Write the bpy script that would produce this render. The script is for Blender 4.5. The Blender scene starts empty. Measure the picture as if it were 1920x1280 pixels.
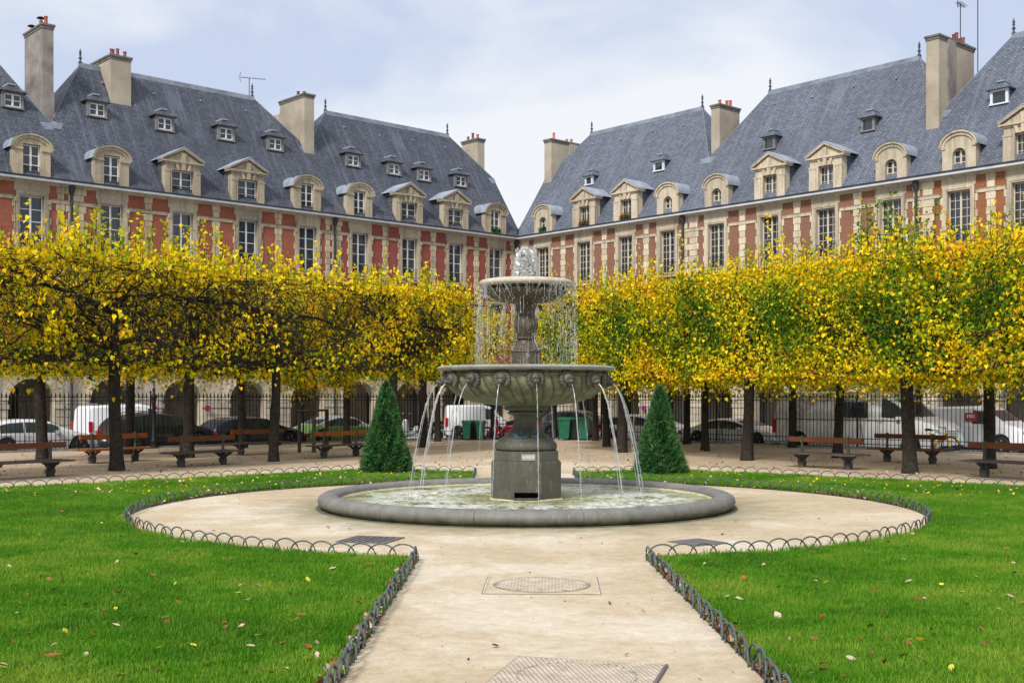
import bpy, math, random
import numpy as np
from mathutils import Vector, Matrix
rnd = random.Random(7)
R = math.radians
sc = bpy.context.scene
COL = sc.collection

# ------------------------------------------------------------------ camera, sky, sun, exposure
HC = 1.7
cam_d = bpy.data.cameras.new('camera'); cam = bpy.data.objects.new('camera', cam_d); COL.objects.link(cam)
cam.location = (0, 0, HC); cam.rotation_euler = (R(90), 0, 0)
cam_d.sensor_width = 36; cam_d.lens = 41.25; cam_d.shift_y = 0.0542
cam_d.clip_start = 0.1; cam_d.clip_end = 2000
sc.camera = cam

SUN_EL, SUN_AZ = 42, 205            # compass style: direction the light comes from (behind left of the camera)
world = bpy.data.worlds.new('World'); sc.world = world; world.use_nodes = True
wn, wl = world.node_tree.nodes, world.node_tree.links
wn.clear()
wo = wn.new('ShaderNodeOutputWorld')
sky = wn.new('ShaderNodeTexSky'); sky.sky_type = 'NISHITA'; sky.sun_disc = False
sky.sun_elevation = R(SUN_EL); sky.sun_rotation = R(SUN_AZ)
bg1 = wn.new('ShaderNodeBackground'); bg1.inputs[1].default_value = 0.05; wl.new(sky.outputs[0], bg1.inputs[0])
bg2 = wn.new('ShaderNodeBackground'); bg2.inputs[1].default_value = 1.0
tc = wn.new('ShaderNodeTexCoord'); mp = wn.new('ShaderNodeMapping'); wl.new(tc.outputs['Generated'], mp.inputs[0])
mp.inputs['Scale'].default_value = (-1.15, 1.0, 2.6); mp.inputs['Location'].default_value = (0.62, 0.2, 0.25)
cn = wn.new('ShaderNodeTexNoise'); cn.inputs['Scale'].default_value = 2.6; cn.inputs['Detail'].default_value = 6; cn.inputs['Roughness'].default_value = 0.5
cn.inputs['Distortion'].default_value = 0.3
wl.new(mp.outputs[0], cn.inputs['Vector'])
cr = wn.new('ShaderNodeValToRGB'); wl.new(cn.outputs['Fac'], cr.inputs[0])
cr.color_ramp.elements[0].position = 0.38; cr.color_ramp.elements[0].color = (0.240, 0.272, 0.345, 1)
cr.color_ramp.elements[1].position = 0.55; cr.color_ramp.elements[1].color = (0.368, 0.374, 0.388, 1)
e = cr.color_ramp.elements.new(0.47); e.color = (0.305, 0.325, 0.370, 1)
wl.new(cr.outputs[0], bg2.inputs[0])
mxw = wn.new('ShaderNodeMixShader'); mxw.inputs[0].default_value = 0.92
wl.new(bg1.outputs[0], mxw.inputs[1]); wl.new(bg2.outputs[0], mxw.inputs[2]); wl.new(mxw.outputs[0], wo.inputs[0])

sd = bpy.data.lights.new('sun', 'SUN'); sd.energy = 1.5; sd.angle = R(11); sd.color = (1.0, 0.95, 0.87)
sun = bpy.data.objects.new('sun', sd); COL.objects.link(sun)
az = R(SUN_AZ); el = R(SUN_EL)
sdir = Vector((math.sin(az) * math.cos(el), math.cos(az) * math.cos(el), math.sin(el)))   # towards the sun
sun.rotation_euler = (-sdir).to_track_quat('-Z', 'Y').to_euler()

sc.view_settings.view_transform = 'Standard'; sc.view_settings.look = 'None'
sc.view_settings.exposure = 1.35; sc.view_settings.gamma = 1.0; sc.view_settings.use_curve_mapping = False
sc.cycles.max_bounces = 6; sc.cycles.transparent_max_bounces = 24; sc.cycles.diffuse_bounces = 3
sc.cycles.glossy_bounces = 3; sc.cycles.transmission_bounces = 4; sc.cycles.caustics_reflective = False; sc.cycles.caustics_refractive = False

# ------------------------------------------------------------------ materials
class NT:
    def __init__(s, name):
        s.m = bpy.data.materials.new(name); s.m.use_nodes = True
        s.n = s.m.node_tree.nodes; s.l = s.m.node_tree.links
        s.b = s.n['Principled BSDF']; s.out = s.n['Material Output']
    def new(s, t): return s.n.new(t)
    def link(s, a, b): s.l.new(a, b)
    def coord(s, scale=(1, 1, 1), kind='Object', rot=(0, 0, 0), loc=(0, 0, 0)):
        t = s.new('ShaderNodeTexCoord'); m = s.new('ShaderNodeMapping')
        m.inputs['Scale'].default_value = scale; m.inputs['Rotation'].default_value = rot; m.inputs['Location'].default_value = loc
        s.link(t.outputs[kind], m.inputs[0]); return m.outputs[0]
    def world_pos(s, scale=(1, 1, 1)):
        g = s.new('ShaderNodeNewGeometry'); m = s.new('ShaderNodeMapping'); m.inputs['Scale'].default_value = scale
        s.link(g.outputs['Position'], m.inputs[0]); return m.outputs[0]
    def noise(s, vec, scale, detail=4, rough=0.55, dist=0.0):
        t = s.new('ShaderNodeTexNoise'); t.inputs['Scale'].default_value = scale; t.inputs['Detail'].default_value = detail
        t.inputs['Roughness'].default_value = rough; t.inputs['Distortion'].default_value = dist
        s.link(vec, t.inputs['Vector']); return t.outputs['Fac']
    def ramp(s, fac, stops, interp='LINEAR'):
        r = s.new('ShaderNodeValToRGB'); s.link(fac, r.inputs[0]); cr = r.color_ramp; cr.interpolation = interp
        while len(cr.elements) > 1: cr.elements.remove(cr.elements[-1])
        cr.elements[0].position = stops[0][0]; cr.elements[0].color = tuple(stops[0][1]) + (1,)
        for p, c in stops[1:]:
            e = cr.elements.new(p); e.color = tuple(c) + (1,)
        return r.outputs[0]
    def mix(s, fac, a, b, mode='MIX'):
        m = s.new('ShaderNodeMix'); m.data_type = 'RGBA'; m.blend_type = mode
        for idx, v in ((0, fac), (6, a), (7, b)):
            if isinstance(v, (int, float)): m.inputs[idx].default_value = v
            elif isinstance(v, tuple): m.inputs[idx].default_value = v + (1,) if len(v) == 3 else v
            else: s.link(v, m.inputs[idx])
        return m.outputs[2]
    def math(s, op, a, b=None, c=None):
        m = s.new('ShaderNodeMath'); m.operation = op
        for i, v in enumerate((a, b, c)):
            if v is None: continue
            if isinstance(v, (int, float)): m.inputs[i].default_value = v
            else: s.link(v, m.inputs[i])
        return m.outputs[0]
    def bump(s, h, dist=0.01, strength=1.0):
        b = s.new('ShaderNodeBump'); b.inputs['Distance'].default_value = dist; b.inputs['Strength'].default_value = strength
        s.link(h, b.inputs['Height']); s.link(b.outputs[0], s.b.inputs['Normal'])
    def set(s, **k):
        for a, v in k.items():
            a = {'color': 'Base Color', 'rough': 'Roughness', 'metal': 'Metallic', 'spec': 'Specular IOR Level', 'coat': 'Coat Weight', 'alpha': 'Alpha', 'ior': 'IOR', 'trans': 'Transmission Weight'}[a]
            if isinstance(v, tuple): v = v + (1,) if len(v) == 3 else v
            if isinstance(v, (int, float, tuple)): s.b.inputs[a].default_value = v
            else: s.link(v, s.b.inputs[a])
        return s

def mottled(name, c1, c2, scale=2.0, rough=0.8, bump=0.0, bscale=40, spec=0.3, world=False, metal=0.0, rand=0.0, detail=6):
    t = NT(name); v = t.world_pos() if world else t.coord()
    n = t.noise(v, scale, detail, 0.6)
    col = t.ramp(n, [(0.3, c1), (0.7, c2)])
    if rand:
        oi = t.new('ShaderNodeObjectInfo')
        mul = t.math('MULTIPLY_ADD', oi.outputs['Random'], rand, 1 - rand / 2)
        comb = t.new('ShaderNodeCombineColor'); [t.link(mul, comb.inputs[i]) for i in range(3)]
        col = t.mix(1.0, col, comb.outputs[0], 'MULTIPLY')
    t.set(color=col, rough=rough, spec=spec, metal=metal)
    if bump: t.bump(t.noise(v, bscale, 4, 0.6), bump)
    return t.m

M = {}
def stone(name, base, dark, rand=0.25):
    t = NT(name); v = t.coord(); w = t.world_pos()
    n = t.noise(w, 0.9, 6, 0.65); n2 = t.noise(w, 7, 5, 0.6)
    col = t.ramp(n, [(0.28, dark), (0.62, base)])
    col = t.mix(0.35, col, t.ramp(n2, [(0.3, dark), (0.65, tuple(min(1, c * 1.12) for c in base))]))
    streak = t.noise(t.world_pos((5, 5, 0.35)), 1.0, 4, 0.6)      # rain streaks
    col = t.mix(t.math('MULTIPLY', t.ramp(streak, [(0.48, (0, 0, 0)), (0.70, (1, 1, 1))]), 0.55), col, tuple(c * 0.45 for c in dark))
    oi = t.new('ShaderNodeObjectInfo')
    mul = t.math('MULTIPLY_ADD', oi.outputs['Random'], rand, 1 - rand * 0.6)
    comb = t.new('ShaderNodeCombineColor'); [t.link(mul, comb.inputs[i]) for i in range(3)]
    t.set(color=t.mix(1.0, col, comb.outputs[0], 'MULTIPLY'), rough=0.9, spec=0.2)
    t.bump(n2, 0.01, 0.6)
    return t.m
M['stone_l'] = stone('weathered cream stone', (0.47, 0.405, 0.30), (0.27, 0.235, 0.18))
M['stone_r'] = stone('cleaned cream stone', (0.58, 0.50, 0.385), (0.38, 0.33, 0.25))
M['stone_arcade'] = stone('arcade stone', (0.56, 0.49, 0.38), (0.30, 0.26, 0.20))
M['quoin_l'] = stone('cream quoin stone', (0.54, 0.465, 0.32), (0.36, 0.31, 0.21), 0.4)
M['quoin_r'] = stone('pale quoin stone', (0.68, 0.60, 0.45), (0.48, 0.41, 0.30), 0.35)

def brick(name, c1, c2, mortar, msize):
    t = NT(name); v = t.coord(rot=(R(90), 0, 0)); w = t.world_pos()
    b = t.new('ShaderNodeTexBrick'); t.link(v, b.inputs['Vector'])
    b.inputs['Scale'].default_value = 1.0; b.inputs['Brick Width'].default_value = 0.2; b.inputs['Row Height'].default_value = 0.066
    b.inputs['Mortar Size'].default_value = msize; b.inputs['Color1'].default_value = c1 + (1,); b.inputs['Color2'].default_value = c2 + (1,)
    b.inputs['Mortar'].default_value = mortar + (1,); b.inputs['Mortar Smooth'].default_value = 0.3
    n = t.noise(w, 1.3, 6, 0.65)
    col = t.mix(0.45, b.outputs['Color'], t.ramp(n, [(0.3, tuple(c * 0.5 for c in c1)), (0.7, tuple(min(1, c * 1.25) for c in c2))]))
    t.set(color=col, rough=0.9, spec=0.2); t.bump(b.outputs['Fac'], -0.006, 0.7); return t.m
M['brick_orange'] = brick('orange red brick', (0.36, 0.118, 0.072), (0.26, 0.085, 0.055), (0.36, 0.17, 0.12), 0.004)
M['brick_red'] = brick('painted red brick', (0.31, 0.090, 0.072), (0.25, 0.072, 0.060), (0.27, 0.085, 0.07), 0.003)
M['brick_brown'] = brick('old brown brick', (0.27, 0.105, 0.062), (0.19, 0.08, 0.054), (0.40, 0.30, 0.21), 0.012)
M['brick_rust'] = brick('rust brown brick', (0.34, 0.12, 0.050), (0.25, 0.09, 0.042), (0.36, 0.22, 0.13), 0.010)

def slate(name, lo, hi):
    t = NT(name); w = t.world_pos(); tcn = t.new('ShaderNodeTexCoord'); sep = t.new('ShaderNodeSeparateXYZ'); t.link(tcn.outputs['Object'], sep.inputs[0])
    xy = t.math('ADD', sep.outputs[0], t.math('MULTIPLY', sep.outputs[1], 0.35))
    cmb = t.new('ShaderNodeCombineXYZ'); t.link(xy, cmb.inputs[0]); t.link(sep.outputs[2], cmb.inputs[1])
    b = t.new('ShaderNodeTexBrick'); t.link(cmb.outputs[0], b.inputs['Vector'])
    b.inputs['Scale'].default_value = 1.0; b.inputs['Brick Width'].default_value = 0.17; b.inputs['Row Height'].default_value = 0.105
    b.inputs['Mortar Size'].default_value = 0.014; b.inputs['Mortar Smooth'].default_value = 0.6
    b.inputs['Color1'].default_value = tuple(c * 0.88 for c in lo) + (1,); b.inputs['Color2'].default_value = hi + (1,); b.inputs['Mortar'].default_value = tuple(c * 0.42 for c in lo) + (1,)
    b.inputs['Bias'].default_value = -0.1
    n = t.noise(w, 0.22, 5, 0.6); n2 = t.noise(t.coord((2.6, 0.22, 0.22)), 1.0, 6, 0.75); n3 = t.noise(w, 7, 3, 0.7)
    col = t.mix(t.ramp(n, [(0.35, (0, 0, 0)), (0.68, (1, 1, 1))]), b.outputs['Color'], t.mix(0.5, b.outputs['Color'], tuple(c * 0.55 for c in lo)))
    col = t.mix(t.math('MULTIPLY', t.ramp(n2, [(0.50, (0, 0, 0)), (0.75, (1, 1, 1))]), 0.42), col, (0.26, 0.29, 0.36))
    col = t.mix(t.math('MULTIPLY', t.ramp(n3, [(0.60, (0, 0, 0)), (0.72, (1, 1, 1))]), 0.25), col, (0.055, 0.055, 0.06))
    t.set(color=col, rough=0.55, spec=0.30); t.bump(b.outputs['Fac'], -0.012, 0.8); return t.m
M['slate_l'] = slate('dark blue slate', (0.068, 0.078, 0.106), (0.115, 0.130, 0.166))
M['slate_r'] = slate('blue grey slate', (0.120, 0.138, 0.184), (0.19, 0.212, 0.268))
M['lead'] = mottled('grey lead sheet', (0.20, 0.23, 0.29), (0.40, 0.44, 0.52), 1.6, 0.5, 0.004, 12, 0.5)
M['ridge'] = mottled('dull ridge lead', (0.12, 0.14, 0.18), (0.24, 0.27, 0.33), 2.2, 0.6, 0.004, 12, 0.3)
M['zinc_white'] = mottled('pale zinc fascia', (0.55, 0.58, 0.66), (0.75, 0.77, 0.82), 2, 0.5)
M['zinc_dark'] = mottled('dark zinc gutter', (0.05, 0.058, 0.068), (0.10, 0.11, 0.13), 2, 0.5)
M['wood_grey'] = mottled('weathered grey dormer wood', (0.13, 0.12, 0.115), (0.26, 0.245, 0.24), 4, 0.85, rand=0.2)
M['paint_white'] = mottled('white window paint', (0.72, 0.72, 0.72), (0.82, 0.82, 0.82), 3, 0.5)
M['paint_cream'] = mottled('cream window paint', (0.52, 0.47, 0.38), (0.62, 0.57, 0.47), 3, 0.55)
M['dark_room'] = NT('dark room').set(color=(0.018, 0.016, 0.018), rough=0.9, spec=0.1).m
M['curtain'] = mottled('white net curtain', (0.42, 0.40, 0.40), (0.62, 0.60, 0.58), 6, 0.9)
M['curtain_red'] = mottled('dull red curtain', (0.16, 0.05, 0.045), (0.26, 0.09, 0.07), 6, 0.9)
def glassmat(name, tint=(0.05, 0.06, 0.07), clear=0.55):
    t = NT(name)
    gl = t.new('ShaderNodeBsdfGlossy'); gl.inputs['Roughness'].default_value = 0.03; gl.inputs[0].default_value = (0.9, 0.93, 1, 1)
    tr = t.new('ShaderNodeBsdfTransparent'); tr.inputs[0].default_value = (0.75, 0.8, 0.82, 1)
    df = t.new('ShaderNodeBsdfDiffuse'); df.inputs[0].default_value = tint + (1,)
    m1 = t.new('ShaderNodeMixShader'); m1.inputs[0].default_value = clear; t.link(df.outputs[0], m1.inputs[1]); t.link(tr.outputs[0], m1.inputs[2])
    fr = t.new('ShaderNodeFresnel'); fr.inputs[0].default_value = 1.6
    f2 = t.math('MULTIPLY_ADD', fr.outputs[0], 0.6, 0.02)
    bp = t.new('ShaderNodeBump'); bp.inputs['Distance'].default_value = 0.02; bp.inputs['Strength'].default_value = 0.25
    t.link(t.noise(t.world_pos(), 1.7, 2), bp.inputs['Height']); t.link(bp.outputs[0], gl.inputs['Normal'])
    m2 = t.new('ShaderNodeMixShader'); t.link(f2, m2.inputs[0]); t.link(m1.outputs[0], m2.inputs[1]); t.link(gl.outputs[0], m2.inputs[2])
    t.link(m2.outputs[0], t.out.inputs[0]); return t.m
M['glass'] = glassmat('window glass')
M['car_glass'] = glassmat('car glass', (0.03, 0.045, 0.045), 0.35)
M['render_wall'] = mottled('beige rendered chimney', (0.30, 0.26, 0.20), (0.46, 0.41, 0.33), 0.9, 0.9, 0.004, 20, rand=0.15)
M['render_grey'] = mottled('grey stone chimney', (0.14, 0.125, 0.115), (0.34, 0.31, 0.28), 1.1, 0.9, 0.012, 9)
M['render_dark'] = mottled('sooty chimney cap', (0.10, 0.095, 0.085), (0.2, 0.19, 0.17), 2, 0.9)
M['pot'] = mottled('terracotta chimney pot', (0.36, 0.10, 0.05), (0.5, 0.17, 0.09), 5, 0.85, rand=0.6)
M['pot_dark'] = mottled('dark red chimney pot', (0.16, 0.06, 0.06), (0.28, 0.10, 0.08), 5, 0.85, rand=0.5)
M['iron'] = mottled('black painted iron', (0.008, 0.008, 0.010), (0.018, 0.018, 0.02), 6, 0.6, 0.001, 60, 0.3)
M['iron_worn'] = mottled('worn dark cast iron', (0.03, 0.03, 0.031), (0.085, 0.08, 0.075), 9, 0.6, 0.002, 60, 0.4)
M['hoop_paint'] = mottled('grey green hoop paint', (0.04, 0.055, 0.053), (0.10, 0.128, 0.125), 6, 0.5, 0.002, 50, 0.5, rand=0.25)
M['pipe'] = mottled('dark drain pipe', (0.02, 0.022, 0.027), (0.05, 0.055, 0.062), 3, 0.5)
def wood(name, a, b):
    t = NT(name); v = t.coord((1.5, 22, 22)); n = t.noise(v, 2.0, 6, 0.6)
    oi = t.new('ShaderNodeObjectInfo'); c = t.ramp(n, [(0.3, a), (0.7, b)])
    t.set(color=c, rough=0.6, spec=0.2); t.bump(n, 0.002); return t.m
M['bench_orange'] = wood('varnished orange bench wood', (0.19, 0.055, 0.010), (0.33, 0.10, 0.018))
M['bench_brown'] = wood('brown bench wood', (0.085, 0.030, 0.013), (0.165, 0.060, 0.026))
M['bench_dark'] = wood('dark worn bench seat', (0.045, 0.034, 0.032), (0.13, 0.10, 0.09))
M['bark'] = mottled('dark wet bark', (0.012, 0.010, 0.009), (0.055, 0.045, 0.037), 9, 0.9, 0.03, 26)
M['bark_grey'] = mottled('pale grey bark', (0.05, 0.045, 0.038), (0.13, 0.115, 0.095), 8, 0.9, 0.03, 30)
M['twig'] = mottled('brown twigs', (0.010, 0.008, 0.007), (0.042, 0.030, 0.022), 3, 0.9, world=True)
M['stake'] = mottled('dark wood stake', (0.04, 0.03, 0.024), (0.10, 0.078, 0.06), 9, 0.9)

def leafmat(name, stops, trans=0.4):
    t = NT(name); at = t.new('ShaderNodeAttribute'); at.attribute_name = 'tint'
    col = t.ramp(at.outputs['Fac'], stops)
    gm = t.new('ShaderNodeNewGeometry'); n = t.math('MULTIPLY_ADD', gm.outputs['Random Per Island'], 0.36, 0.82)
    comb = t.new('ShaderNodeCombineColor'); [t.link(n, comb.inputs[i]) for i in range(3)]
    col = t.mix(1.0, col, comb.outputs[0], 'MULTIPLY')
    t.set(color=col, rough=0.5, spec=0.12)
    tl = t.new('ShaderNodeBsdfTranslucent'); t.link(col, tl.inputs[0])
    mx = t.new('ShaderNodeMixShader'); mx.inputs[0].default_value = trans * .8
    t.link(t.b.outputs[0], mx.inputs[1]); t.link(tl.outputs[0], mx.inputs[2]); t.link(mx.outputs[0], t.out.inputs[0]); return t.m
G1, G2, YG, YE, YO, OR, BR = (0.022, 0.075, 0.006), (0.085, 0.20, 0.010), (0.36, 0.44, 0.010), (0.86, 0.68, 0.008), (0.88, 0.53, 0.008), (0.62, 0.22, 0.03), (0.28, 0.10, 0.03)
M['leaf'] = leafmat('linden leaves', [(0.0, G1), (0.24, G2), (0.40, YG), (0.52, YE), (0.76, YO), (0.9, OR), (1.0, BR)])
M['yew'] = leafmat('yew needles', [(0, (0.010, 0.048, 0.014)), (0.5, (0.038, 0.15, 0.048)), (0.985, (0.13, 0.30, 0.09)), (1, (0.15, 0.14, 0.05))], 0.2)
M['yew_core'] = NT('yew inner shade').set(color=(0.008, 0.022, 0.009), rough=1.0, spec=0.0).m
M['red_flower'] = leafmat('red geranium', [(0, (0.02, 0.08, 0.02)), (0.5, (0.04, 0.14, 0.03)), (0.51, (0.5, 0.02, 0.02)), (1, (0.6, 0.06, 0.03))], 0.2)

# grass
t = NT('grass blades'); w = t.world_pos(); gm = t.new('ShaderNodeObjectInfo'); isl = t.new('ShaderNodeNewGeometry')
n = t.noise(w, 0.55, 5, 0.6); n2 = t.noise(w, 5, 3)
col = t.ramp(n, [(0.38, (0.050, 0.19, 0.008)), (0.50, (0.090, 0.275, 0.010)), (0.62, (0.235, 0.37, 0.035))])
col = t.mix(t.math('MULTIPLY', isl.outputs['Random Per Island'], 0.45), col, t.ramp(n2, [(0.35, (0.045, 0.17, 0.01)), (0.65, (0.30, 0.40, 0.06))]))
t.set(color=col, rough=0.6, spec=0.08)
tl = t.new('ShaderNodeBsdfTranslucent'); t.link(col, tl.inputs[0]); mx = t.new('ShaderNodeMixShader'); mx.inputs[0].default_value = 0.3
t.link(t.b.outputs[0], mx.inputs[1]); t.link(tl.outputs[0], mx.inputs[2]); t.link(mx.outputs[0], t.out.inputs[0]); M['grass'] = t.m
t = NT('lawn turf'); w = t.world_pos(); n = t.noise(w, 0.55, 5, 0.6); n2 = t.noise(w, 42, 5, 0.75)
col = t.ramp(n, [(0.32, (0.045, 0.145, 0.008)), (0.52, (0.065, 0.19, 0.010)), (0.70, (0.14, 0.25, 0.022))])
col = t.mix(0.5, col, t.ramp(n2, [(0.3, (0.02, 0.06, 0.006)), (0.7, (0.17, 0.30, 0.03))]))
t.set(color=col, rough=0.9, spec=0.1); t.bump(n2, 0.03); M['turf'] = t.m
M['soil'] = mottled('dark soil', (0.045, 0.030, 0.020), (0.14, 0.095, 0.065), 14, 0.95, 0.03, 50, world=True)

# sand of the paths
t = NT('pale sand'); w = t.world_pos()
n1 = t.noise(w, 0.33, 5, 0.62, 0.4); n2 = t.noise(w, 2.3, 6, 0.7); n3 = t.noise(w, 26, 5, 0.8); n4 = t.noise(w, 140, 2, 0.8)
col = t.ramp(n1, [(0.41, (0.42, 0.30, 0.155)), (0.49, (0.58, 0.46, 0.295)), (0.57, (0.80, 0.73, 0.62))])
col = t.mix(0.42, col, t.ramp(n2, [(0.3, (0.40, 0.30, 0.165)), (0.68, (0.76, 0.68, 0.54))]))
nm = t.noise(w, 8.5, 7, 0.85); col = t.mix(0.38, col, t.ramp(nm, [(0.36, (0.36, 0.27, 0.165)), (0.64, (0.78, 0.70, 0.58))]))
col = t.mix(t.math('MULTIPLY', t.ramp(n3, [(0.50, (0, 0, 0)), (0.70, (1, 1, 1))]), 0.38), col, (0.38, 0.29, 0.175))
col = t.mix(t.math('MULTIPLY', t.ramp(n4, [(0.56, (0, 0, 0)), (0.66, (1, 1, 1))]), 0.5), col, (0.26, 0.20, 0.13))
# damp, mossy ring of splashed water round the basin
sep = t.new('ShaderNodeSeparateXYZ'); t.link(t.world_pos(), sep.inputs[0])
dx = t.math('SUBTRACT', sep.outputs[0], 0.22); dy = t.math('SUBTRACT', sep.outputs[1], 18.4)
dist = t.math('SQRT', t.math('ADD', t.math('MULTIPLY', dx, dx), t.math('MULTIPLY', dy, dy)))
dist = t.math('ADD', dist, t.math('MULTIPLY', t.math('SUBTRACT', n2, 0.5), 1.7))
ring = t.ramp(t.math('MULTIPLY', t.math('SUBTRACT', dist, 3.0), 0.7), [(0.0, (1, 1, 1)), (0.95, (0, 0, 0))])
col = t.mix(t.math('MULTIPLY', ring, 0.9), col, (0.24, 0.215, 0.125))
# trodden, browner earth under the trees beyond the lawns
yy = t.math('ADD', sep.outputs[1], t.math('MULTIPLY', t.math('ABSOLUTE', sep.outputs[0]), 0.92))
yy = t.math('ADD', yy, t.math('MULTIPLY', n2, 0.5))
far = t.ramp(t.math('DIVIDE', yy, 100), [(0.322, (0, 0, 0)), (0.337, (1, 1, 1))])
earth = t.ramp(n2, [(0.3, (0.33, 0.25, 0.175)), (0.7, (0.50, 0.40, 0.29))])
col = t.mix(t.math('MULTIPLY', far, 0.85), col, earth)
t.set(color=col, rough=0.95, spec=0.15)
h = t.math('ADD', t.math('MULTIPLY', n3, 0.6), t.math('MULTIPLY', n4, 0.4)); t.bump(h, 0.012); M['sand'] = t.m

M['asphalt'] = mottled('grey asphalt', (0.24, 0.24, 0.245), (0.34, 0.34, 0.345), 3, 0.85, 0.005, 90, world=True)
M['kerb'] = mottled('granite plinth', (0.16, 0.15, 0.14), (0.30, 0.28, 0.26), 6, 0.85, 0.004, 50, rand=0.3)
M['pave'] = mottled('pavement stone', (0.26, 0.255, 0.25), (0.36, 0.35, 0.34), 3, 0.9, 0.004, 60, world=True)
M['iron_cover'] = mottled('dusty cast iron cover', (0.40, 0.345, 0.28), (0.62, 0.55, 0.46), 7, 0.7, 0.002, 60, 0.3, world=True)
M['cover_low'] = mottled('cover recesses with painted shade', (0.27, 0.22, 0.165), (0.42, 0.355, 0.27), 7, 0.9, world=True)  # sunk parts coloured darker: painted shade that brings out the raised studs
M['grate'] = mottled('dark drain grate', (0.09, 0.08, 0.085), (0.19, 0.17, 0.17), 8, 0.6)

# fountain stone: grey volcanic stone with moss and lime streaks
def fstone(name, a, b, moss, mossamt, lime, streakz=0.3):
    t = NT(name); w = t.world_pos(); n = t.noise(w, 3.2, 6, 0.65); n2 = t.noise(w, 30, 5, 0.7)
    col = t.ramp(n, [(0.3, a), (0.7, b)])
    st = t.noise(t.world_pos((9, 9, streakz * 3)), 1.0, 5, 0.65)
    col = t.mix(t.math('MULTIPLY', t.ramp(st, [(0.45, (0, 0, 0)), (0.65, (1, 1, 1))]), mossamt), col, moss)
    st2 = t.noise(t.world_pos((14, 14, 1.4)), 1.3, 5, 0.65)
    col = t.mix(t.math('MULTIPLY', t.ramp(st2, [(0.57, (0, 0, 0)), (0.72, (1, 1, 1))]), lime), col, (0.50, 0.50, 0.46))
    col = t.mix(0.25, col, t.ramp(n2, [(0.3, tuple(c * 0.5 for c in a)), (0.7, tuple(min(1, c * 1.3) for c in b))]))
    t.set(color=col, rough=t.ramp(n, [(0.3, (0.42,) * 3), (0.7, (0.7,) * 3)]), spec=0.5); t.bump(n2, 0.006); return t.m
M['f_base'] = fstone('dark grey fountain base stone', (0.040, 0.039, 0.031), (0.115, 0.110, 0.088), (0.062, 0.062, 0.030), 0.7, 0.35)
M['f_bowl'] = fstone('mossy bowl stone', (0.045, 0.044, 0.030), (0.13, 0.125, 0.088), (0.105, 0.115, 0.026), 0.8, 0.3)
t = NT('mossy bowl stone with painted groove shade'); w = t.world_pos(); n = t.noise(w, 6.0, 7, 0.75); n2 = t.noise(w, 30, 5, 0.7)
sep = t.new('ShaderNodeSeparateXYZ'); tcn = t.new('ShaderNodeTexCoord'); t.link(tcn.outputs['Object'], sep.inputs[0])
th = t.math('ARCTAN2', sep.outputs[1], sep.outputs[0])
groove_shade = t.math('ABSOLUTE', t.math('SINE', t.math('MULTIPLY', t.math('ADD', th, t.math('MULTIPLY', t.math('SUBTRACT', sep.outputs[2], 1.55), 0.30)), 22.0)))  # mask along the ribs: groove shade is painted into the mossy stone colour
col = t.mix(t.ramp(groove_shade, [(0.0, (0, 0, 0)), (0.5, (1, 1, 1))]), (0.052, 0.054, 0.030), t.ramp(n, [(0.3, (0.060, 0.062, 0.030)), (0.5, (0.135, 0.138, 0.075)), (0.7, (0.26, 0.26, 0.18))]))
up = t.ramp(sep.outputs[2], [(0.0, (0, 0, 0)), (1.0, (0, 0, 0))])
st = t.noise(t.world_pos((11, 11, 0.9)), 1.0, 5, 0.65)
hi = t.math('GREATER_THAN', sep.outputs[2], 2.0)
col = t.mix(hi, col, t.ramp(st, [(0.35, (0.05, 0.048, 0.032)), (0.65, (0.22, 0.21, 0.17))]))
col = t.mix(t.math('MULTIPLY', t.ramp(st, [(0.52, (0, 0, 0)), (0.68, (1, 1, 1))]), 0.4), col, (0.12, 0.14, 0.03))
t.set(color=col, rough=0.6, spec=0.4); t.bump(n2, 0.008); M['f_gad'] = t.m
M['f_rim'] = fstone('grey bowl rim stone', (0.19, 0.19, 0.178), (0.38, 0.38, 0.355), (0.18, 0.18, 0.12), 0.4, 0.4, 3)
M['f_col'] = fstone('brown wet column stone', (0.030, 0.023, 0.016), (0.105, 0.080, 0.052), (0.07, 0.06, 0.032), 0.5, 0.25)
M['f_top'] = fstone('pale upper basin rim', (0.38, 0.33, 0.25), (0.62, 0.57, 0.48), (0.40, 0.30, 0.18), 0.3, 0.4, 3)
M['f_lion'] = fstone('dark lion head stone', (0.035, 0.034, 0.028), (0.11, 0.10, 0.085), (0.10, 0.10, 0.03), 0.5, 0.3)
t = NT('basin rim stone'); w = t.world_pos(); n = t.noise(w, 4, 6, 0.65); sep = t.new('ShaderNodeSeparateXYZ'); t.link(w, sep.inputs[0])
col = t.ramp(n, [(0.3, (0.13, 0.125, 0.118)), (0.7, (0.22, 0.215, 0.205))])
zz = t.math('ADD', sep.outputs[2], t.math('MULTIPLY', t.math('SUBTRACT', t.noise(t.world_pos((6, 6, 1.2)), 1, 5), 0.5), 0.14))
moss = t.ramp(t.math('MULTIPLY', zz, 4.0), [(0.16, (1, 1, 1)), (0.80, (0, 0, 0))])
col = t.mix(t.math('MULTIPLY', moss, 0.75), col, t.ramp(n, [(0.35, (0.03, 0.034, 0.012)), (0.7, (0.115, 0.115, 0.045))]))
st = t.noise(t.world_pos((16, 16, 1.0)), 1.0, 4)
col = t.mix(t.math('MULTIPLY', t.ramp(st, [(0.62, (0, 0, 0)), (0.72, (1, 1, 1))]), 0.25), col, (0.5, 0.5, 0.47))
t.set(color=col, rough=0.62, spec=0.45); t.bump(t.noise(w, 40, 4), 0.006); M['f_pool'] = t.m
M['f_inner'] = mottled('sandy inner basin lining', (0.40, 0.36, 0.22), (0.62, 0.57, 0.42), 5, 0.8, world=True)
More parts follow.
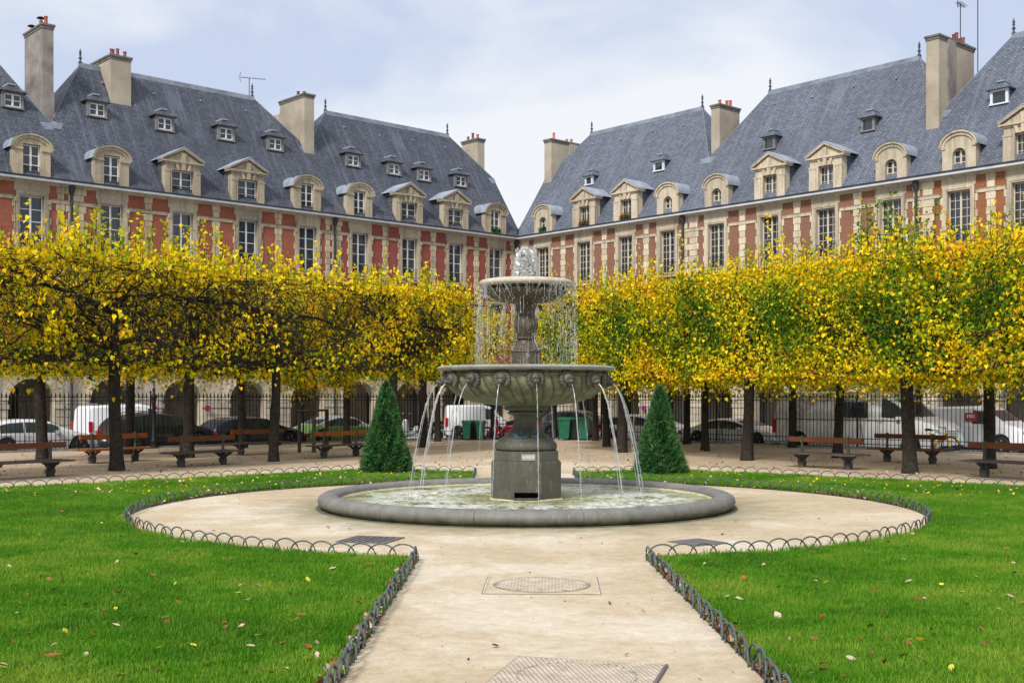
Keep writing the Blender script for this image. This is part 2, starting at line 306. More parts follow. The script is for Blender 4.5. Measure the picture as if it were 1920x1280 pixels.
# churned pool water
t = NT('churned basin water'); w = t.world_pos(); sep = t.new('ShaderNodeSeparateXYZ'); t.link(w, sep.inputs[0])
dx = t.math('SUBTRACT', sep.outputs[0], 0.22); dy = t.math('SUBTRACT', sep.outputs[1], 18.4)
dist = t.math('SQRT', t.math('ADD', t.math('MULTIPLY', dx, dx), t.math('MULTIPLY', dy, dy)))
n = t.noise(t.world_pos((1, 1.0, 1)), 2.2, 6, 0.7, 0.5); nf = t.noise(w, 11, 6, 0.8, 0.8)
foamr = t.ramp(t.math('DIVIDE', dist, 3.2), [(0.2, (0.15,) * 3), (0.45, (0.9,) * 3), (0.68, (0.95,) * 3), (0.88, (0.1,) * 3)])
foam = t.math('MULTIPLY', foamr, t.ramp(t.math('ADD', t.math('MULTIPLY', n, 0.55), t.math('MULTIPLY', nf, 0.5)), [(0.44, (0,) * 3), (0.58, (1,) * 3)]))
col = t.ramp(n, [(0.38, (0.11, 0.115, 0.015)), (0.5, (0.26, 0.28, 0.08)), (0.62, (0.50, 0.55, 0.36))])
col = t.mix(foam, col, (0.86, 0.90, 0.84))
t.set(color=col, rough=0.12, spec=0.5)
t.bump(t.math('ADD', t.noise(w, 7, 5, 0.7, 0.6), t.math('MULTIPLY', nf, 0.6)), 0.05); M['water'] = t.m
def watermat(name, white, alpha):
    t = NT(name); w = t.world_pos(); n = t.noise(t.world_pos((1, 1, 0.3)), 26, 4, 0.7)
    df = t.new('ShaderNodeBsdfDiffuse'); df.inputs[0].default_value = (white, white, white * 1.03, 1)
    tl = t.new('ShaderNodeBsdfTranslucent'); tl.inputs[0].default_value = (white, white, white, 1)
    gl = t.new('ShaderNodeBsdfGlossy'); gl.inputs['Roughness'].default_value = 0.3
    tr = t.new('ShaderNodeBsdfTransparent'); tr.inputs[0].default_value = (0.97, 0.98, 1, 1)
    m0 = t.new('ShaderNodeMixShader'); m0.inputs[0].default_value = 0.45; t.link(df.outputs[0], m0.inputs[1]); t.link(tl.outputs[0], m0.inputs[2])
    m1 = t.new('ShaderNodeMixShader'); m1.inputs[0].default_value = 0.45; t.link(m0.outputs[0], m1.inputs[1]); t.link(gl.outputs[0], m1.inputs[2])
    m2 = t.new('ShaderNodeMixShader'); t.link(t.ramp(n, [(0.35, (max(0, alpha - 0.25),) * 3), (0.65, (min(1, alpha + 0.3),) * 3)]), m2.inputs[0])
    t.link(tr.outputs[0], m2.inputs[1]); t.link(m1.outputs[0], m2.inputs[2]); t.link(m2.outputs[0], t.out.inputs[0]); return t.m
M['spray'] = watermat('white falling water', 0.85, 0.42)
M['film'] = watermat('thin clear water', 0.85, 0.26)

def paint(name, c, metal=0.0, rough=0.28):
    t = NT(name); n = t.noise(t.coord(), 3, 4); t.set(color=t.mix(t.math('MULTIPLY', n, 0.25), c, tuple(x * 0.7 for x in c)), rough=rough, metal=metal, spec=0.5, coat=0.6); return t.m
M['p_silver'] = paint('silver car paint', (0.80, 0.83, 0.88), 0.0)
M['p_grey'] = paint('pale grey van paint', (0.82, 0.84, 0.88))
M['p_white'] = paint('white van paint', (0.84, 0.86, 0.90))
M['p_black'] = paint('black car paint', (0.014, 0.014, 0.018))
M['p_navy'] = paint('navy car paint', (0.016, 0.022, 0.045))
M['p_green'] = paint('light green car paint', (0.20, 0.48, 0.13))
M['p_dgrey'] = paint('dark grey car paint', (0.06, 0.063, 0.072))
M['rubber'] = NT('black rubber').set(color=(0.018, 0.018, 0.018), rough=0.85).m
M['plastic'] = mottled('black plastic', (0.016, 0.016, 0.018), (0.03, 0.03, 0.033), 8, 0.5)
M['chrome'] = NT('wheel alloy').set(color=(0.5, 0.5, 0.52), rough=0.35, metal=0.8).m
M['red_lamp'] = NT('red tail lamp').set(color=(0.5, 0.012, 0.015), rough=0.15).m
M['clear_lamp'] = NT('clear head lamp').set(color=(0.55, 0.58, 0.6), rough=0.1, metal=0.4).m
M['bin_green'] = mottled('green bin plastic', (0.018, 0.13, 0.075), (0.03, 0.19, 0.11), 5, 0.5, rand=0.3)
M['bin_dark'] = mottled('dark bin plastic', (0.010, 0.020, 0.022), (0.02, 0.035, 0.036), 5, 0.5)
M['yellow'] = paint('yellow cycle paint', (0.62, 0.42, 0.01))
M['red'] = paint('red paint', (0.42, 0.015, 0.02))
M['sign_blue'] = NT('blue sign paint').set(color=(0.02, 0.04, 0.30), rough=0.4).m
M['sign_red'] = NT('red sign paint').set(color=(0.5, 0.02, 0.02), rough=0.4).m
M['door_grey'] = mottled('grey painted door', (0.13, 0.14, 0.155), (0.20, 0.21, 0.23), 3, 0.6)
M['door_brown'] = mottled('brown wooden door', (0.035, 0.026, 0.018), (0.075, 0.055, 0.04), 3, 0.6)
M['trim'] = NT('thin chrome trim').set(color=(0.6, 0.62, 0.65), rough=0.3).m
M['plaque'] = mottled('pale worn plaque', (0.24, 0.25, 0.22), (0.40, 0.41, 0.37), 22, 0.5)
M['plaque_mark'] = NT('light plaque lettering').set(color=(0.62, 0.64, 0.6), rough=0.5).m
M['graffiti'] = mottled('faded blue paint marks', (0.05, 0.08, 0.10), (0.10, 0.22, 0.30), 12, 0.6)
def fallen(name, a, b):
    t = NT(name); oi = t.new('ShaderNodeObjectInfo'); t.set(color=t.ramp(oi.outputs['Random'], [(0, a), (1, b)]), rough=0.7, spec=0.25)
    t.bump(t.noise(t.coord(), 40, 3), 0.003); return t.m
M['fl_brown'] = fallen('dry brown leaf', (0.16, 0.055, 0.02), (0.36, 0.15, 0.06))
M['fl_pale'] = fallen('pale dry leaf', (0.50, 0.36, 0.25), (0.66, 0.52, 0.40))
M['fl_yellow'] = fallen('yellow fallen leaf', (0.62, 0.46, 0.03), (0.78, 0.66, 0.10))
M['fl_red'] = fallen('red brown fallen leaf', (0.20, 0.045, 0.018), (0.38, 0.12, 0.035))

# ------------------------------------------------------------------ mesh helpers
class B:
    """collects faces; obj() links them as one mesh object"""
    def __init__(s): s.v = []; s.f = []; s.m = []; s.mats = []; s.smooth = False
    def mi(s, mat):
        if mat not in s.mats: s.mats.append(mat)
        return s.mats.index(mat)
    def add(s, vs, fs, mat):
        o = len(s.v); s.v += [tuple(p) for p in vs]; k = s.mi(mat)
        for f in fs: s.f.append(tuple(i + o for i in f)); s.m.append(k)
    def poly(s, pts, mat): s.add(pts, [tuple(range(len(pts)))], mat)
    def box(s, x0, x1, y0, y1, z0, z1, mat):
        vs = [(x0, y0, z0), (x1, y0, z0), (x1, y1, z0), (x0, y1, z0), (x0, y0, z1), (x1, y0, z1), (x1, y1, z1), (x0, y1, z1)]
        s.add(vs, [(0, 3, 2, 1), (4, 5, 6, 7), (0, 1, 5, 4), (1, 2, 6, 5), (2, 3, 7, 6), (3, 0, 4, 7)], mat)
    def tube(s, pts, r, mat, n=6, cap=True):
        pts = [Vector(p) for p in pts]; rs = r if isinstance(r, (list, tuple)) else [r] * len(pts)
        vs = []
        for i, p in enumerate(pts):
            d = (pts[min(i + 1, len(pts) - 1)] - pts[max(i - 1, 0)]).normalized()
            a = Vector((0, 0, 1)) if abs(d.z) < 0.9 else Vector((1, 0, 0))
            u = d.cross(a).normalized(); w = d.cross(u)
            for k in range(n):
                t = 2 * math.pi * k / n
                vs.append(p + (u * math.cos(t) + w * math.sin(t)) * rs[i])
        fs = []
        for i in range(len(pts) - 1):
            for k in range(n):
                fs.append((i * n + k, i * n + (k + 1) % n, (i + 1) * n + (k + 1) % n, (i + 1) * n + k))
        if cap: fs += [tuple(range(n - 1, -1, -1)), tuple((len(pts) - 1) * n + k for k in range(n))]
        s.add(vs, fs, mat)
    def lathe(s, prof, mat, n=32, c=(0, 0), fn=None, cap=True, a0=0, a1=2 * math.pi):
        full = abs(a1 - a0 - 2 * math.pi) < 1e-6; cols = n if full else n + 1
        vs = []
        for (r, z) in prof:
            for k in range(cols):
                t = a0 + (a1 - a0) * k / n; rr = fn(r, z, t) if fn else r
                vs.append((c[0] + rr * math.cos(t), c[1] + rr * math.sin(t), z))
        fs = []
        for i in range(len(prof) - 1):
            for k in range(n):
                k2 = (k + 1) % cols
                fs.append((i * cols + k, i * cols + k2, (i + 1) * cols + k2, (i + 1) * cols + k))
        if cap and full: fs += [tuple(range(cols - 1, -1, -1)), tuple((len(prof) - 1) * cols + k for k in range(cols))]
        s.add(vs, fs, mat)
    def prism(s, poly, a0, a1, mat, axis='y'):
        """poly: 2d points (x,z) extruded along y (or other axis)"""
        n = len(poly)
        P = {'y': lambda p, a: (p[0], a, p[1]), 'x': lambda p, a: (a, p[0], p[1]), 'z': lambda p, a: (p[0], p[1], a)}[axis]
        vs = [P(p, a0) for p in poly] + [P(p, a1) for p in poly]
        fs = [tuple(range(n)), tuple(range(2 * n - 1, n - 1, -1))] + [(i, i + n, (i + 1) % n + n, (i + 1) % n) for i in range(n)]
        s.add(vs, fs, mat)
    def mesh(s, name, smooth=None):
        me = bpy.data.meshes.new(name); me.from_pydata(s.v, [], s.f)
        for m in s.mats: me.materials.append(m)
        me.polygons.foreach_set('material_index', s.m)
        if smooth is not None: me.polygons.foreach_set('use_smooth', [True] * len(s.f))
        me.update()
        if smooth is not None and smooth < 180:
            me.set_sharp_from_angle(angle=R(smooth))
        return me
    def obj(s, name, parent=None, smooth=None, **k):
        return link(name, s.mesh(name, smooth), parent, **k)

def link(name, data, parent=None, loc=None, rot=None, scale=None, kind=None, label=None):
    o = bpy.data.objects.new(name, data); COL.objects.link(o)
    if parent is not None: o.parent = parent
    if loc is not None: o.location = loc
    if rot is not None: o.rotation_euler = rot
    if scale is not None: o.scale = scale
    if kind: o['kind'] = kind
    if label: o['label'] = label
    return o
def tag(o, label, cat, group=None, kind=None):
    o['label'] = label; o['category'] = cat
    if group: o['group'] = group
    if kind: o['kind'] = kind
    return o
def thing(name, label, cat, loc=(0, 0, 0), rz=0, group=None):
    o = bpy.data.objects.new(name, None); COL.objects.link(o); o.location = loc; o.rotation_euler = (0, 0, rz)
    o.empty_display_size = 0.2
    return tag(o, label, cat, group)
def kids(o): return [c for c in ALLKIDS.get(o.name, [])]
def copy_tree(root, parent=None, depth=0):
    c = root.copy(); COL.objects.link(c)
    if parent is not None: c.parent = parent
    for ch in root.children: copy_tree(ch, c, depth + 1)
    return c
def np_mesh(name, verts, faces_flat, nper, mat, tint=None, smooth=False):
    """fast mesh: verts (N,3), faces (F,nper) of constant size"""
    me = bpy.data.meshes.new(name); F = len(faces_flat)
    me.vertices.add(len(verts)); me.vertices.foreach_set('co', np.asarray(verts, dtype=np.float32).ravel())
    me.loops.add(F * nper); me.loops.foreach_set('vertex_index', np.asarray(faces_flat, dtype=np.int32).ravel())
    me.polygons.add(F); me.polygons.foreach_set('loop_start', np.arange(0, F * nper, nper, dtype=np.int32))
    me.materials.append(mat)
    if tint is not None:
        a = me.attributes.new('tint', 'FLOAT', 'FACE'); a.data.foreach_set('value', np.asarray(tint, dtype=np.float32))
    me.update(calc_edges=True); me.validate()
    return me
unit = B(); unit.box(-.5, .5, -.5, .5, -.5, .5, M['iron'])
def bevel_block(mat, name='block', bev=0.04):
    """unit block 1x1x1, chamfered front edges (y = -0.5 is the face)"""
    b = B(); e = 0.5; c = 0.5 - bev
    vs = [(-e, e, -e), (e, e, -e), (e, e, e), (-e, e, e), (-e, -c * 0.4, -e), (e, -c * 0.4, -e), (e, -c * 0.4, e), (-e, -c * 0.4, e),
          (-c, -e, -c), (c, -e, -c), (c, -e, c), (-c, -e, c)]
    b.add(vs, [(4, 5, 1, 0), (5, 6, 2, 1), (6, 7, 3, 2), (7, 4, 0, 3), (8, 9, 5, 4), (9, 10, 6, 5), (10, 11, 7, 6), (11, 8, 4, 7), (8, 11, 10, 9)], mat)
    return b.mesh(name)

# ------------------------------------------------------------------ ground, garden, lawns, road
F_, YH = 2200.0, 744.0
def g(u, v, z=0.0):
    y = F_ * (HC - z) / (v - YH); return ((u - 960) / F_ * y, y)
def flat(name, pts, z, mat, kind='structure', parent=None):
    b = B(); b.poly([(p[0], p[1], z) for p in pts], mat); o = b.obj(name, parent)
    if kind: o['kind'] = kind
    return o
o = flat('ground', [(-900, -60), (900, -60), (900, 1200), (-900, 1200)], -0.14, M['asphalt'])
GA = (0.5, 50.4)
def fl(s): return (-7.1 - .74 * s, 43.5 - .673 * s)      # along the left fence
def fr(s): return (6.7 + .667 * s, 43.5 - .745 * s)      # along the right fence
# cut off corner with the gate
CL = fl(-5.2); CR = fr(-4.72)
garden = [fl(40), CL, CR, fr(40), (36, -30), (-39, -30)]
b = B(); b.prism(garden, -0.14, 0.0, M['sand'], 'z'); o = b.obj('garden_path'); o['kind'] = 'structure'
# lawns: two big C shaped beds round the circular path
CX, CY, CRAD = 0.22, 17.9, 5.80
def arc(a0, a1, r, n=40): return [(CX + r * math.cos(a0 + (a1 - a0) * i / n), CY + r * math.sin(a0 + (a1 - a0) * i / n)) for i in range(n + 1)]
def ang(x, y): return math.atan2(y - CY, x - CX)
def near_pt(x, y0=None):      # point of the circle with a given x, near side
    return (x, CY - math.sqrt(CRAD ** 2 - (x - CX) ** 2))
def far_pt(x): return (x, CY + math.sqrt(CRAD ** 2 - (x - CX) ** 2))
NL, NR = near_pt(-0.98), near_pt(1.41)
FLp, FRp = far_pt(-0.80), far_pt(1.34)
LB = dict(
    left=dict(path=[(-1.06, 3.0), NL], arc=(ang(*NL) + 2 * math.pi if ang(*NL) < 0 else ang(*NL), ang(*FLp)), far=[FLp, (-0.80, 26.0), (-3.35, 26.9), (-10.2, 20.8), (-19.5, 12.4)]),
    right=dict(path=[(1.59, 3.0), NR], arc=(ang(*NR), ang(*FRp)), far=[FRp, (1.34, 25.9), (3.95, 26.75), (9.9, 21.6), (19.5, 13.2)]))
def inset(poly, d):
    n = len(poly); out = []
    A = sum(poly[i][0] * poly[(i + 1) % n][1] - poly[(i + 1) % n][0] * poly[i][1] for i in range(n))
    sg = 1 if A > 0 else -1
    for i in range(n):
        p0, p1, p2 = Vector(poly[i - 1]), Vector(poly[i]), Vector(poly[(i + 1) % n])
        a = (p1 - p0).normalized(); c = (p2 - p1).normalized()
        n1 = Vector((-a.y, a.x)) * sg; n2 = Vector((-c.y, c.x)) * sg
        m = (n1 + n2); m = m.normalized() if m.length > 1e-6 else n1
        k = d / max(0.4, m.dot(n1)); q = p1 + m * k; out.append((q.x, q.y))
    return out
LAWN = {}
for side in ('left', 'right'):
    L = LB[side]; a0, a1 = L['arc']
    if side == 'left':
        pts = L['path'] + arc(a0, a1, CRAD, 44)[1:-1] + L['far'] + [(-19.5, 3.0)]
    else:
        pts = L['path'] + arc(a0, a1, CRAD, 44)[1:-1] + L['far'] + [(19.5, 3.0)]
    so = flat('soil_border', pts, 0.006, M['soil'])
    gp = inset(pts, 0.135)
    b = B(); b.prism(gp, 0.0, 0.045, M['turf'], 'z'); lo = b.obj('lawn'); lo['kind'] = 'structure'
    LAWN[side] = (gp, lo)

# grass blades: geometry nodes scatter of small tufts (nobody could count them)
def tuft_mesh():
    b = B(); r2 = random.Random(3)
    for i in range(26):
        x, y = r2.uniform(-.09, .09), r2.uniform(-.09, .09); a = r2.uniform(0, 6.28); h = r2.uniform(.022, .050); lean = r2.uniform(0.1, 0.8) * h
        w = .0022 + .0012 * r2.random(); dx, dy = math.cos(a), math.sin(a); lx, ly = math.cos(a + 1.57 + r2.uniform(-.6, .6)) * lean, math.sin(a + 1.57) * lean
        b.add([(x - dx * w, y - dy * w, 0), (x + dx * w, y + dy * w, 0), (x + dx * w * .7 + lx * .45, y + dy * w * .7 + ly * .45, h * .65), (x - dx * w * .7 + lx * .45, y - dy * w * .7 + ly * .45, h * .65), (x + lx, y + ly, h)],
              [(0, 1, 2, 3), (3, 2, 4)], M['grass'])
    return b.mesh('grass_tuft')
tuft = bpy.data.objects.new('grass_tuft', tuft_mesh())
def inside(p, poly):
    x, y = p; c = False; j = len(poly) - 1
    for i in range(len(poly)):
        xi, yi = poly[i]; xj, yj = poly[j]
        if (yi > y) != (yj > y) and x < (xj - xi) * (y - yi) / (yj - yi) + xi: c = not c
        j = i
    return c
def scatter(name, pts, side):
    """vertices carry the tufts: one vertex cloud, one instance node"""
    me = bpy.data.meshes.new(name); me.vertices.add(len(pts)); me.vertices.foreach_set('co', np.asarray([(p[0], p[1], p[2]) for p in pts], dtype=np.float32).ravel())
    sa = me.attributes.new('sc', 'FLOAT', 'POINT'); sa.data.foreach_set('value', np.asarray([p[3] for p in pts], dtype=np.float32))
    me.update()
    o = link(name, me); ng = bpy.data.node_groups.new(name, 'GeometryNodeTree')
    ng.interface.new_socket('Geometry', in_out='INPUT', socket_type='NodeSocketGeometry'); ng.interface.new_socket('Geometry', in_out='OUTPUT', socket_type='NodeSocketGeometry')
    N = ng.nodes; gi = N.new('NodeGroupInput'); go = N.new('NodeGroupOutput'); ip = N.new('GeometryNodeInstanceOnPoints'); oi = N.new('GeometryNodeObjectInfo'); oi.inputs[0].default_value = tuft
    rv = N.new('FunctionNodeRandomValue'); rv.data_type = 'FLOAT_VECTOR'; rv.inputs[0].default_value = (-0.15, -0.15, 0); rv.inputs[1].default_value = (0.15, 0.15, 6.283)
    na = N.new('GeometryNodeInputNamedAttribute'); na.data_type = 'FLOAT'; na.inputs[0].default_value = 'sc'
    L = ng.links; L.new(gi.outputs[0], ip.inputs['Points']); L.new(oi.outputs['Geometry'], ip.inputs['Instance']); L.new(rv.outputs[0], ip.inputs['Rotation']); L.new(na.outputs[0], ip.inputs['Scale']); L.new(ip.outputs[0], go.inputs[0])
    md = o.modifiers.new('scatter', 'NODES'); md.node_group = ng
    return o
rg = random.Random(11)
for side in ('left', 'right'):
    poly, lo = LAWN[side]; pts = []
    sgn = -1 if side == 'left' else 1
    y = 5.9
    def row(y0, y1, dens):
        w = min(19, 0.47 * y1 + 3.2); n = int(w * (y1 - y0) * dens)
        for _ in range(n):
            p = (sgn * rg.uniform(0.5, w), rg.uniform(y0, y1))
            if inside(p, poly): pts.append((p[0], p[1], 0.043, rg.uniform(0.6, 1.1)))
    row(5.9, 9, 420); row(9, 13, 280); row(13, 18, 130); row(18, 27, 75)
    # ragged overhanging edge
    n = len(poly)
    for i in range(n):
        a, c = Vector(poly[i]), Vector(poly[(i + 1) % n]); ln = (c - a).length
        if (a.y < 4 and c.y < 4) or abs(a.x) > 19: continue
        for _ in range(int(ln * 20)):
            q = a.lerp(c, rg.random()); pts.append((q.x + rg.uniform(-.012, .012), q.y + rg.uniform(-.012, .012), 0.035, rg.uniform(0.8, 1.5)))
    o = scatter('grass_blades', pts, side)
    tag(o, 'short green grass covering the %s lawn' % side, 'grass', kind='stuff')

# ------------------------------------------------------------------ buildings
def profile_strip(b, prof, x0, x1, mat, mitre=(0, 0)):
    """prof: (y,z) polygon extruded along x; mitre moves the end with y (inside corner)"""
    n = len(prof)
    vs = [(x0 - mitre[0] * p[0], p[0], p[1]) for p in prof] + [(x1 + mitre[1] * p[0], p[0], p[1]) for p in prof]
    fs = [tuple(range(n - 1, -1, -1)), tuple(range(n, 2 * n))] + [(i, (i + 1) % n, (i + 1) % n + n, i + n) for i in range(n)]
    b.add(vs, fs, mat)
def wall_grid(b, xs, zs, holes, mat, y=0.0, reveal=0.3, rmat=None):
    X = sorted(set(xs + [h[0] for h in holes] + [h[1] for h in holes])); Z = sorted(set(zs + [h[2] for h in holes] + [h[3] for h in holes]))
    for i in range(len(X) - 1):
        for j in range(len(Z) - 1):
            cx, cz = (X[i] + X[i + 1]) / 2, (Z[j] + Z[j + 1]) / 2
            if any(h[0] < cx < h[1] and h[2] < cz < h[3] for h in holes): continue
            b.poly([(X[i], y, Z[j]), (X[i + 1], y, Z[j]), (X[i + 1], y, Z[j + 1]), (X[i], y, Z[j + 1])], mat)
    for (xa, xb, za, zb) in holes:
        r = rmat or mat
        b.poly([(xa, y, za), (xa, y + reveal, za), (xa, y + reveal, zb), (xa, y, zb)], r)
        b.poly([(xb, y, za), (xb, y, zb), (xb, y + reveal, zb), (xb, y + reveal, za)], r)
        b.poly([(xa, y, zb), (xa, y + reveal, zb), (xb, y + reveal, zb), (xb, y, zb)], r)
        b.poly([(xa, y, za), (xb, y, za), (xb, y + reveal, za), (xa, y + reveal, za)], r)

PANE = B(); PANE.box(-.5, .5, -.5, .5, -.5, .5, M['glass']); PANE = PANE.mesh('pane')
BLK = {}
def blk(mat):
    if mat not in BLK: BLK[mat] = bevel_block(M[mat])
    return BLK[mat]
def block(parent, name, mat, x0, x1, z0, z1, y0, y1):
    return link(name, blk(mat), parent, loc=((x0 + x1) / 2, (y0 + y1) / 2, (z0 + z1) / 2), scale=(x1 - x0, y1 - y0, z1 - z0))

def casement(parent, name, xc, z0, z1, hw, y, rows, cols, mat, oy=0.0, arch=False):
    """two-leaf window; frame is one mesh, panes are children"""
    b = B(); m = M[mat]; fw = 0.045; H = z1 - z0
    b.box(-hw, -hw + fw, 0, .06, 0, H, m); b.box(hw - fw, hw, 0, .06, 0, H, m)
    b.box(-hw + fw, hw - fw, 0, .06, H - fw, H, m); b.box(-hw + fw, hw - fw, 0, .06, 0, fw * 1.4, m)
    b.box(-.042, .042, -.012, .05, fw * 1.4, H - fw, m)
    mw = 0.011 if cols > 1 else 0.016
    xs = []
    for s in (-1, 1):
        a, c = (-hw + fw, -.042) if s < 0 else (.042, hw - fw)
        step = (c - a) / cols; xs += [(a + step * k, a + step * (k + 1)) for k in range(cols)]
        for k in range(1, cols): b.box(a + step * k - mw, a + step * k + mw, .008, .05, fw * 1.4, H - fw, m)
        zz = [fw * 1.4 + (H - fw * 2.4) * r / rows for r in range(rows + 1)]
        for r in range(1, rows): b.box(a, c, .006, .052, zz[r] - mw, zz[r] + mw, m)
    o = b.obj(name, parent, loc=(xc, y, z0))
    for (a, c) in xs:
        for r in range(rows):
            link('pane', PANE, o if parent.get('category') else parent,
                 loc=((a + c) / 2 + (0 if parent.get('category') else xc), .03 + (0 if parent.get('category') else y), (zz[r] + zz[r + 1]) / 2 + (0 if parent.get('category') else z0)),
                 scale=(c - a, .006, zz[r + 1] - zz[r]))
    return o
def curtain(parent, x0, x1, z0, z1, y, mat):
    b = B(); n = 16; vs = []
    for i in range(n + 1):
        x = x0 + (x1 - x0) * i / n; yy = y + .018 * math.sin(i * 2.2)
        vs += [(x, yy, z0), (x, yy, z1)]
    b.add(vs, [(2 * i, 2 * i + 2, 2 * i + 3, 2 * i + 1) for i in range(n)], M[mat])
    return b.obj('curtain', parent, 60)

def rail(parent, xc, z0, hw, y, h=0.42):
    b = B(); m = M['iron']
    b.tube([(xc - hw, y, z0 + h), (xc + hw, y, z0 + h)], .014, m, 4); b.tube([(xc - hw, y, z0 + .04), (xc + hw, y, z0 + .04)], .01, m, 4)
    b.tube([(xc - hw, y, z0 + h * .72), (xc + hw, y, z0 + h * .72)], .008, m, 4)
    n = max(5, int(2 * hw / .11))
    for i in range(n + 1):
        x = xc - hw + 2 * hw * i / n; b.tube([(x, y, z0), (x, y, z0 + h)], .008, m, 4)
    return b.obj('railing', parent)

def ped_dormer(par, xc, side, flowers=False):
    st = M['stone_' + side]; lead = M['lead']; sl = M['slate_' + side]
    hw, ow = (0.86, 0.54) if side == 'l' else (0.84, 0.40)
    zo = 1.12
    d = link('dormer', None, par, loc=(xc, -0.37, 11.19)); b = B()
    # pilasters and head, as one stone front
    for s in (-1, 1):
        x0, x1 = sorted((s * ow, s * hw)); b.box(x0, x1, 0, .42, 0, zo, st)
        x0, x1 = sorted((s * (ow + .12), s * (hw + .03))); b.box(x0, x1, -.035, .0, 0.02, 1.02, st); b.box(x0 - .02, x1 + .02, -.055, .0, 1.02, 1.10, st)
    b.box(-hw, hw, 0, .42, zo, 1.46, st)
    b.box(-ow - .02, ow + .02, -.05, .30, -.06, 0.0, st)
    b.box(-hw - .06, hw + .06, -.05, .0, 1.38, 1.46, st)
    # cornice and raking pediment
    b.box(-hw - .17, hw + .17, -.13, .42, 1.46, 1.54, st)
    b.prism([(-hw - .10, 1.54), (hw + .10, 1.54), (0, 2.04)], -.02, .42, st)
    for s in (-1, 1):
        p = [(s * (hw + .20), 1.54), (s * (hw + .20), 1.62), (0, 2.19), (0, 2.08)]
        if s < 0: p = p[::-1]
        b.prism(p, -.14, .42, st)
    b.obj('stone_front', d)
    k = B(); k.prism([(-.075, 1.12), (.075, 1.12), (.12, 1.92), (-.12, 1.92)], -.11, -.003, st); k.obj('keystone', d)
    for s in (-1, 1):
        k = B(); p = [(s * .19, 1.12), (s * .31, 1.12), (s * .42, 1.45), (s * .27, 1.45)]
        k.prism(p if s > 0 else p[::-1], -.075, -.051, st); k.obj('keystone', d)
    r = B()      # cheeks and small lead roof
    r.box(-hw + .03, hw - .03, .423, 1.5, 0.15, 1.5, sl)
    for s in (-1, 1):
        p = [(s * (hw + .21), 1.60), (s * (hw + .21), 1.64), (0, 2.23), (0, 2.19)]
        r.prism(p if s > 0 else p[::-1], -.16, 2.0, lead)
    r.prism([(-hw - .1, 1.503), (hw + .1, 1.503), (0, 2.05)], .424, 1.9, lead)
    r.obj('lead_roof', d)
    casement(d, 'window_frame', 0, .03, zo, ow, .22, 3, 1 if side == 'l' else 2, 'paint_white' if side == 'l' else 'paint_cream')
    q = B(); q.poly([(-ow, .415, 0), (ow, .415, 0), (ow, .415, zo), (-ow, .415, zo)], M['dark_room']); q.obj('dark_interior', d)
    if side == 'l' or flowers: rail(d, 0, .03, ow, .14 if side == 'l' else .05, .36)
    if flowers: flowerbox(d, ow)
    return d
def flowerbox(d, ow, green=False):
    b = B(); b.box(-ow * .9, ow * .9, -.06, .06, .0, .12, M['bin_green' if green else 'plastic']); b.obj('planter', d)
    rr = random.Random(int(ow * 1000) + len(bpy.data.objects)); vs, fs, tn = [], [], []
    for i in range(260):
        p = Vector((rr.uniform(-ow, ow), rr.uniform(-.12, .1), rr.uniform(.08, .30))); a = Vector([rr.uniform(-1, 1) for _ in range(3)]).normalized() * .045; c = Vector([rr.uniform(-1, 1) for _ in range(3)]).normalized() * .04
        k = len(vs); vs += [p - a, p + c, p + a, p - c]; fs.append((k, k + 1, k + 2, k + 3)); tn.append(rr.random() * (0.4 if green else 0.9) if math.sin(p.x * 9) < 0.2 else rr.random() * .45)
    me = np_mesh('geraniums', vs, fs, 4, M['red_flower'], tn); link('flowers', me, d, kind='stuff')

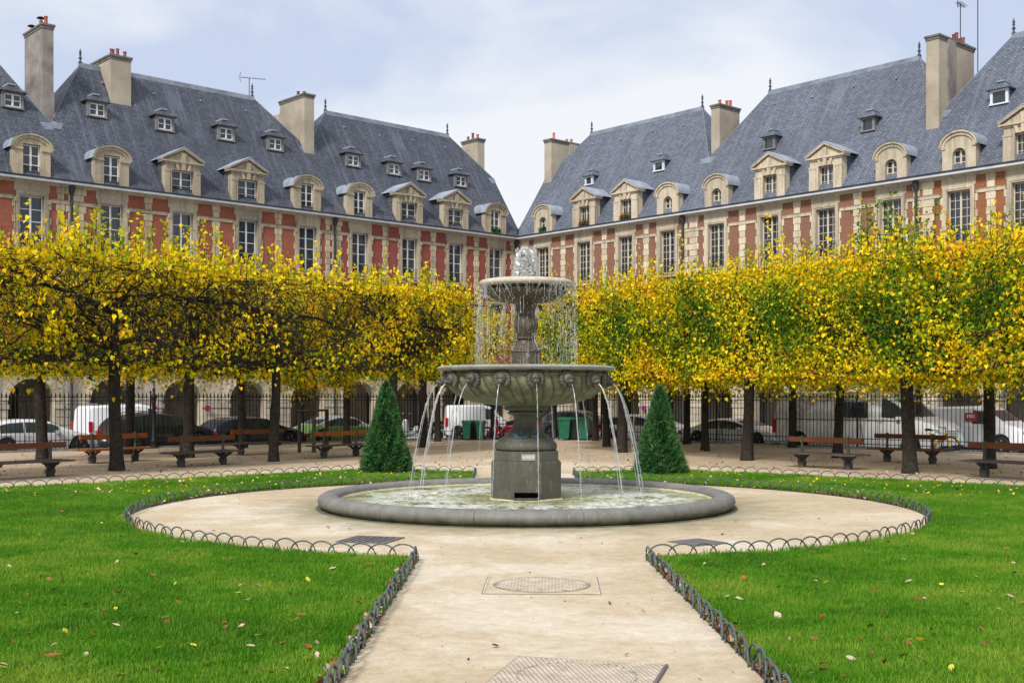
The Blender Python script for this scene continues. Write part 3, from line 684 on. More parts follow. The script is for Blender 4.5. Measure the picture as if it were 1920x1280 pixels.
def arch_dormer(par, xc, side, green=False):
    st = M['stone_' + side]; lead = M['lead']; sl = M['slate_' + side]
    hw, rise, zs = (0.80, 0.54, 1.16) if side == 'l' else (0.74, 0.56, 0.98)
    d = link('dormer', None, par, loc=(xc, -0.37, 11.19)); b = B(); n = 18
    el = lambda a, hx, rz, z0=zs: (hx * math.cos(a), z0 + rz * math.sin(a))
    if side == 'l':
        ow, zo = .37, 1.36
        for s in (-1, 1):
            x0, x1 = sorted((s * ow, s * hw)); b.box(x0, x1, 0, .35, 0, zs - .001, st)
            x0, x1 = sorted((s * (ow + .01), s * (hw + .07))); b.box(x0, x1, -.06, 0, zs - .07, zs + .0, st)
        pts = [el(math.pi * i / n, hw, rise) for i in range(n + 1)]
        b.prism(pts + [(-ow, zs), (-ow, zo), (ow, zo), (ow, zs)], 0, .35, st)
    else:
        ow, zo = .29, .62
        outer = [(-hw, 0), (-hw, zs)] + [el(math.pi - math.pi * i / n, hw, rise) for i in range(1, n)] + [(hw, zs), (hw, 0)]
        inner = [(-ow, 0), (-ow, zo)] + [(ow * math.cos(math.pi - math.pi * i / n), zo + ow * math.sin(math.pi - math.pi * i / n)) for i in range(1, n)] + [(ow, zo), (ow, 0)]
        m = len(outer)
        vs = [(p[0], 0, p[1]) for p in outer] + [(p[0], 0, p[1]) for p in inner] + [(p[0], .3, p[1]) for p in inner]
        fs = [(i, i + m, i + m + 1, i + 1) for i in range(m - 1)] + [(i + m, i + 2 * m, i + 2 * m + 1, i + m + 1) for i in range(m - 1)]
        b.add(vs, fs, st)
        for s in (-1, 1):
            x0, x1 = sorted((s * (hw - .14), s * (hw + .07))); b.box(x0, x1, -.05, 0, zs - .06, zs + .0, st)
            x0, x1 = sorted((s * hw, s * (hw - .02))); b.box(x0, x1, 0.001, .35, 0, zs, st)
        for s in (-1, 1): pass
    b.box(-ow - .03, ow + .03, -.05, .28, -.06, 0.0, st)
    # projecting arched cornice ring
    for (ro, ri, y0) in ((0.10, 0.03, -.13), (0.03, -.10, -.06)):
        po = [el(math.pi * i / n, hw + ro, rise + ro) for i in range(n + 1)]; pi_ = [el(math.pi * i / n, hw + ri, rise + ri) for i in range(n + 1)]
        vs = [(p[0], y0, p[1]) for p in po] + [(p[0], y0, p[1]) for p in pi_] + [(p[0], .3, p[1]) for p in po] + [(p[0], -.0, p[1]) for p in pi_]
        m = n + 1; fs = []
        for i in range(n):
            fs += [(i, i + m, i + m + 1, i + 1), (i, i + 1, i + 1 + 2 * m, i + 2 * m), (i + m, i + 3 * m, i + 1 + 3 * m, i + m + 1)]
        fs += [(0, 2 * m, 3 * m, m), (n, n + m, n + 3 * m, n + 2 * m)]
        b.add(vs, fs, st)
    b.obj('stone_front', d)
    r = B(); pts = [el(math.pi * i / n, hw + .115, rise + .115) for i in range(n + 1)]
    vs = [(p[0], -.14, p[1]) for p in pts] + [(p[0], 1.6, p[1]) for p in pts]; m = n + 1
    r.add(vs, [(i, i + 1, i + 1 + m, i + m) for i in range(n)], lead)
    r.box(-hw + .02, hw - .02, .352, 1.4, 0.15, zs, sl)
    r.obj('lead_roof', d, 50)
    zt = zo - .02 if side == 'l' else zo + .24
    casement(d, 'window_frame', 0, .03, zt, ow, .16 if side == 'l' else .2, 3, 1, 'paint_white' if side == 'l' else 'paint_cream')
    q = B(); q.poly([(-ow - .3, .34, 0), (ow + .3, .34, 0), (ow + .3, .34, zo + .32), (-ow - .3, .34, zo + .32)], M['dark_room']); q.obj('dark_interior', d)
    if side == 'l': rail(d, 0, .03, ow, .06, .36)
    if green: flowerbox(d, ow, True)
    return d

def attic_dormer(par, x, z, side, w=0.36, h=0.58, fr='paint_white', frame='wood_grey'):
    yr = roof_y(z)
    d = link('attic_dormer', None, par, loc=(x, yr - .12, z)); b = B(); wm = M[frame]
    for s in (-1, 1):
        x0, x1 = sorted((s * w, s * (w + .11))); b.box(x0, x1, 0, .12, 0, h, wm)
    b.box(-w - .11, w + .11, 0, .12, h, h + .08, wm); b.box(-w - .14, w + .14, -.03, .12, -.06, 0, wm)
    b.box(-w - .1, w + .1, .121, .75, -.02, h + .06, M['slate_' + side])
    b.obj('dormer_frame', d)
    r = B(); e = w + .24; z0, z1 = h + .08, h + .44
    vs = [(-e, -.16, z0), (e, -.16, z0), (e, .85, z0), (-e, .85, z0), (-e, -.16, z0 + .03), (e, -.16, z0 + .03), (e, .85, z0 + .03), (-e, .85, z0 + .03), (-.12, .22, z1), (.12, .22, z1), (.12, .95, z1), (-.12, .95, z1)]
    r.add(vs, [(0, 3, 2, 1), (0, 1, 5, 4), (1, 2, 6, 5), (3, 0, 4, 7), (4, 5, 9, 8), (5, 6, 10, 9), (7, 4, 8, 11), (8, 9, 10, 11)], M['slate_' + side])
    r.box(-.17, .17, .12, 1.0, z1 - .02, z1 + .05, M['lead']); r.obj('hipped_cap', d)
    if fr: casement(d, 'window_frame', 0, 0, h, w, .05, 2, 1, fr)
    else:
        link('pane', PANE, d, loc=(0, .07, h / 2), scale=(2 * w, .006, h))
    q = B(); q.poly([(-w, .118, 0), (w, .118, 0), (w, .118, h), (-w, .118, h)], M['dark_room']); q.obj('dark_interior', d)
    return d

ZE, ZF, YF, ZR, YR = 11.18, 11.9, 0.15, 17.65, 4.0
def roof_y(z):
    return YF + (z - ZF) * (YR - YF) / (ZR - ZF) if z > ZF else -0.4 + (z - ZE) * (YF + .4) / (ZF - ZE)
DEPTH = 8.0
def roof(par, W, eL, eR, zL, zR_, side, mit):
    b = B(); m = M['slate_' + side]
    yL, yR = roof_y(zL), roof_y(zR_)
    for back in (0, 1):
        Y = (lambda y: y) if not back else (lambda y: DEPTH - y)
        A = [(0 + mit[0] * .4, Y(-.4), ZE), (W - mit[1] * .4, Y(-.4), ZE), (W, Y(YF), ZF), (0, Y(YF), ZF)]
        if back: A[0] = (0, Y(-.4), ZE); A[1] = (W, Y(-.4), ZE)
        C = [(0, Y(YF), ZF), (W, Y(YF), ZF), (W, Y(yR), zR_), (W - eR, Y(YR), ZR), (eL, Y(YR), ZR), (0, Y(yL), zL)]
        b.poly(A if not back else A[::-1], m); b.poly(C if not back else C[::-1], m)
    b.poly([(0, yL, zL), (eL, YR, ZR), (0, DEPTH - yL, zL)], m)
    b.poly([(W, yR, zR_), (W, DEPTH - yR, zR_), (W - eR, YR, ZR)], m)
    b.poly([(0, -.4, ZE), (0, YF, ZF), (0, yL, zL), (0, DEPTH - yL, zL), (0, DEPTH - YF, ZF), (0, DEPTH + .4, ZE)], m)
    b.poly([(W, -.4, ZE), (W, DEPTH + .4, ZE), (W, DEPTH - YF, ZF), (W, DEPTH - yR, zR_), (W, yR, zR_), (W, YF, ZF)], m)
    o = b.obj('roof', par)
    # lead: ridge roll, hip rolls, saddle flashing
    l = B(); ld = M['ridge']
    l.prism([(YR - .16, ZR - .22), (YR - .10, ZR + .02), (YR, ZR + .07), (YR + .10, ZR + .02), (YR + .16, ZR - .22)], eL - .05, W - eR + .05, ld, 'x')
    l.tube([(eL, YR, ZR), (0, yL, zL)], .022, ld, 5); l.tube([(W - eR, YR, ZR), (W, yR, zR_)], .022, ld, 5)
    for (xx, yy, zz, sg) in ((0, yL, zL, 1), (W, yR, zR_, -1)):
        l.poly([(xx, yy - .03, zz + .05), (xx + sg * .55, yy - .04, zz + .0), (xx + sg * .35, yy - .22 , zz - .32), (xx, yy - .23, zz - .32)], ld)
    l.obj('ridge_lead', o)
    return o
def finial(par, x):
    b = B(); b.lathe([(.10, 0), (.14, .05), (.07, .10), (.06, .28), (.12, .34), (.05, .40), (.045, .52), (.09, .58), (.04, .64), (.085, .72), (.05, .80), (.012, .95)], M['zinc_dark'], 10)
    b.obj('finial', par, 40, loc=(x, YR, ZR + .03), scale=(.8, .8, .74))
def chimney(par, x0, x1, y0, y1, z0, z1, mat, pots, cap='render_dark', extra=None):
    b = B(); b.box(x0, x1, y0, y1, z0, z1, M[mat])
    if extra: 
        for (a0, a1, c0, c1, zt, mt) in extra: b.box(a0, a1, c0, c1, z0, zt, M[mt])
    o = b.obj('chimney', par)
    c = B(); c.box(x0 - .07, x1 + .07, y0 - .07, y1 + .07, z1, z1 + .09, M[cap]); c.box(x0 - .03, x1 + .03, y0 - .03, y1 + .03, z1 - .12, z1 - .001, M[cap]); c.obj('chimney_cap', o)
    for (px, py, h, kind) in pots:
        p = B(); r = .085
        mt = M['pot'] if kind != 'd' else M['pot_dark']
        p.lathe([(r, 0), (r * 1.15, .02), (r * .95, .05), (r * .9, h - .05), (r * 1.05, h - .04), (r * 1.05, h), (r * .75, h)], mt, 10, cap=False)
        p.lathe([(r * .75, h), (r * .75, h - .08)], M['rubber'], 10)
        if kind == 'c':
            p.tube([(0, 0, h), (0, 0, h + .12)], .015, M['iron'], 4); p.lathe([(.20, h + .10), (.12, h + .16), (.0, h + .18)], M['iron'], 10, cap=False)
        p.obj('chimney_pot', o, 40, loc=(px, py, z1 + .09))
    return o

def wallframe(side, s):
    if side == 'l': P = (0.38 - .74 * s, 70 - .673 * s); a = math.atan2(.673, .74)
    else: P = (0.38 + .667 * s, 70 - .745 * s); a = math.atan2(-.745, .667)
    return P, a

def shift_x(side, s_left, x, d):
    s = s_left - x if side == 'l' else s_left + x
    D, N = (((-.74, -.673), (.673, -.74)) if side == 'l' else ((.667, -.745), (-.745, -.667)))
    k = (.38 + s * D[0]) / (70 + s * D[1]); ox, oy = .38 - d * N[0], 70 - d * N[1]; s2 = (ox - k * oy) / (k * D[1] - D[0])
    return s_left - s2 if side == 'l' else s2 - s_left
def building(label, side, s0, W, bays, brickm, spec, eL, eR, zL, zR_, mit=(0, 0), quoin=None):
    """s0: wall coordinate of the left end"""
    P, a = wallframe(side, s0)
    bd = thing('brick_house', label, 'house', (P[0], P[1], 0), a, 'brick and stone pavilions round the square')
    bm = M[brickm]; st = 'stone_' + side; qn = 'quoin_' + side; hw = 0.52
    rows, cols = (4, 1) if side == 'l' else (6, 2); pm = 'paint_white' if side == 'l' else 'paint_cream'
    b = B(); holes = [(x - hw, x + hw, 8.15, 10.40) for x in bays] + [(x - hw, x + hw, 4.7, 7.1) for x in bays]
    wall_grid(b, [0, W], [3.5, 11.05], holes, bm, 0, .30, M[st])
    b.box(0.01, W - .01, .9, 1.0, 3.3, 11.1, M['dark_room'])
    b.box(0.01, W - .01, .31, .9, 7.4, 7.6, M['dark_room'])
    # back and side walls
    b.poly([(0, DEPTH, -.2), (W, DEPTH, -.2), (W, DEPTH, 11.1), (0, DEPTH, 11.1)], M['render_wall'])
    b.poly([(0, 0.01, 2.9), (0, DEPTH, 2.9), (0, DEPTH, 11.18), (0, 0.01, 11.18)], M['render_wall']); b.poly([(W, 0.01, 2.9), (W, DEPTH, 2.9), (W, DEPTH, 11.18), (W, 0.01, 11.18)], M['render_wall'])
    b.obj('wall', bd)
    # arcade
    A = B(); sa = M['stone_arcade']; ar = 1.0; zs = 1.5; ZT = 3.5; n = 16
    xs = [0] + [v for x in bays for v in (x - ar, x + ar)] + [W]
    xs[0] = min(0, xs[0]); 
    for i in range(0, len(xs), 2):
        if xs[i + 1] > xs[i]:
            A.box(xs[i], xs[i + 1], 0, .55, -.14, ZT, sa)
    for x in bays:
        pt = [(x - ar * math.cos(math.pi * k / n), zs + ar * math.sin(math.pi * k / n)) for k in range(n + 1)]
        for k in range(n):
            (xa, za), (xb, zb) = pt[k], pt[k + 1]
            A.poly([(xa, 0, za), (xb, 0, zb), (xb, 0, ZT), (xa, 0, ZT)], sa); A.poly([(xa, 0, za), (xa, .55, za), (xb, .55, zb), (xb, 0, zb)], sa)
            A.poly([(xa, .55, za), (xa, .55, ZT), (xb, .55, ZT), (xb, .55, zb)], sa)
    A.poly([(0, .55, 2.85), (W, .55, 2.85), (W, 3.4, 2.85), (0, 3.4, 2.85)], sa)
    A.box(0, W, 3.3, 3.4, -.14, 2.85, sa); A.box(0, .1, .56, 3.3, -.14, 2.85, sa); A.box(W - .1, W, .56, 3.3, -.14, 2.85, sa); A.poly([(0, .0, -.02), (W, .0, -.02), (W, 3.3, -.02), (0, 3.3, -.02)], M['pave'])
    A.obj('arcade', bd)
    for i, x in enumerate(bays):       # doors at the back of the arcade
        q = B(); q.box(x - .55, x + .55, 3.22, 3.29, -.02, 2.1, M['door_brown' if (i + len(label)) % 3 else 'door_grey']); q.box(x - .02, x + .02, 3.19, 3.22, 0, 2.1, M['iron']); q.obj('door', bd)
        vo = B(); da = math.pi / 13          # voussoirs round the arch
        for k in range(13):
            a0, a1 = math.pi * k / 13 + .012, math.pi * (k + 1) / 13 - .012
            poly = [(math.cos(a0) * 1.012, math.sin(a0) * 1.012), (math.cos(a0) * 1.24, math.sin(a0) * 1.24), (math.cos(a1) * 1.24, math.sin(a1) * 1.24), (math.cos(a1) * 1.012, math.sin(a1) * 1.012)]
            key = 'vou%d' % k
            if key not in BLK:
                v_ = B(); v_.prism(poly[::-1], -.05, 0.0, M[qn]); BLK[key] = v_.mesh('voussoir')
            link('voussoir', BLK[key], bd, loc=(x, -.001, zs))
    # pier stones (three courses show between the cars and the leaves)
    for i in range(0, len(xs), 2):
        x0, x1 = xs[i], xs[i + 1]
        if x1 - x0 < .25: continue
        for k in range(5):
            z0 = .1 + k * .36
            if k == 3: 
                block(bd, 'pier_stone', 'stone_arcade', x0 + .0 + (0.02 if i == 0 else -.04), x1 + (.04 if i < len(xs) - 2 else -.02), z0, z0 + .2, -.07, .0)
                continue
            if k > 3: z0 -= .14
            if (k + i // 2) % 2:
                xm = x0 + (x1 - x0) * .5; block(bd, 'pier_stone', 'stone_arcade', x0 + .02, xm - .012, z0, z0 + .335, -.03, .0); block(bd, 'pier_stone', 'stone_arcade', xm + .012, x1 - .02, z0, z0 + .335, -.03, .0)
            else: block(bd, 'pier_stone', 'stone_arcade', x0 + .02, x1 - .02, z0, z0 + .335, -.03, .0)
    rr = random.Random(int(W * 100) + int(s0))
    # string courses
    bands = [(3.45, 3.62), (7.45, 7.62)]
    for (z0, z1) in bands:
        q = B(); profile_strip(q, [(0.0, z0), (-.07, z0), (-.07, z1 - .03), (-.09, z1), (0.0, z1)], 0, W, M[st]); q.obj('string_course', bd)
    # stone chains between the windows, and at the ends
    mids = [(bays[i] + bays[i + 1]) / 2 for i in range(len(bays) - 1)]
    chains = [(m_, .165, .21) for m_ in mids]
    eA, eB = bays[0] - hw - .45, W - (bays[-1] + hw + .45)
    ends = [(eA * .42, eA * .30, eA * .40)] if eA > .35 else []
    if eB > .35: ends.append((W - eB * .42, eB * .30, eB * .40))
    def chain(xc, a_, c_, z0, z1, hh=.325):
        n_ = max(1, int(round((z1 - z0) / hh))); h_ = (z1 - z0) / n_
        for k in range(n_):
            w_ = c_ if k % 2 else a_
            block(bd, 'quoin_stone', qn, xc - w_, xc + w_, z0 + k * h_ + .008, z0 + (k + 1) * h_ - .008, -.030 - rr.random() * .006, .0)
    for (xc, a_, c_) in chains + ends:
        chain(xc, a_, c_, 3.64, 7.43); chain(xc, a_, c_, 7.64, 10.17); chain(xc, a_, c_, 10.35, 10.93, .29)
    # upper band pieces between window heads
    ed = [0] + [v for x in bays for v in (x - hw - .24, x + hw + .24)] + [W]
    for i in range(0, len(ed), 2):
        if ed[i + 1] - ed[i] > .1:
            q = B(); profile_strip(q, [(0.0, 10.18), (-.045, 10.18), (-.05, 10.30), (-.075, 10.34), (0.0, 10.34)], ed[i], ed[i + 1], M[st]); q.obj('string_course', bd)
    for ib, x in enumerate(bays):
        for (z0, z1, top) in ((8.15, 10.40, True), (4.7, 7.1, False)):
            q = B(); m_ = M[st]
            for s in (-1, 1):
                x0, x1 = sorted((x + s * (hw + .0), x + s * (hw + .17))); q.box(x0, x1, -.05, 0, z0 - .1, z1, m_)
                x0, x1 = sorted((x + s * (hw + .06), x + s * (hw + .18))); q.box(x0, x1, -.07, -.05, z0 - .1, z1 + .06, m_)
            q.box(x - hw - .17, x + hw + .17, -.05, 0, z1, z1 + .17, m_); q.box(x - hw - .18, x + hw + .18, -.075, -.05, z1 + .06, z1 + .17, m_)
            if top:
                q.box(x - hw - .24, x + hw + .24, -.04, 0, z1 + .171, 10.93, m_)
                if side == 'l':
                    for s in (-1, 1):
                        x0, x1 = sorted((x + s * (hw + .12), x + s * (hw + .28))); q.box(x0, x1, -.10, -.076, 10.08, 10.28, m_)
            q.box(x - hw - .22, x + hw + .22, -.10, .0, z0 - .19, z0 - .1, m_)
            q.obj('window_surround', bd)
            if top:
                for s in (-1, 1):
                    for k in range(6):
                        w_ = .21 if k % 2 else .14; zz = 8.2 + k * .33
                        x0, x1 = sorted((x + s * (hw + .19), x + s * (hw + .10 + w_))); block(bd, 'jamb_stone', qn, x0, x1, zz + .008, zz + .322, -.033, .0)
                w_ = casement(bd, 'window', x, z0 + .04, z1, hw, .20, rows, cols, pm)
                rail(bd, x, z0 + .04, hw, .03, .55)
                cs = spec.get('curtains', {}).get(ib)
                if cs:
                    for (fa, fb, mt) in cs: curtain(w_, -hw + 2 * hw * fa, -hw + 2 * hw * fb, .03, z1 - z0 - .05, .12, mt)
            else:
                q = B(); q.box(x - hw, x + hw, .2, .25, z0, z1, M['glass']); q.obj('window', bd)
    # cornice, white fascia, dark gutter
    q = B(); profile_strip(q, [(0, 10.93), (-.05, 10.93), (-.07, 10.97), (-.14, 11.0), (-.22, 11.05), (-.30, 11.07), (-.30, 11.10), (0, 11.10)], 0, W, M[st], mit); q.obj('cornice', bd)
    q = B(); profile_strip(q, [(-.30, 11.035), (-.43, 11.035), (-.45, 11.12), (-.30, 11.12)], 0, W, M['zinc_white'], mit); q.obj('fascia', bd)
    q = B(); profile_strip(q, [(-.30, 11.122), (-.46, 11.122), (-.50, 11.20), (-.46, 11.215), (-.30, 11.205)], 0, W, M['zinc_dark'], mit); q.obj('gutter', bd)
    ro = roof(bd, W, eL, eR, zL, zR_, side, mit)
    for x in (eL, W - eR): finial(bd, x)
    for k in range(4):
        vx = eL + .3 + (W - eL - eR - .6) * (k + .2) / 3.4; vz = ZR - .9 - .1 * (k % 2)
        q = B(); q.lathe([(.045, 0), (.045, .07), (.02, .09)], M['lead'], 8); q.lathe([(.05, .02), (.0, .021)], M['rubber'], 8)
        q.obj('roof_vent', bd, loc=(vx, roof_y(vz) - .05, vz), rot=(R(60), 0, 0))
    for (x, kind) in spec['dormers']:
        x = shift_x(side, s0, x, -.37)
        if kind == 'p': ped_dormer(bd, x, side)
        elif kind == 'pf': ped_dormer(bd, x, side, True)
        elif kind == 'a': arch_dormer(bd, x, side)
        elif kind == 'ag': arch_dormer(bd, x, side, True)
    for a_ in spec['attic']: attic_dormer(bd, a_[0], a_[1], side, *a_[2:])
    for c in spec['chimneys']: chimney(bd, *c)
    for x in spec.get('pipes', []):
        q = B(); q.tube([(x, -.12, 0), (x, -.12, 10.6)], .065, M['pipe'], 8); q.tube([(x, -.12, 10.6), (x, -.12, 10.75), (x, -.2, 11.0)], [.07, .13, .14], M['pipe'], 8)
        for zz in (4.2, 6.4, 8.6): q.tube([(x, -.12, zz), (x, -.12, zz + .06)], .085, M['pipe'], 8)
        q.obj('drain_pipe', bd, 40)
    for (x, z, xx) in spec.get('masts', []): pass
    return bd
def ray_roof(side, s_left, u, v):
    """point of the steep roof plane seen at a pixel -> local x, z"""
    best = None
    for i in range(600):
        z = 11.9 + i * .01; y = roof_y(z)
        D, N = (((-.74, -.673), (.673, -.74)) if side == 'l' else ((.667, -.745), (-.745, -.667)))
        ox, oy = .38 - y * N[0], 70 - y * N[1]; k = (u - 960) / F_
        s = (ox - k * oy) / (k * D[1] - D[0]); Y = oy + s * D[1]; zz = HC + (YH - v) * Y / F_
        if best is None or abs(zz - z) < best[0]: best = (abs(zz - z), s, z)
    x = (s_left - best[1]) if side == 'l' else best[1] - s_left
    return x, best[2]
def att(side, sl, lst, *ex):
    out = []
    for (u, v) in lst:
        x, z = ray_roof(side, sl, u, v); out.append((x, z - .05) + tuple(ex))
    return out
w2 = [(0.55, .95, 'curtain'), (0.05, .3, 'curtain_red')]
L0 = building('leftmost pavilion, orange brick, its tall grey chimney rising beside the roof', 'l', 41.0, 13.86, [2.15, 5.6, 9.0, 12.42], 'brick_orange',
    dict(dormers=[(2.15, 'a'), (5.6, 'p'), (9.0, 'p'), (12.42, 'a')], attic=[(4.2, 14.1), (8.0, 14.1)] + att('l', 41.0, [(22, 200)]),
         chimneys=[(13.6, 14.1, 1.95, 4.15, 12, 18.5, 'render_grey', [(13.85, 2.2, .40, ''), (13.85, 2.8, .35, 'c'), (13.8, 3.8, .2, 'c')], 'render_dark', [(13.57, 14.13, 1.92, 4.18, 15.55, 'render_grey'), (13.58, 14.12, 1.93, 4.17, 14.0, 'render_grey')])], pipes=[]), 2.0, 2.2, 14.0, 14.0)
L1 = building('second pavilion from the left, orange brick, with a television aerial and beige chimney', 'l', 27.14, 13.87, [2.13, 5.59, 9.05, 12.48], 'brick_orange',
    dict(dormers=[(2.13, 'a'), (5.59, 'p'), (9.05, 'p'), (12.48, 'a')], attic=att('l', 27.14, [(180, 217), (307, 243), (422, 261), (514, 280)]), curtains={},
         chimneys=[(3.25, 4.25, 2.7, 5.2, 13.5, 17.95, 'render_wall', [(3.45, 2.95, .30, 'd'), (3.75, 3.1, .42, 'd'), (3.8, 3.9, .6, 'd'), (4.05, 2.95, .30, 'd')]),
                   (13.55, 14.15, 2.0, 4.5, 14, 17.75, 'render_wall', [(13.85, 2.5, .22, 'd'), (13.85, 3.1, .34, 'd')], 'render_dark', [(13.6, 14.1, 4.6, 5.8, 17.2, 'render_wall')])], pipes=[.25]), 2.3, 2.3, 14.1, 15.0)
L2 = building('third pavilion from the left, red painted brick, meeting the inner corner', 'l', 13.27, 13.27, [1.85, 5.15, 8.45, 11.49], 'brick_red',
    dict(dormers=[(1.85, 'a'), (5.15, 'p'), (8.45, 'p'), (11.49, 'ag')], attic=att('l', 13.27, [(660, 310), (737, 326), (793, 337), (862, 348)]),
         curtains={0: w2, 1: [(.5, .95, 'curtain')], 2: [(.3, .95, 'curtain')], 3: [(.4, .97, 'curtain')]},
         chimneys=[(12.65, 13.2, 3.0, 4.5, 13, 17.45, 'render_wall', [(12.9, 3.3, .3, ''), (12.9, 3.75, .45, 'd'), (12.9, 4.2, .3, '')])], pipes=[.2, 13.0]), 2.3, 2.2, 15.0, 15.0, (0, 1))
R1 = building('brown brick pavilion on the right of the inner corner, with geraniums in its dormers', 'r', 0.0, 13.0, [2.13, 5.49, 8.66, 11.63], 'brick_brown',
    dict(dormers=[(2.13, 'ag'), (5.49, 'pf'), (8.66, 'pf'), (11.63, 'a')], attic=att('r', 0, [(1107, 344)], .2, .38, None, 'zinc_white') + att('r', 0, [(1238, 318)], .26, .42, None, 'zinc_white'), curtains={1: [(0, .2, 'curtain_red')]},
         chimneys=[(.15, .75, 2.0, 4.9, 12, 17.2, 'render_wall', [(.45, 2.5, .45, ''), (.45, 3.6, .22, ''), (.45, 4.0, .28, '')], 'render_dark', [(.08, .8, 3.5, 4.2, 17.2, 'render_wall')]),
                   (12.75, 13.3, 2.2, 3.9, 13, 17.0, 'render_wall', [(13.0, 2.6, .3, ''), (13.0, 3.2, .36, ''), (13.0, 3.5, .42, '')])], pipes=[12.75]), 2.2, 2.3, 15.0, 14.2, (1, 0))
R2 = building('second brown brick pavilion right of the inner corner, between two chimneys', 'r', 13.0, 12.92, [1.82, 5.05, 8.16, 11.48], 'brick_brown',
    dict(dormers=[(1.82, 'a'), (5.05, 'p'), (8.16, 'p'), (11.48, 'a')], attic=att('r', 13.0, [(1445, 277), (1630, 243)], .24, .5, None, 'wood_grey'), curtains={1: [(.02, .45, 'curtain'), (.55, .97, 'curtain_red')], 2: [(.03, .47, 'curtain_red'), (.53, .97, 'curtain_red')], 3: [(.5, .97, 'curtain')]},
         chimneys=[(12.5, 13.1, 1.2, 4.4, 12.5, 17.5, 'render_wall', [(12.8, 1.9, .14, ''), (12.8, 2.8, .16, ''), (12.8, 3.1, .42, 'd'), (12.8, 3.35, .55, 'd'), (12.8, 3.65, .34, 'd'), (12.8, 3.95, .45, 'd'), (12.8, 4.2, .2, 'd')], 'render_dark', [(12.43, 13.17, 1.9, 2.6, 17.5, 'render_grey')])], pipes=[12.75]), 2.2, 2.3, 14.2, 14.3)
R3 = building('rightmost pavilion, rust coloured brick, cut off by the right edge', 'r', 25.92, 13.4, [1.72, 4.5, 8.0, 11.5], 'brick_rust',
    dict(dormers=[(1.72, 'a'), (4.5, 'p'), (8.0, 'p'), (11.5, 'a')], attic=att('r', 25.92, [(1876, 192)], .28, .5, None, 'zinc_white') + [(8.2, 14.2, .28, .5, None, 'zinc_white')], curtains={0: [(.02, .47, 'curtain')]},
         chimneys=[(12.9, 13.5, 1.6, 4.2, 12, 17.5, 'render_wall', [(13.2, 2.4, .3, '')])], pipes=[]), 2.2, 2.3, 14.3, 14.3)
# corner downpipe with hopper
# television aerials stand on roof and chimney
def aerial(par_label, p, H, boom, rot, masts=1):
    t_ = thing('television_aerial', par_label, 'aerial', p, rot)
    b = B(); b.tube([(0, 0, 0), (0, 0, H)], .022, M['iron'], 6); b.obj('mast', t_)
    b = B(); b.tube([(-boom * .35, 0, H), (boom * .65, 0, H - boom * .04)], .016, M['iron'], 5)
    for k in range(9):
        x = -boom * .3 + boom * .9 * k / 8; b.tube([(x, -.16, H), (x, .16, H)], .007, M['iron'], 4)
    for s in (-1, 1): b.tube([(-boom * .35, s * .02, H - .25), (-boom * .38, 0, H), (-boom * .35, s * .02, H + .28)], .012, M['iron'], 4)
    b.obj('yagi_boom', t_); return t_
def wp(side, s, d, z):
    D, N = (((-.74, -.673), (.673, -.74)) if side == 'l' else ((.667, -.745), (-.745, -.667)))
    return (.38 + s * D[0] - d * N[0], 70 + s * D[1] - d * N[1], z)
aerial('bare television aerial standing on the slate ridge beside the finial, left side', wp('l', 15.75, 4.0, 17.7), .95, 1.3, R(12))
aerial('tall thin aerial mast strapped to the wide chimney on the right', wp('r', 26.1, 4.75, 13.9), 6.6, 1.7, R(-10))
aerial('shorter aerial mast beside the clay pots of the right chimney', wp('r', 25.7, 3.9, 17.4), 2.2, .9, R(50))
# no parking discs on the arcade piers
for (side, u, lab) in (('l', 289, 'no parking disc on the pier behind the fence column'), ('l', 389, 'no parking disc on the pier right of the bench trunk, left side'), ('r', 1207, 'no parking disc on the pier beside the right clipped cone')):
    k = (u - 960) / F_; D, N = (((-.74, -.673), (.673, -.74)) if side == 'l' else ((.667, -.745), (-.745, -.667)))
    ox, oy = .38 + .16 * N[0], 70 + .16 * N[1]; s = (ox - k * oy) / (k * D[1] - D[0]); Y = oy + s * D[1]
    P, a = wallframe(side, s); z = HC + (YH - 765) * Y / F_
    t_ = thing('no_parking_sign', lab, 'road sign', (ox + s * D[0], oy + s * D[1], z), a, 'no parking discs on the arcade')
    q = B(); q.lathe([(.155, 0), (.155, .015)], M['sign_red'], 24); q.obj('rim', t_, rot=(R(90), 0, 0)); q = B(); q.lathe([(.118, .016), (.118, .02)], M['sign_blue'], 24); q.obj('blue_field', t_, rot=(R(90), 0, 0))
    q = B(); q.box(-.11, .11, -.026, -.021, -.018, .018, M['sign_red']); q.obj('red_bar', t_, rot=(0, R(45), 0))
    q = B(); q.box(-.02, .02, .0, .13, -.02, .02, M['iron']); q.obj('bracket', t_)

# ------------------------------------------------------------------ fountain
M['black'] = NT('dark hollow').set(color=(0.002, 0.002, 0.002), rough=1.0, spec=0.0).m
FX, FY = 0.22, 18.4
ft = thing('fountain', 'tall two tiered stone fountain with lion heads spouting into a round basin', 'fountain', (FX, FY, 0))
RO = 3.23
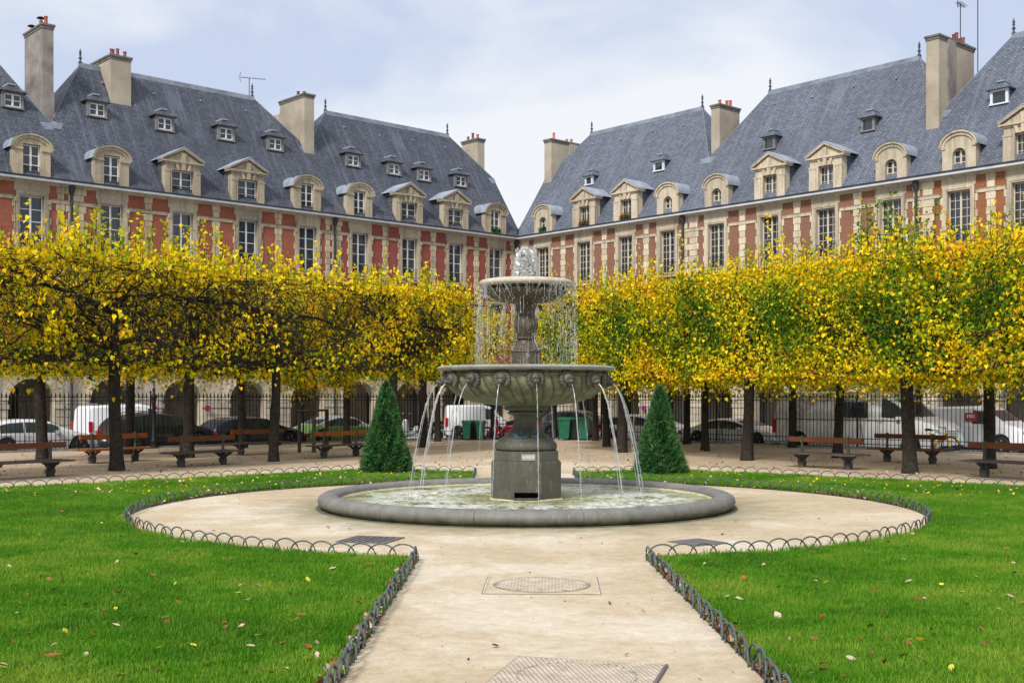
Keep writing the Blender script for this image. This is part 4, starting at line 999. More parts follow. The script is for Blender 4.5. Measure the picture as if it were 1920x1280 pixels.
# basin rim in curved stones
prof = [(RO - .34, .03), (RO - .34, .13), (RO - .32, .185), (RO - .26, .22), (RO - .17, .232), (RO - .08, .216), (RO - .02, .175), (RO, .115), (RO - .02, .06), (RO - .07, .02), (RO - .12, -.02)]
nst = 14
for k in range(nst):
    a0, a1 = 2 * math.pi * k / nst + .0011, 2 * math.pi * (k + 1) / nst - .0011
    b = B(); b.lathe(prof, M['f_pool'], 14, a0=a0, a1=a1, cap=False)
    for a_ in (a0, a1): b.poly([(r * math.cos(a_), r * math.sin(a_), z) for r, z in prof], M['f_pool'])
    b.obj('rim_stone', ft, 40)
b = B(); b.lathe([(RO - .14, -.01), (RO - .05, .012), (RO + .02, .012), (RO + .03, 0)], M['f_pool'], 96, cap=False); b.obj('basin_foot', ft, 60)
b = B(); b.lathe([(RO - .335, .14), (RO - .36, .10), (RO - .62, .055), (0.0, .05)], M['f_inner'], 96, cap=False); b.obj('basin_floor', ft, 60)
# water: radial grid with ripples
nr, na = 60, 200; vs = []; fs = []
rng = np.random.default_rng(5)
land = [(1.86 * math.cos(R(5.6 - 90 + 22.5 * k)), 1.86 * math.sin(R(5.6 - 90 + 22.5 * k))) for k in range(16)]
for i in range(nr + 1):
    r = (RO - .33) * i / nr
    for k in range(na):
        a = 2 * math.pi * k / na; x, y = r * math.cos(a), r * math.sin(a); h = 0
        for j, (lx, ly) in enumerate(land):
            d = math.hypot(x - lx, y - ly); h += .016 * math.exp(-d * 1.9) * math.cos(d * 30 + j * 2) + .010 * math.exp(-d * 9)
        h += .006 * math.exp(-abs(r - .8) * 2.5) * math.sin(x * 31) * math.cos(y * 27)
        vs.append((x, y, .115 + h))
for i in range(nr):
    for k in range(na): fs.append((i * na + k, i * na + (k + 1) % na, (i + 1) * na + (k + 1) % na, (i + 1) * na + k))
wm_ = np_mesh('water', vs, fs, 4, M['water']); wm_.polygons.foreach_set('use_smooth', [True] * len(fs)); link('water', wm_, ft)
# octagonal plinth
def octa(r): return [(r / math.cos(math.pi / 8) * math.cos(math.pi / 8 + k * math.pi / 4), r / math.cos(math.pi / 8) * math.sin(math.pi / 8 + k * math.pi / 4)) for k in range(8)]
def octo(b, r, z0, z1, mat, ch=.012):
    P = octa(r); Q = octa(r - ch); n = 8
    vs = [(x, y, z0) for x, y in P] + [(x, y, z1 - ch) for x, y in P] + [(x, y, z1) for x, y in Q]
    fs = [(i, (i + 1) % 8, (i + 1) % 8 + 8, i + 8) for i in range(8)] + [(i + 8, (i + 1) % 8 + 8, (i + 1) % 8 + 16, i + 16) for i in range(8)] + [tuple(range(16, 24))]
    b.add(vs, fs, mat)
b = B(); octo(b, .565, .05, .135, M['f_inner']); b.obj('plinth_foot', ft)
b = B(); octo(b, .54, .135, .705, M['f_base'])
o = b.obj('plinth', ft)
b = B(); octo(b, .497, .705, .865, M['f_base']); b.obj('plinth_step', ft)
b = B(); b.box(-.20, .20, -.575, -.535, .135, .165, M['f_base']); b.box(-.20, -.185, -.572, -.535, .165, .25, M['f_base']); b.box(.185, .20, -.572, -.535, .165, .25, M['f_base']); b.obj('slot_sill', ft)
b = B(); b.box(-.185, .185, -.548, -.5405, .165, .245, M['black']); b.obj('drain_slot', ft)
pq = B(); pq.box(-.105, .105, -.505, -.495, .735, .83, M['plaque']); po = pq.obj('plaque', ft, loc=(.03, 0, 0))
pq = B()
for (x0, x1, z0, z1) in ((-.08, -.062, .76, .80), (-.05, .055, .785, .80), (-.035, .04, .765, .775), (.065, .083, .765, .80)): pq.box(x0, x1, -.508, -.5051, z0, z1, M['plaque_mark'])
pq.obj('plaque_lettering', po)
# torus and flared foot
b = B(); b.lathe([(.42, .865), (.47, .875), (.487, .91), (.487, .95), (.47, .99), (.44, 1.01), (.43, 1.03)], M['f_base'], 48)
b.obj('torus_moulding', ft, 60)
b = B(); b.lathe([(.435, 1.03), (.43, 1.045), (.37, 1.075), (.30, 1.125), (.245, 1.19), (.205, 1.26), (.186, 1.33), (.19, 1.38), (.215, 1.415), (.27, 1.43), (.295, 1.445), (.295, 1.465), (.26, 1.475), (.27, 1.485), (.335, 1.495), (.345, 1.52), (.34, 1.56)], M['f_base'], 48)
b.obj('lower_stem', ft, 60)
rb = random.Random(4)
for k in range(9):      # faded blue paint marks on the foot
    a = R(-90 + rb.uniform(-38, 34)); z = rb.uniform(1.06, 1.16); r = .40 - (z - 1.06) * 1.15 + .006
    q = B(); w_, h_ = rb.uniform(.02, .05), rb.uniform(.02, .06)
    ca, sa_ = math.cos(a), math.sin(a); rt = r - h_ * 1.0
    q.poly([(r * ca - w_ * sa_ * -1, r * sa_ - w_ * ca, z), (r * ca + w_ * sa_ * -1, r * sa_ + w_ * ca, z), (rt * ca + w_ * .6 * sa_ * -1, rt * sa_ + w_ * .6 * ca, z + h_), (rt * ca - w_ * .6 * sa_ * -1, rt * sa_ - w_ * .6 * ca, z + h_)], M['graffiti'])
    q.obj('paint_mark', ft)
# main bowl with swirled gadroons
def gad(r, z, t):
    if z < 1.56 or z > 2.02: return r
    k = min(1, (z - 1.56) / .08) * min(1, max(0, (2.02 - z) / .06))
    return r + .042 * k * (abs(math.sin(22 * (t + (z - 1.55) * .30))) ** .7 - .5)
bp = [(.30, 1.545), (.34, 1.56), (.50, 1.575), (.72, 1.605), (.88, 1.645), (1.00, 1.69), (1.09, 1.745), (1.16, 1.80), (1.20, 1.86), (1.225, 1.92), (1.235, 1.97), (1.24, 2.02), (1.265, 2.035), (1.27, 2.055), (1.24, 2.07), (1.25, 2.09), (1.30, 2.11)]
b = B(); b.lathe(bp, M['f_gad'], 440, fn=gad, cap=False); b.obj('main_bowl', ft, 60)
def egg(r, z, t): return r + (.009 * abs(math.sin(t * 58)) if r > 1.34 and z < 2.165 else 0)
b = B(); b.lathe([(1.295, 2.105), (1.355, 2.11), (1.375, 2.13), (1.385, 2.15), (1.375, 2.17), (1.33, 2.18), (1.27, 2.178), (1.22, 2.16), (.9, 2.12), (.2, 2.1)], M['f_rim'], 348, fn=egg, cap=False); b.obj('bowl_rim', ft, 60)
b = B(); b.lathe([(1.24, 2.166), (0.2, 2.166)], M['water'], 64, cap=False); b.obj('bowl_water', ft)
# upper column
b = B(); b.lathe([(.235, 2.15), (.235, 2.40), (.25, 2.405), (.25, 2.42), (.235, 2.43), (.20, 2.47), (.16, 2.53), (.13, 2.57), (.125, 2.60), (.155, 2.61), (.155, 2.635), (.135, 2.645), (.15, 2.70), (.18, 2.77), (.19, 2.83), (.18, 2.90), (.155, 2.96), (.142, 3.0), (.145, 3.05), (.165, 3.12), (.17, 3.16), (.19, 3.17)], M['f_col'], 40, fn=lambda r, z, t: r + (.006 * abs(math.sin(t * 6)) if 2.66 < z < 3.1 else 0)); b.obj('upper_stem', ft, 60)
b = B(); b.lathe([(.19, 3.165), (.30, 3.175), (.44, 3.205), (.56, 3.27), (.62, 3.33), (.64, 3.37), (.60, 3.385), (.63, 3.41), (.67, 3.42)], M['f_col'], 64, cap=False); b.obj('upper_bowl', ft, 60)
b = B(); b.lathe([(.665, 3.42), (.72, 3.43), (.745, 3.46), (.74, 3.49), (.71, 3.515), (.66, 3.525), (.60, 3.51), (.05, 3.49)], M['f_top'], 80, cap=False); b.obj('upper_rim', ft, 60)
b = B(); b.lathe([(.62, 3.517), (.05, 3.52)], M['water'], 48, cap=False); b.obj('upper_water', ft)
b = B(); b.lathe([(.14, 3.50), (.14, 3.58), (.17, 3.60), (.17, 3.64), (.12, 3.68), (.11, 3.80), (.125, 3.82), (.125, 3.85), (.08, 3.88), (.06, 4.0), (.02, 4.02)], M['f_base'], 24); b.obj('jet_nozzle', ft, 50)
# lion heads
def lion():
    b = B(); m = M['f_lion']
    # local frame: +x points out of the bowl, z up
    def ball(c, r, n=10, rings=7):
        vs = []; fs = []
        for i in range(rings + 1):
            p = math.pi * i / rings
            for k in range(n):
                t = 2 * math.pi * k / n; vs.append((c[0] + r[0] * math.sin(p) * math.cos(t), c[1] + r[1] * math.sin(p) * math.sin(t), c[2] + r[2] * math.cos(p)))
        for i in range(rings):
            for k in range(n): fs.append((i * n + k, i * n + (k + 1) % n, (i + 1) * n + (k + 1) % n, (i + 1) * n + k))
        b.add(vs, fs, m)
    ball((0, 0, 0), (.07, .115, .115), 14)                 # mane disc
    for k in range(13):                                    # mane locks
        a = R(-60 + 300 * k / 12) ; ball((.02, .098 * math.cos(a), .098 * math.sin(a)), (.050, .044, .044), 6, 5)
    ball((.055, 0, .01), (.07, .078, .085), 12)            # skull
    ball((.115, 0, -.032), (.07, .046, .038), 10)          # muzzle
    ball((.145, 0, -.012), (.022, .024, .015), 8, 5)       # nose
    ball((.115, .026, .022), (.022, .022, .016), 6, 5); ball((.115, -.026, .022), (.022, .022, .016), 6, 5)   # brows
    ball((.10, .03, -.045), (.035, .022, .022), 6, 5); ball((.10, -.03, -.045), (.035, .022, .022), 6, 5)     # jowls
    ball((.100, 0, -.082), (.040, .030, .014), 8, 5)       # lower jaw
    ball((.02, .085, .078), (.025, .022, .025), 6, 5); ball((.02, -.085, .078), (.025, .022, .025), 6, 5)     # ears
    b.tube([(.10, 0, -.062), (.150, 0, -.066)], .017, M['rubber'], 8)
    return b.mesh('lion_head', 70)
lm = lion()
STREAMS = []
for k in range(16):
    a = R(5.6 - 90 + 22.5 * k); r = 1.235
    link('lion_head', lm, ft, loc=(r * math.cos(a), r * math.sin(a), 1.965), rot=(0, 0, a))
# spouts: parabolas breaking up into beads
def stream(seed, hl, ro):
    rr = random.Random(seed); b = B(); n = 40; z0, z1 = 0.0, -1.80
    pts, rad = [], []
    for i in range(n + 1):
        t = i / n; x = hl * t; z = z1 * (t * .12 + t * t * .88)
        pts.append((x + rr.uniform(-.004, .004) * t, rr.uniform(-.006, .006) * t, z)); rad.append(max(.0035, ro * (1 - .45 * t) * (1 + rr.uniform(-.35, .5) * t)))
    b.tube(pts, rad, M['spray'], 6)
    for q_ in range(3):
        oy, ox = rr.gauss(0, .012), rr.gauss(0, .02); i0 = rr.randint(2, 12)
        b.tube([(p[0] + ox * (i / n) , p[1] + oy * (i / n) + .004 * math.sin(i * 1.3 + q_), p[2]) for i, p in enumerate(pts)][i0:rr.randint(26, 40)], [r_ * rr.uniform(.25, .6) for r_ in rad][i0:i0 + 1] * 1 + [0.003] * 60 if False else .0035 + ro * .12, M['film'], 4)
    if ro > .008:       # second strand peeling off
        p2 = [(p[0] - .05 * (i / n) ** 1.2, p[1] + .015 * math.sin(i * .5) * (i / n), p[2]) for i, p in enumerate(pts)][6:]
        b.tube(p2, [r * .55 for r in rad[6:]], M['spray'], 5)
    for i in range(46):
        t = rr.uniform(.35, 1) ; x = hl * t + rr.gauss(0, .022 * t); y = rr.gauss(0, .018 * t); z = z1 * (t * .12 + t * t * .88); L = rr.uniform(.008, .03); w = rr.uniform(.002, .005)
        b.add([(x - w, y, z), (x + w, y, z), (x, y + w, z - L), (x, y - w, z - L * .4), (x, y, z + L * .6)], [(0, 2, 4), (1, 4, 2), (0, 3, 2), (1, 2, 3), (0, 4, 3), (1, 3, 4)], M['spray'])
    for i in range(40):   # splash crown
        a = rr.uniform(0, 6.28); d = abs(rr.gauss(0, .07)); h = rr.uniform(0, .09) * math.exp(-d * 6); w = rr.uniform(.003, .008)
        x, y, z = hl + d * math.cos(a), d * math.sin(a), z1 + h
        b.add([(x - w, y, z), (x + w, y, z), (x, y + w, z), (x, y, z + w * 1.6), (x, y, z - w)], [(0, 3, 2), (1, 2, 3), (0, 1, 3), (0, 2, 4), (1, 4, 2), (0, 4, 1)], M['spray'])
    return b.mesh('water_spout', 60)
vars_ = [stream(1, .46, .0095), stream(2, .30, .0042), stream(3, .36, .0052), stream(4, .50, .0078)]
for k in range(16):
    # k=0 faces the camera, increasing counter-clockwise seen from above (towards the right)
    pick = {0: 1, 1: 1, 2: 0, 3: 0, 4: 3, 15: 2, 14: 3, 13: 0, 12: 0}.get(k, 2)
    a = R(5.6 - 90 + 22.5 * k); r = 1.385
    link('water_spout', vars_[pick], ft, loc=(r * math.cos(a), r * math.sin(a), 1.90), rot=(0, 0, a))
# curtain of drips from the upper rim and film over the upper bowl
rr = random.Random(21); b = B()
for i in range(520):
    a = rr.uniform(0, 2 * math.pi); rad = .735 + rr.gauss(0, .012) + .03 * rr.random()
    cl = .5 + .5 * math.sin(a * 7 + 1.3)
    if abs(math.cos(a)) < .35 and rr.random() < .6: continue
    if rr.random() > .35 + .65 * cl: continue
    ztop = rr.choice([3.44] * 1 + [rr.uniform(2.25, 3.4)] * 6); L = rr.uniform(.04, .30); zb = max(2.17, ztop - L); w = rr.uniform(.0015, .0048)
    x, y = rad * math.cos(a), rad * math.sin(a); dr = (3.44 - ztop) * .05
    x *= 1 + dr; y *= 1 + dr
    pts = [(x + rr.gauss(0, .003), y + rr.gauss(0, .003), ztop - (ztop - zb) * j / 5) for j in range(6)]
    b.tube(pts, [w * (.35 + rr.random()) for _ in pts], M['spray'], 4)
for i in range(2600):
    a = rr.uniform(0, 2 * math.pi)
    if abs(math.cos(a)) < .35 and rr.random() < .6: continue
    rad = .75 + abs(rr.gauss(0, .05)); z = 2.18 + (3.44 - 2.18) * rr.random(); w = rr.uniform(.0018, .0048); L = w * rr.uniform(1.5, 7)
    x, y = rad * math.cos(a), rad * math.sin(a)
    b.add([(x - w, y - w, z), (x + w, y - w, z), (x, y + w, z), (x, y, z + L), (x, y, z - L * .6)], [(0, 1, 3), (1, 2, 3), (2, 0, 3), (1, 0, 4), (2, 1, 4), (0, 2, 4)], M['spray'])
b.obj('dripping_water', ft, kind='stuff')
b = B()      # films clinging to the underside
for i in range(70):
    a = rr.uniform(0, 2 * math.pi); path = [(.745, 3.45), (.70, 3.41), (.645, 3.36), (.61, 3.31), (.55, 3.255), (.44, 3.2), (.30, 3.168)]
    m_ = rr.randint(3, 7); w = rr.uniform(.004, .014)
    pts = [((r + .006) * math.cos(a + rr.gauss(0, .01)), (r + .006) * math.sin(a), z) for r, z in path[:m_]]
    b.tube(pts, [w * rr.uniform(.5, 1.2) for _ in pts], M['film'], 4)
for i in range(6):
    a = rr.uniform(0, 2 * math.pi); pts = [((r_ + .01) * math.cos(a), (r_ + .01) * math.sin(a), z) for r_, z in ((.17, 3.15), (.15, 3.0), (.19, 2.85), (.155, 2.7), (.15, 2.6), (.22, 2.45), (.24, 2.2))]
    b.tube(pts, rr.uniform(.004, .009), M['film'], 4)
b.obj('clinging_water', ft, kind='stuff')
M['jet'] = watermat('white frothing water', 0.8, 0.5)
# bubbling jet on top
rr = random.Random(9); b = B()
for (rt, rb_, zt, zb, wv) in ((.155, .20, 4.02, 3.54, .02),):
    n = 48; rings = 22; vs = []; fs = []
    for i in range(rings + 1):
        t = i / rings
        ang_r = rt * math.sin(min(1, t * 4) * math.pi / 2) if t < .25 else rt + (rb_ - rt) * (t - .25) / .75
        z = zt + .035 * math.cos(min(1, t * 4) * math.pi / 2) - (zt - zb) * t
        for k in range(n):
            a = 2 * math.pi * k / n; r = ang_r * (1 + .10 * math.sin(k * 5.1 + i * .3) + .07 * rr.uniform(-1, 1)); vs.append((r * math.cos(a), r * math.sin(a), z + rr.uniform(-.006, .006)))
    for i in range(rings):
        for k in range(n):
            if rr.random() < .92: fs.append((i * n + k, i * n + (k + 1) % n, (i + 1) * n + (k + 1) % n, (i + 1) * n + k))
    b.add(vs, fs, M['jet'])
for i in range(1700):
    a = rr.uniform(0, 2 * math.pi); t = rr.random() ** .8; r = (.145 + .07 * t) * rr.uniform(.88, 1.10); z = 4.07 - .52 * t + rr.gauss(0, .01); w = rr.uniform(.002, .0055); L = w * rr.uniform(1, 5)
    if t < .12: r *= rr.random() ** .5
    w *= .8; x, y = r * math.cos(a), r * math.sin(a)
    b.add([(x - w, y - w, z), (x + w, y - w, z), (x, y + w, z), (x, y, z + L), (x, y, z - L)], [(0, 1, 3), (1, 2, 3), (2, 0, 3), (1, 0, 4), (2, 1, 4), (0, 2, 4)], M['spray'])
b.obj('bubbling_jet', ft, kind='stuff')

# ------------------------------------------------------------------ hoop edging
def hoop_mesh(span, h, seed):
    b = B(); n = 12; pts = [(-span / 2, 0, -.04)] + [(-span / 2 * math.cos(math.pi * i / n), 0, .02 + (h - .02) * math.sin(math.pi * i / n) ** .85) for i in range(n + 1)] + [(span / 2, 0, -.04)]
    b.tube(pts, .0088, M['hoop_paint'], 6); return b.mesh('hoop', 60)
HM = [hoop_mesh(.325, .165, 1), hoop_mesh(.33, .155, 2)]
def edging(label, pts, spacing, group='iron hoop edging round the lawns', skip=()):
    """pts: polyline on the ground"""
    L = [0]
    for i in range(1, len(pts)): L.append(L[-1] + math.dist(pts[i - 1], pts[i]))
    root = thing('hoop_edging', label, 'lawn edging', (pts[0][0], pts[0][1], 0), 0, group)
    n = int((L[-1] - .30) / spacing) + 1; rr = random.Random(len(pts) * 7 + n)
    for k in range(n):
        if k in skip: continue
        d = .16 + k * spacing
        if d > L[-1]: break
        j = max(i for i in range(len(L)) if L[i] <= d + 1e-9); j = min(j, len(pts) - 2)
        t = (d - L[j]) / (L[j + 1] - L[j]); x = pts[j][0] + (pts[j + 1][0] - pts[j][0]) * t; y = pts[j][1] + (pts[j + 1][1] - pts[j][1]) * t
        a = math.atan2(pts[j + 1][1] - pts[j][1], pts[j + 1][0] - pts[j][0])
        off = .008 if k % 2 else -.008
        link('hoop', HM[k % 2], root, loc=(x - pts[0][0] - math.sin(a) * off, y - pts[0][1] + math.cos(a) * off, rr.uniform(-.012, .004)), rot=(rr.gauss(0, .05), rr.gauss(0, .025), a + rr.gauss(0, .03)))
    return root
for side in ('left', 'right'):
    L = LB[side]; a0, a1 = L['arc']; p = L['path']
    y_end = 6.2; x_end = p[0][0] + (p[1][0] - p[0][0]) * (y_end - p[0][1]) / (p[1][1] - p[0][1])
    edging('row of grey green iron hoops along the %s side of the near path' % side, [(p[1][0], p[1][1]), (x_end, y_end)], .205)
    edging('long curved row of iron hoops round the %s half of the circular path' % side, arc(a0, a1, CRAD, 60), .236)
    f = L['far']
    edging('short row of iron hoops on the %s side of the far path, behind the basin' % side, [f[0], f[1]], .24)
    edging('row of iron hoops on the lawn edge behind the %s clipped cone' % side, [f[1], (f[2][0], f[2][1])], .30)
    edging('long straight row of dark iron hoops on the outer edge of the %s lawn' % side, [(f[2][0] + (-.25 if side == 'left' else .25), f[2][1] - .22), f[3], (f[3][0] + (f[4][0] - f[3][0]) * .32, f[3][1] + (f[4][1] - f[3][1]) * .32)], .30)

# ------------------------------------------------------------------ covers and grates in the sand
def cover(label, cx, cy, w, d, rz, round_r):
    t_ = thing('manhole_cover', label, 'manhole cover', (cx, cy, 0), rz)
    b = B(); e = .018
    for (x0, x1, y0, y1) in ((-w / 2, w / 2, -d / 2, -d / 2 + e), (-w / 2, w / 2, d / 2 - e, d / 2), (-w / 2, -w / 2 + e, -d / 2 + e, d / 2 - e), (w / 2 - e, w / 2, -d / 2 + e, d / 2 - e)): b.box(x0, x1, y0, y1, 0, .009, M['iron_cover'])
    b.box(-w / 2 + e, w / 2 - e, -d / 2 + e, d / 2 - e, 0, .003, M['sand']); b.obj('frame', t_)
    b = B(); b.lathe([(round_r, .002), (round_r, .007), (round_r - .012, .007), (round_r - .012, .0045), (0, .0045)], M['cover_low'], 48, cap=False)
    b.lathe([(round_r + .012, .0034), (round_r + .001, .0034)], M['grate'], 48, cap=False)
    for (x0, x1, y0, y1) in ((-w / 2 - .008, w / 2 + .008, -d / 2 - .010, -d / 2 - .001), (-w / 2 - .008, -w / 2 - .001, -d / 2, d / 2), (w / 2 + .001, w / 2 + .008, -d / 2, d / 2), (-w / 2, w / 2, d / 2 + .001, d / 2 + .009)): b.box(x0, x1, y0, y1, -.001, .0035, M['grate'])
    s = .062; n = int(2 * round_r / s)
    for i in range(-n, n + 1):
        for j in range(-n, n + 1):
            x, y = (i + (j % 2) * .5) * s, j * s * .8
            if math.hypot(x, y) < round_r - .04: b.box(x - .022, x + .022, y - .013, y + .013, .0045, .0095, M['iron_cover'])
    b.obj('round_lid', t_); return t_
cover('round ribbed iron manhole cover in a thin square frame, sunk in the near path', .27, 10.62, 1.02, 1.0, R(-2), .43)
def cover2():
    t_ = thing('inspection_cover', 'dusty rectangular iron cover cut off by the bottom edge of the picture', 'manhole cover', (.39, 7.10, 0), R(-15.4))
    w, d = .98, .90; b = B(); b.box(-w / 2, w / 2, -d / 2, d / 2, 0, .012, M['cover_low']); b.obj('plate', t_)
    b = B()
    for i in range(-16, 17):
        for j in range(-15, 16):
            x, y = (i + (j % 2) * .5) * .034, j * .034
            if abs(x) < w / 2 - .02 and abs(y) < d / 2 - .02: b.box(x - .012, x + .012, y - .008, y + .008, .012, .0175, M['iron_cover'])
    b.obj('anti_slip_studs', t_, kind='stuff')
    b = B(); b.lathe([(.37, .0125), (.37, .0175), (.355, .0175), (.355, .0125)], M['iron_cover'], 40, cap=False); b.obj('ring_groove', t_)
    b = B(); b.box(w / 2 - .015, w / 2 + .004, -d / 2, d / 2, .0, .018, M['grate']); b.obj('exposed_edge', t_)
cover2()
def grate(label, x, y, w, rz):
    t_ = thing('drain_grate', label, 'drain grate', (x, y, 0), rz, 'iron drain grates near the basin')
    d = w; b = B()
    for (x0, x1, y0, y1) in ((-w / 2, w / 2, -d / 2, -d / 2 + .025), (-w / 2, w / 2, d / 2 - .025, d / 2), (-w / 2, -w / 2 + .025, -d / 2 + .025, d / 2 - .025), (w / 2 - .025, w / 2, -d / 2 + .025, d / 2 - .025), (-.012, .012, -d / 2 + .025, d / 2 - .025)): b.box(x0, x1, y0, y1, 0, .013, M['grate'])
    b.obj('frame', t_); bar = B(); bar.box(-.026, .026, -d / 2 + .02, d / 2 - .02, .004, .011, M['grate']); bm_ = bar.mesh('grate_bar')
    for k in range(7): link('bar', bm_, t_, loc=(-d / 2 + .065 + k * (d - .13) / 6, 0, 0))
    b = B(); b.box(-w / 2 + .02, w / 2 - .02, -d / 2 + .02, d / 2 - .02, .0, .0035, M['black']); b.obj('pit', t_)
    return t_
grate('dark drain grate in the sand, left in front of the basin', -1.68, 13.95, .62, R(-17))
grate('dark drain grate in the sand, right in front of the basin', 2.17, 13.7, .49, R(35))

# ------------------------------------------------------------------ clipped yew cones
def cone(label, u, v, H, rb_, seed):
    x, y = g(u, v); y += rb_; t_ = thing('clipped_yew', label, 'topiary', (x * (y / (y - rb_)), y, .03), 0, 'clipped yew cones behind the basin')
    prof = lambda t: rb_ * (1.0 + .04 * math.sin(t * 7)) * (1 - .03 * (t < .05)) * max(.03, (1 - t) ** .80 * (1 - .07 * math.sin(math.pi * t))) + .015
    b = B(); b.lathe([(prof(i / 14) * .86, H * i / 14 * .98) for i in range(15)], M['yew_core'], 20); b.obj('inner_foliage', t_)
    rs = np.random.default_rng(seed); N = 21000; t = 1 - np.sqrt(rs.random(N)); t = np.clip(t, 0, .99); th = rs.random(N) * 2 * np.pi
    lump = 1 + .05 * np.sin(th * 5 + t * 9 + seed) + .05 * np.sin(th * 11 - t * 23 * seed) + rs.normal(0, .045, N) + .12 * (rs.random(N) < .02)
    rad = np.array([prof(q) for q in t]) * lump
    P = np.stack([rad * np.cos(th), rad * np.sin(th), t * H], 1)
    out = np.stack([np.cos(th), np.sin(th), np.full(N, .55)], 1) + rs.normal(0, .55, (N, 3)); out /= np.linalg.norm(out, axis=1)[:, None]
    sd_ = np.cross(out, rs.normal(0, 1, (N, 3))); sd_ /= np.linalg.norm(sd_, axis=1)[:, None]
    Ln = rs.uniform(.04, .10, N)[:, None]; W_ = .0095
    V = np.stack([P - sd_ * W_ - out * Ln * .4, P + sd_ * W_ - out * Ln * .4, P + out * Ln], 1).reshape(-1, 3)
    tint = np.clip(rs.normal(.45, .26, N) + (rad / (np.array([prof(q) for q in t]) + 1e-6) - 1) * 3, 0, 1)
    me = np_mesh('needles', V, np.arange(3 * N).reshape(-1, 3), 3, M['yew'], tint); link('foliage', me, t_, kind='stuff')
    b = B(); b.tube([(0, 0, -.05), (0, 0, .2)], .05, M['bark'], 6); b.obj('stem', t_)
cone('clipped dark green yew cone on the left lawn behind the basin', 724, 891, 2.06, .535, 1)
cone('clipped blue green yew cone on the right lawn behind the basin', 1237, 893, 1.95, .53, 2)

# ------------------------------------------------------------------ benches
def bench_parts(root, seatm, backm):
    Lh, Lg = 1.05, .66
    for y in (-.23, .02 + .21):
        pass
    for (y0, y1) in ((-.33, -.04), (.04, .33)):
        b = B(); b.box(-Lh, Lh, y0, y1, .325, .36, M[seatm]); b.obj('seat_plank', root)
    b = B(); b.box(-Lh * .98, Lh * .98, -.035, .035, .615, .735, M[backm]); b.obj('back_board', root)
    for s in (-1, 1):
        b = B(); x = s * Lg; m = M['iron_worn']
        b.lathe([(.085, 0), (.10, .02), (.09, .05), (.105, .09), (.11, .13), (.095, .17), (.055, .20), (.05, .23), (.07, .26), (.075, .325)], m, 12, c=(x, 0))
        for q in (-1, 1):     # scrolled bracket under the seat
            pts = [(x, q * .03, .20), (x, q * .10, .215), (x, q * .15, .25), (x, q * .20, .275), (x, q * .29, .29), (x, q * .31, .315)]
            b.tube(pts, [.028, .032, .036, .032, .026, .022], m, 6)
            b.tube([(x, q * .15, .20), (x, q * .17, .235), (x, q * .155, .26)], .016, m, 5)
        b.box(x - .03, x + .03, -.325, .325, .305, .324, m)
        b.obj('leg', root, 50)
        b = B(); b.tube([(x, 0, .36), (x, 0, .60), (x, 0, .755), (x, 0, .775)], [.038, .030, .026, .01], m, 8); b.box(x - .03, x + .03, -.045, .045, .60, .75, m); b.obj('back_post', root, 50)
def bench(label, x, y, ang_, seatm, backm, grp='double sided park benches under the trees'):
    t_ = thing('park_bench', label, 'bench', (x, y, 0), ang_, grp); bench_parts(t_, seatm, backm)
aL, aR = math.atan2(.82, .57), math.atan2(-.78, .63)
bench('bench at the far left edge, brown back board and dark seat', -10.25, 24.55, aL, 'bench_dark', 'bench_brown')
bench('bench with varnished orange seat and back, crossed by a trunk, left side', -10.4, 30.66, aL, 'bench_orange', 'bench_orange')
bench('bench with dark seat and brown board left of the third trunk, left side', -7.68, 29.1, aL, 'bench_dark', 'bench_brown')
bench('farther bench behind the slim trunk, orange board against the navy car', -7.55, 34.85, aL, 'bench_dark', 'bench_orange')
bench('bench beside the left clipped cone, bright orange board before the green car', -4.87, 33.25, aL, 'bench_dark', 'bench_orange')
bench('bench with dark seat in front of the tall grey van', 7.47, 28.02, aR, 'bench_dark', 'bench_brown')
bench('bench with brown seat behind the right front trunk, before the yellow bicycle', 10.3, 30.4, aR, 'bench_brown', 'bench_brown')
bench('bench at the far right edge, long brown board and dark seat', 10.45, 24.4, aR, 'bench_dark', 'bench_brown')

# ------------------------------------------------------------------ fence round the garden
BAR = B(); BAR.tube([(0, 0, 0), (0, 0, 1.70)], .0125, M['iron'], 5); BAR.lathe([(.015, 1.70), (.030, 1.73), (.026, 1.76), (.002, 1.86)], M['iron'], 5); BAR = BAR.mesh('fence_bar', 60)
def fence(label, p0, p1, posts=4.9, spacing=.137):
    d = Vector((p1[0] - p0[0], p1[1] - p0[1])); Ln = d.length; a = math.atan2(d.y, d.x)
    t_ = thing('iron_fence', label, 'fence', (p0[0], p0[1], 0), a, 'black railings round the garden')
    n = int(Ln / spacing)
    for k in range(n): link('bar', BAR, t_, loc=(.07 + k * spacing, 0, 0), rot=(0, 0, k * .3))
    for z in (.17, .34, 1.585, 1.70):
        b = B(); b.box(0, Ln, -.012, .012, z - .012, z + .012, M['iron']); b.obj('rail', t_)
    b = B(); b.box(0, Ln, -.13, .13, -.14, .06, M['kerb']); b.obj('stone_plinth', t_)
    k = int(Ln / posts)
    for i in range(k + 1):
        x = .04 + i * (Ln - .08) / max(1, k); b = B(); b.box(x - .022, x + .022, -.022, .022, .06, 1.78, M['iron']); b.lathe([(.03, 1.78), (.02, 1.80), (.045, 1.85), (.02, 1.90), (.004, 1.93)], M['iron'], 8, c=(x, 0)); b.obj('post', t_, 50)
        b = B(); b.tube([(x, .02, 1.45), (x, .42, .0)], .012, M['iron'], 5); b.obj('stay', t_)
    return t_
L_end, R_end = fl(18.5), fr(18.5)
fence('black spear topped railings running off to the left of the garden', L_end, CL)
fence('black spear topped railings running off to the right of the garden', CR, R_end)
GX0, GX1 = -0.78, 1.72
def lerp2(a, c, t): return (a[0] + (c[0] - a[0]) * t, a[1] + (c[1] - a[1]) * t)
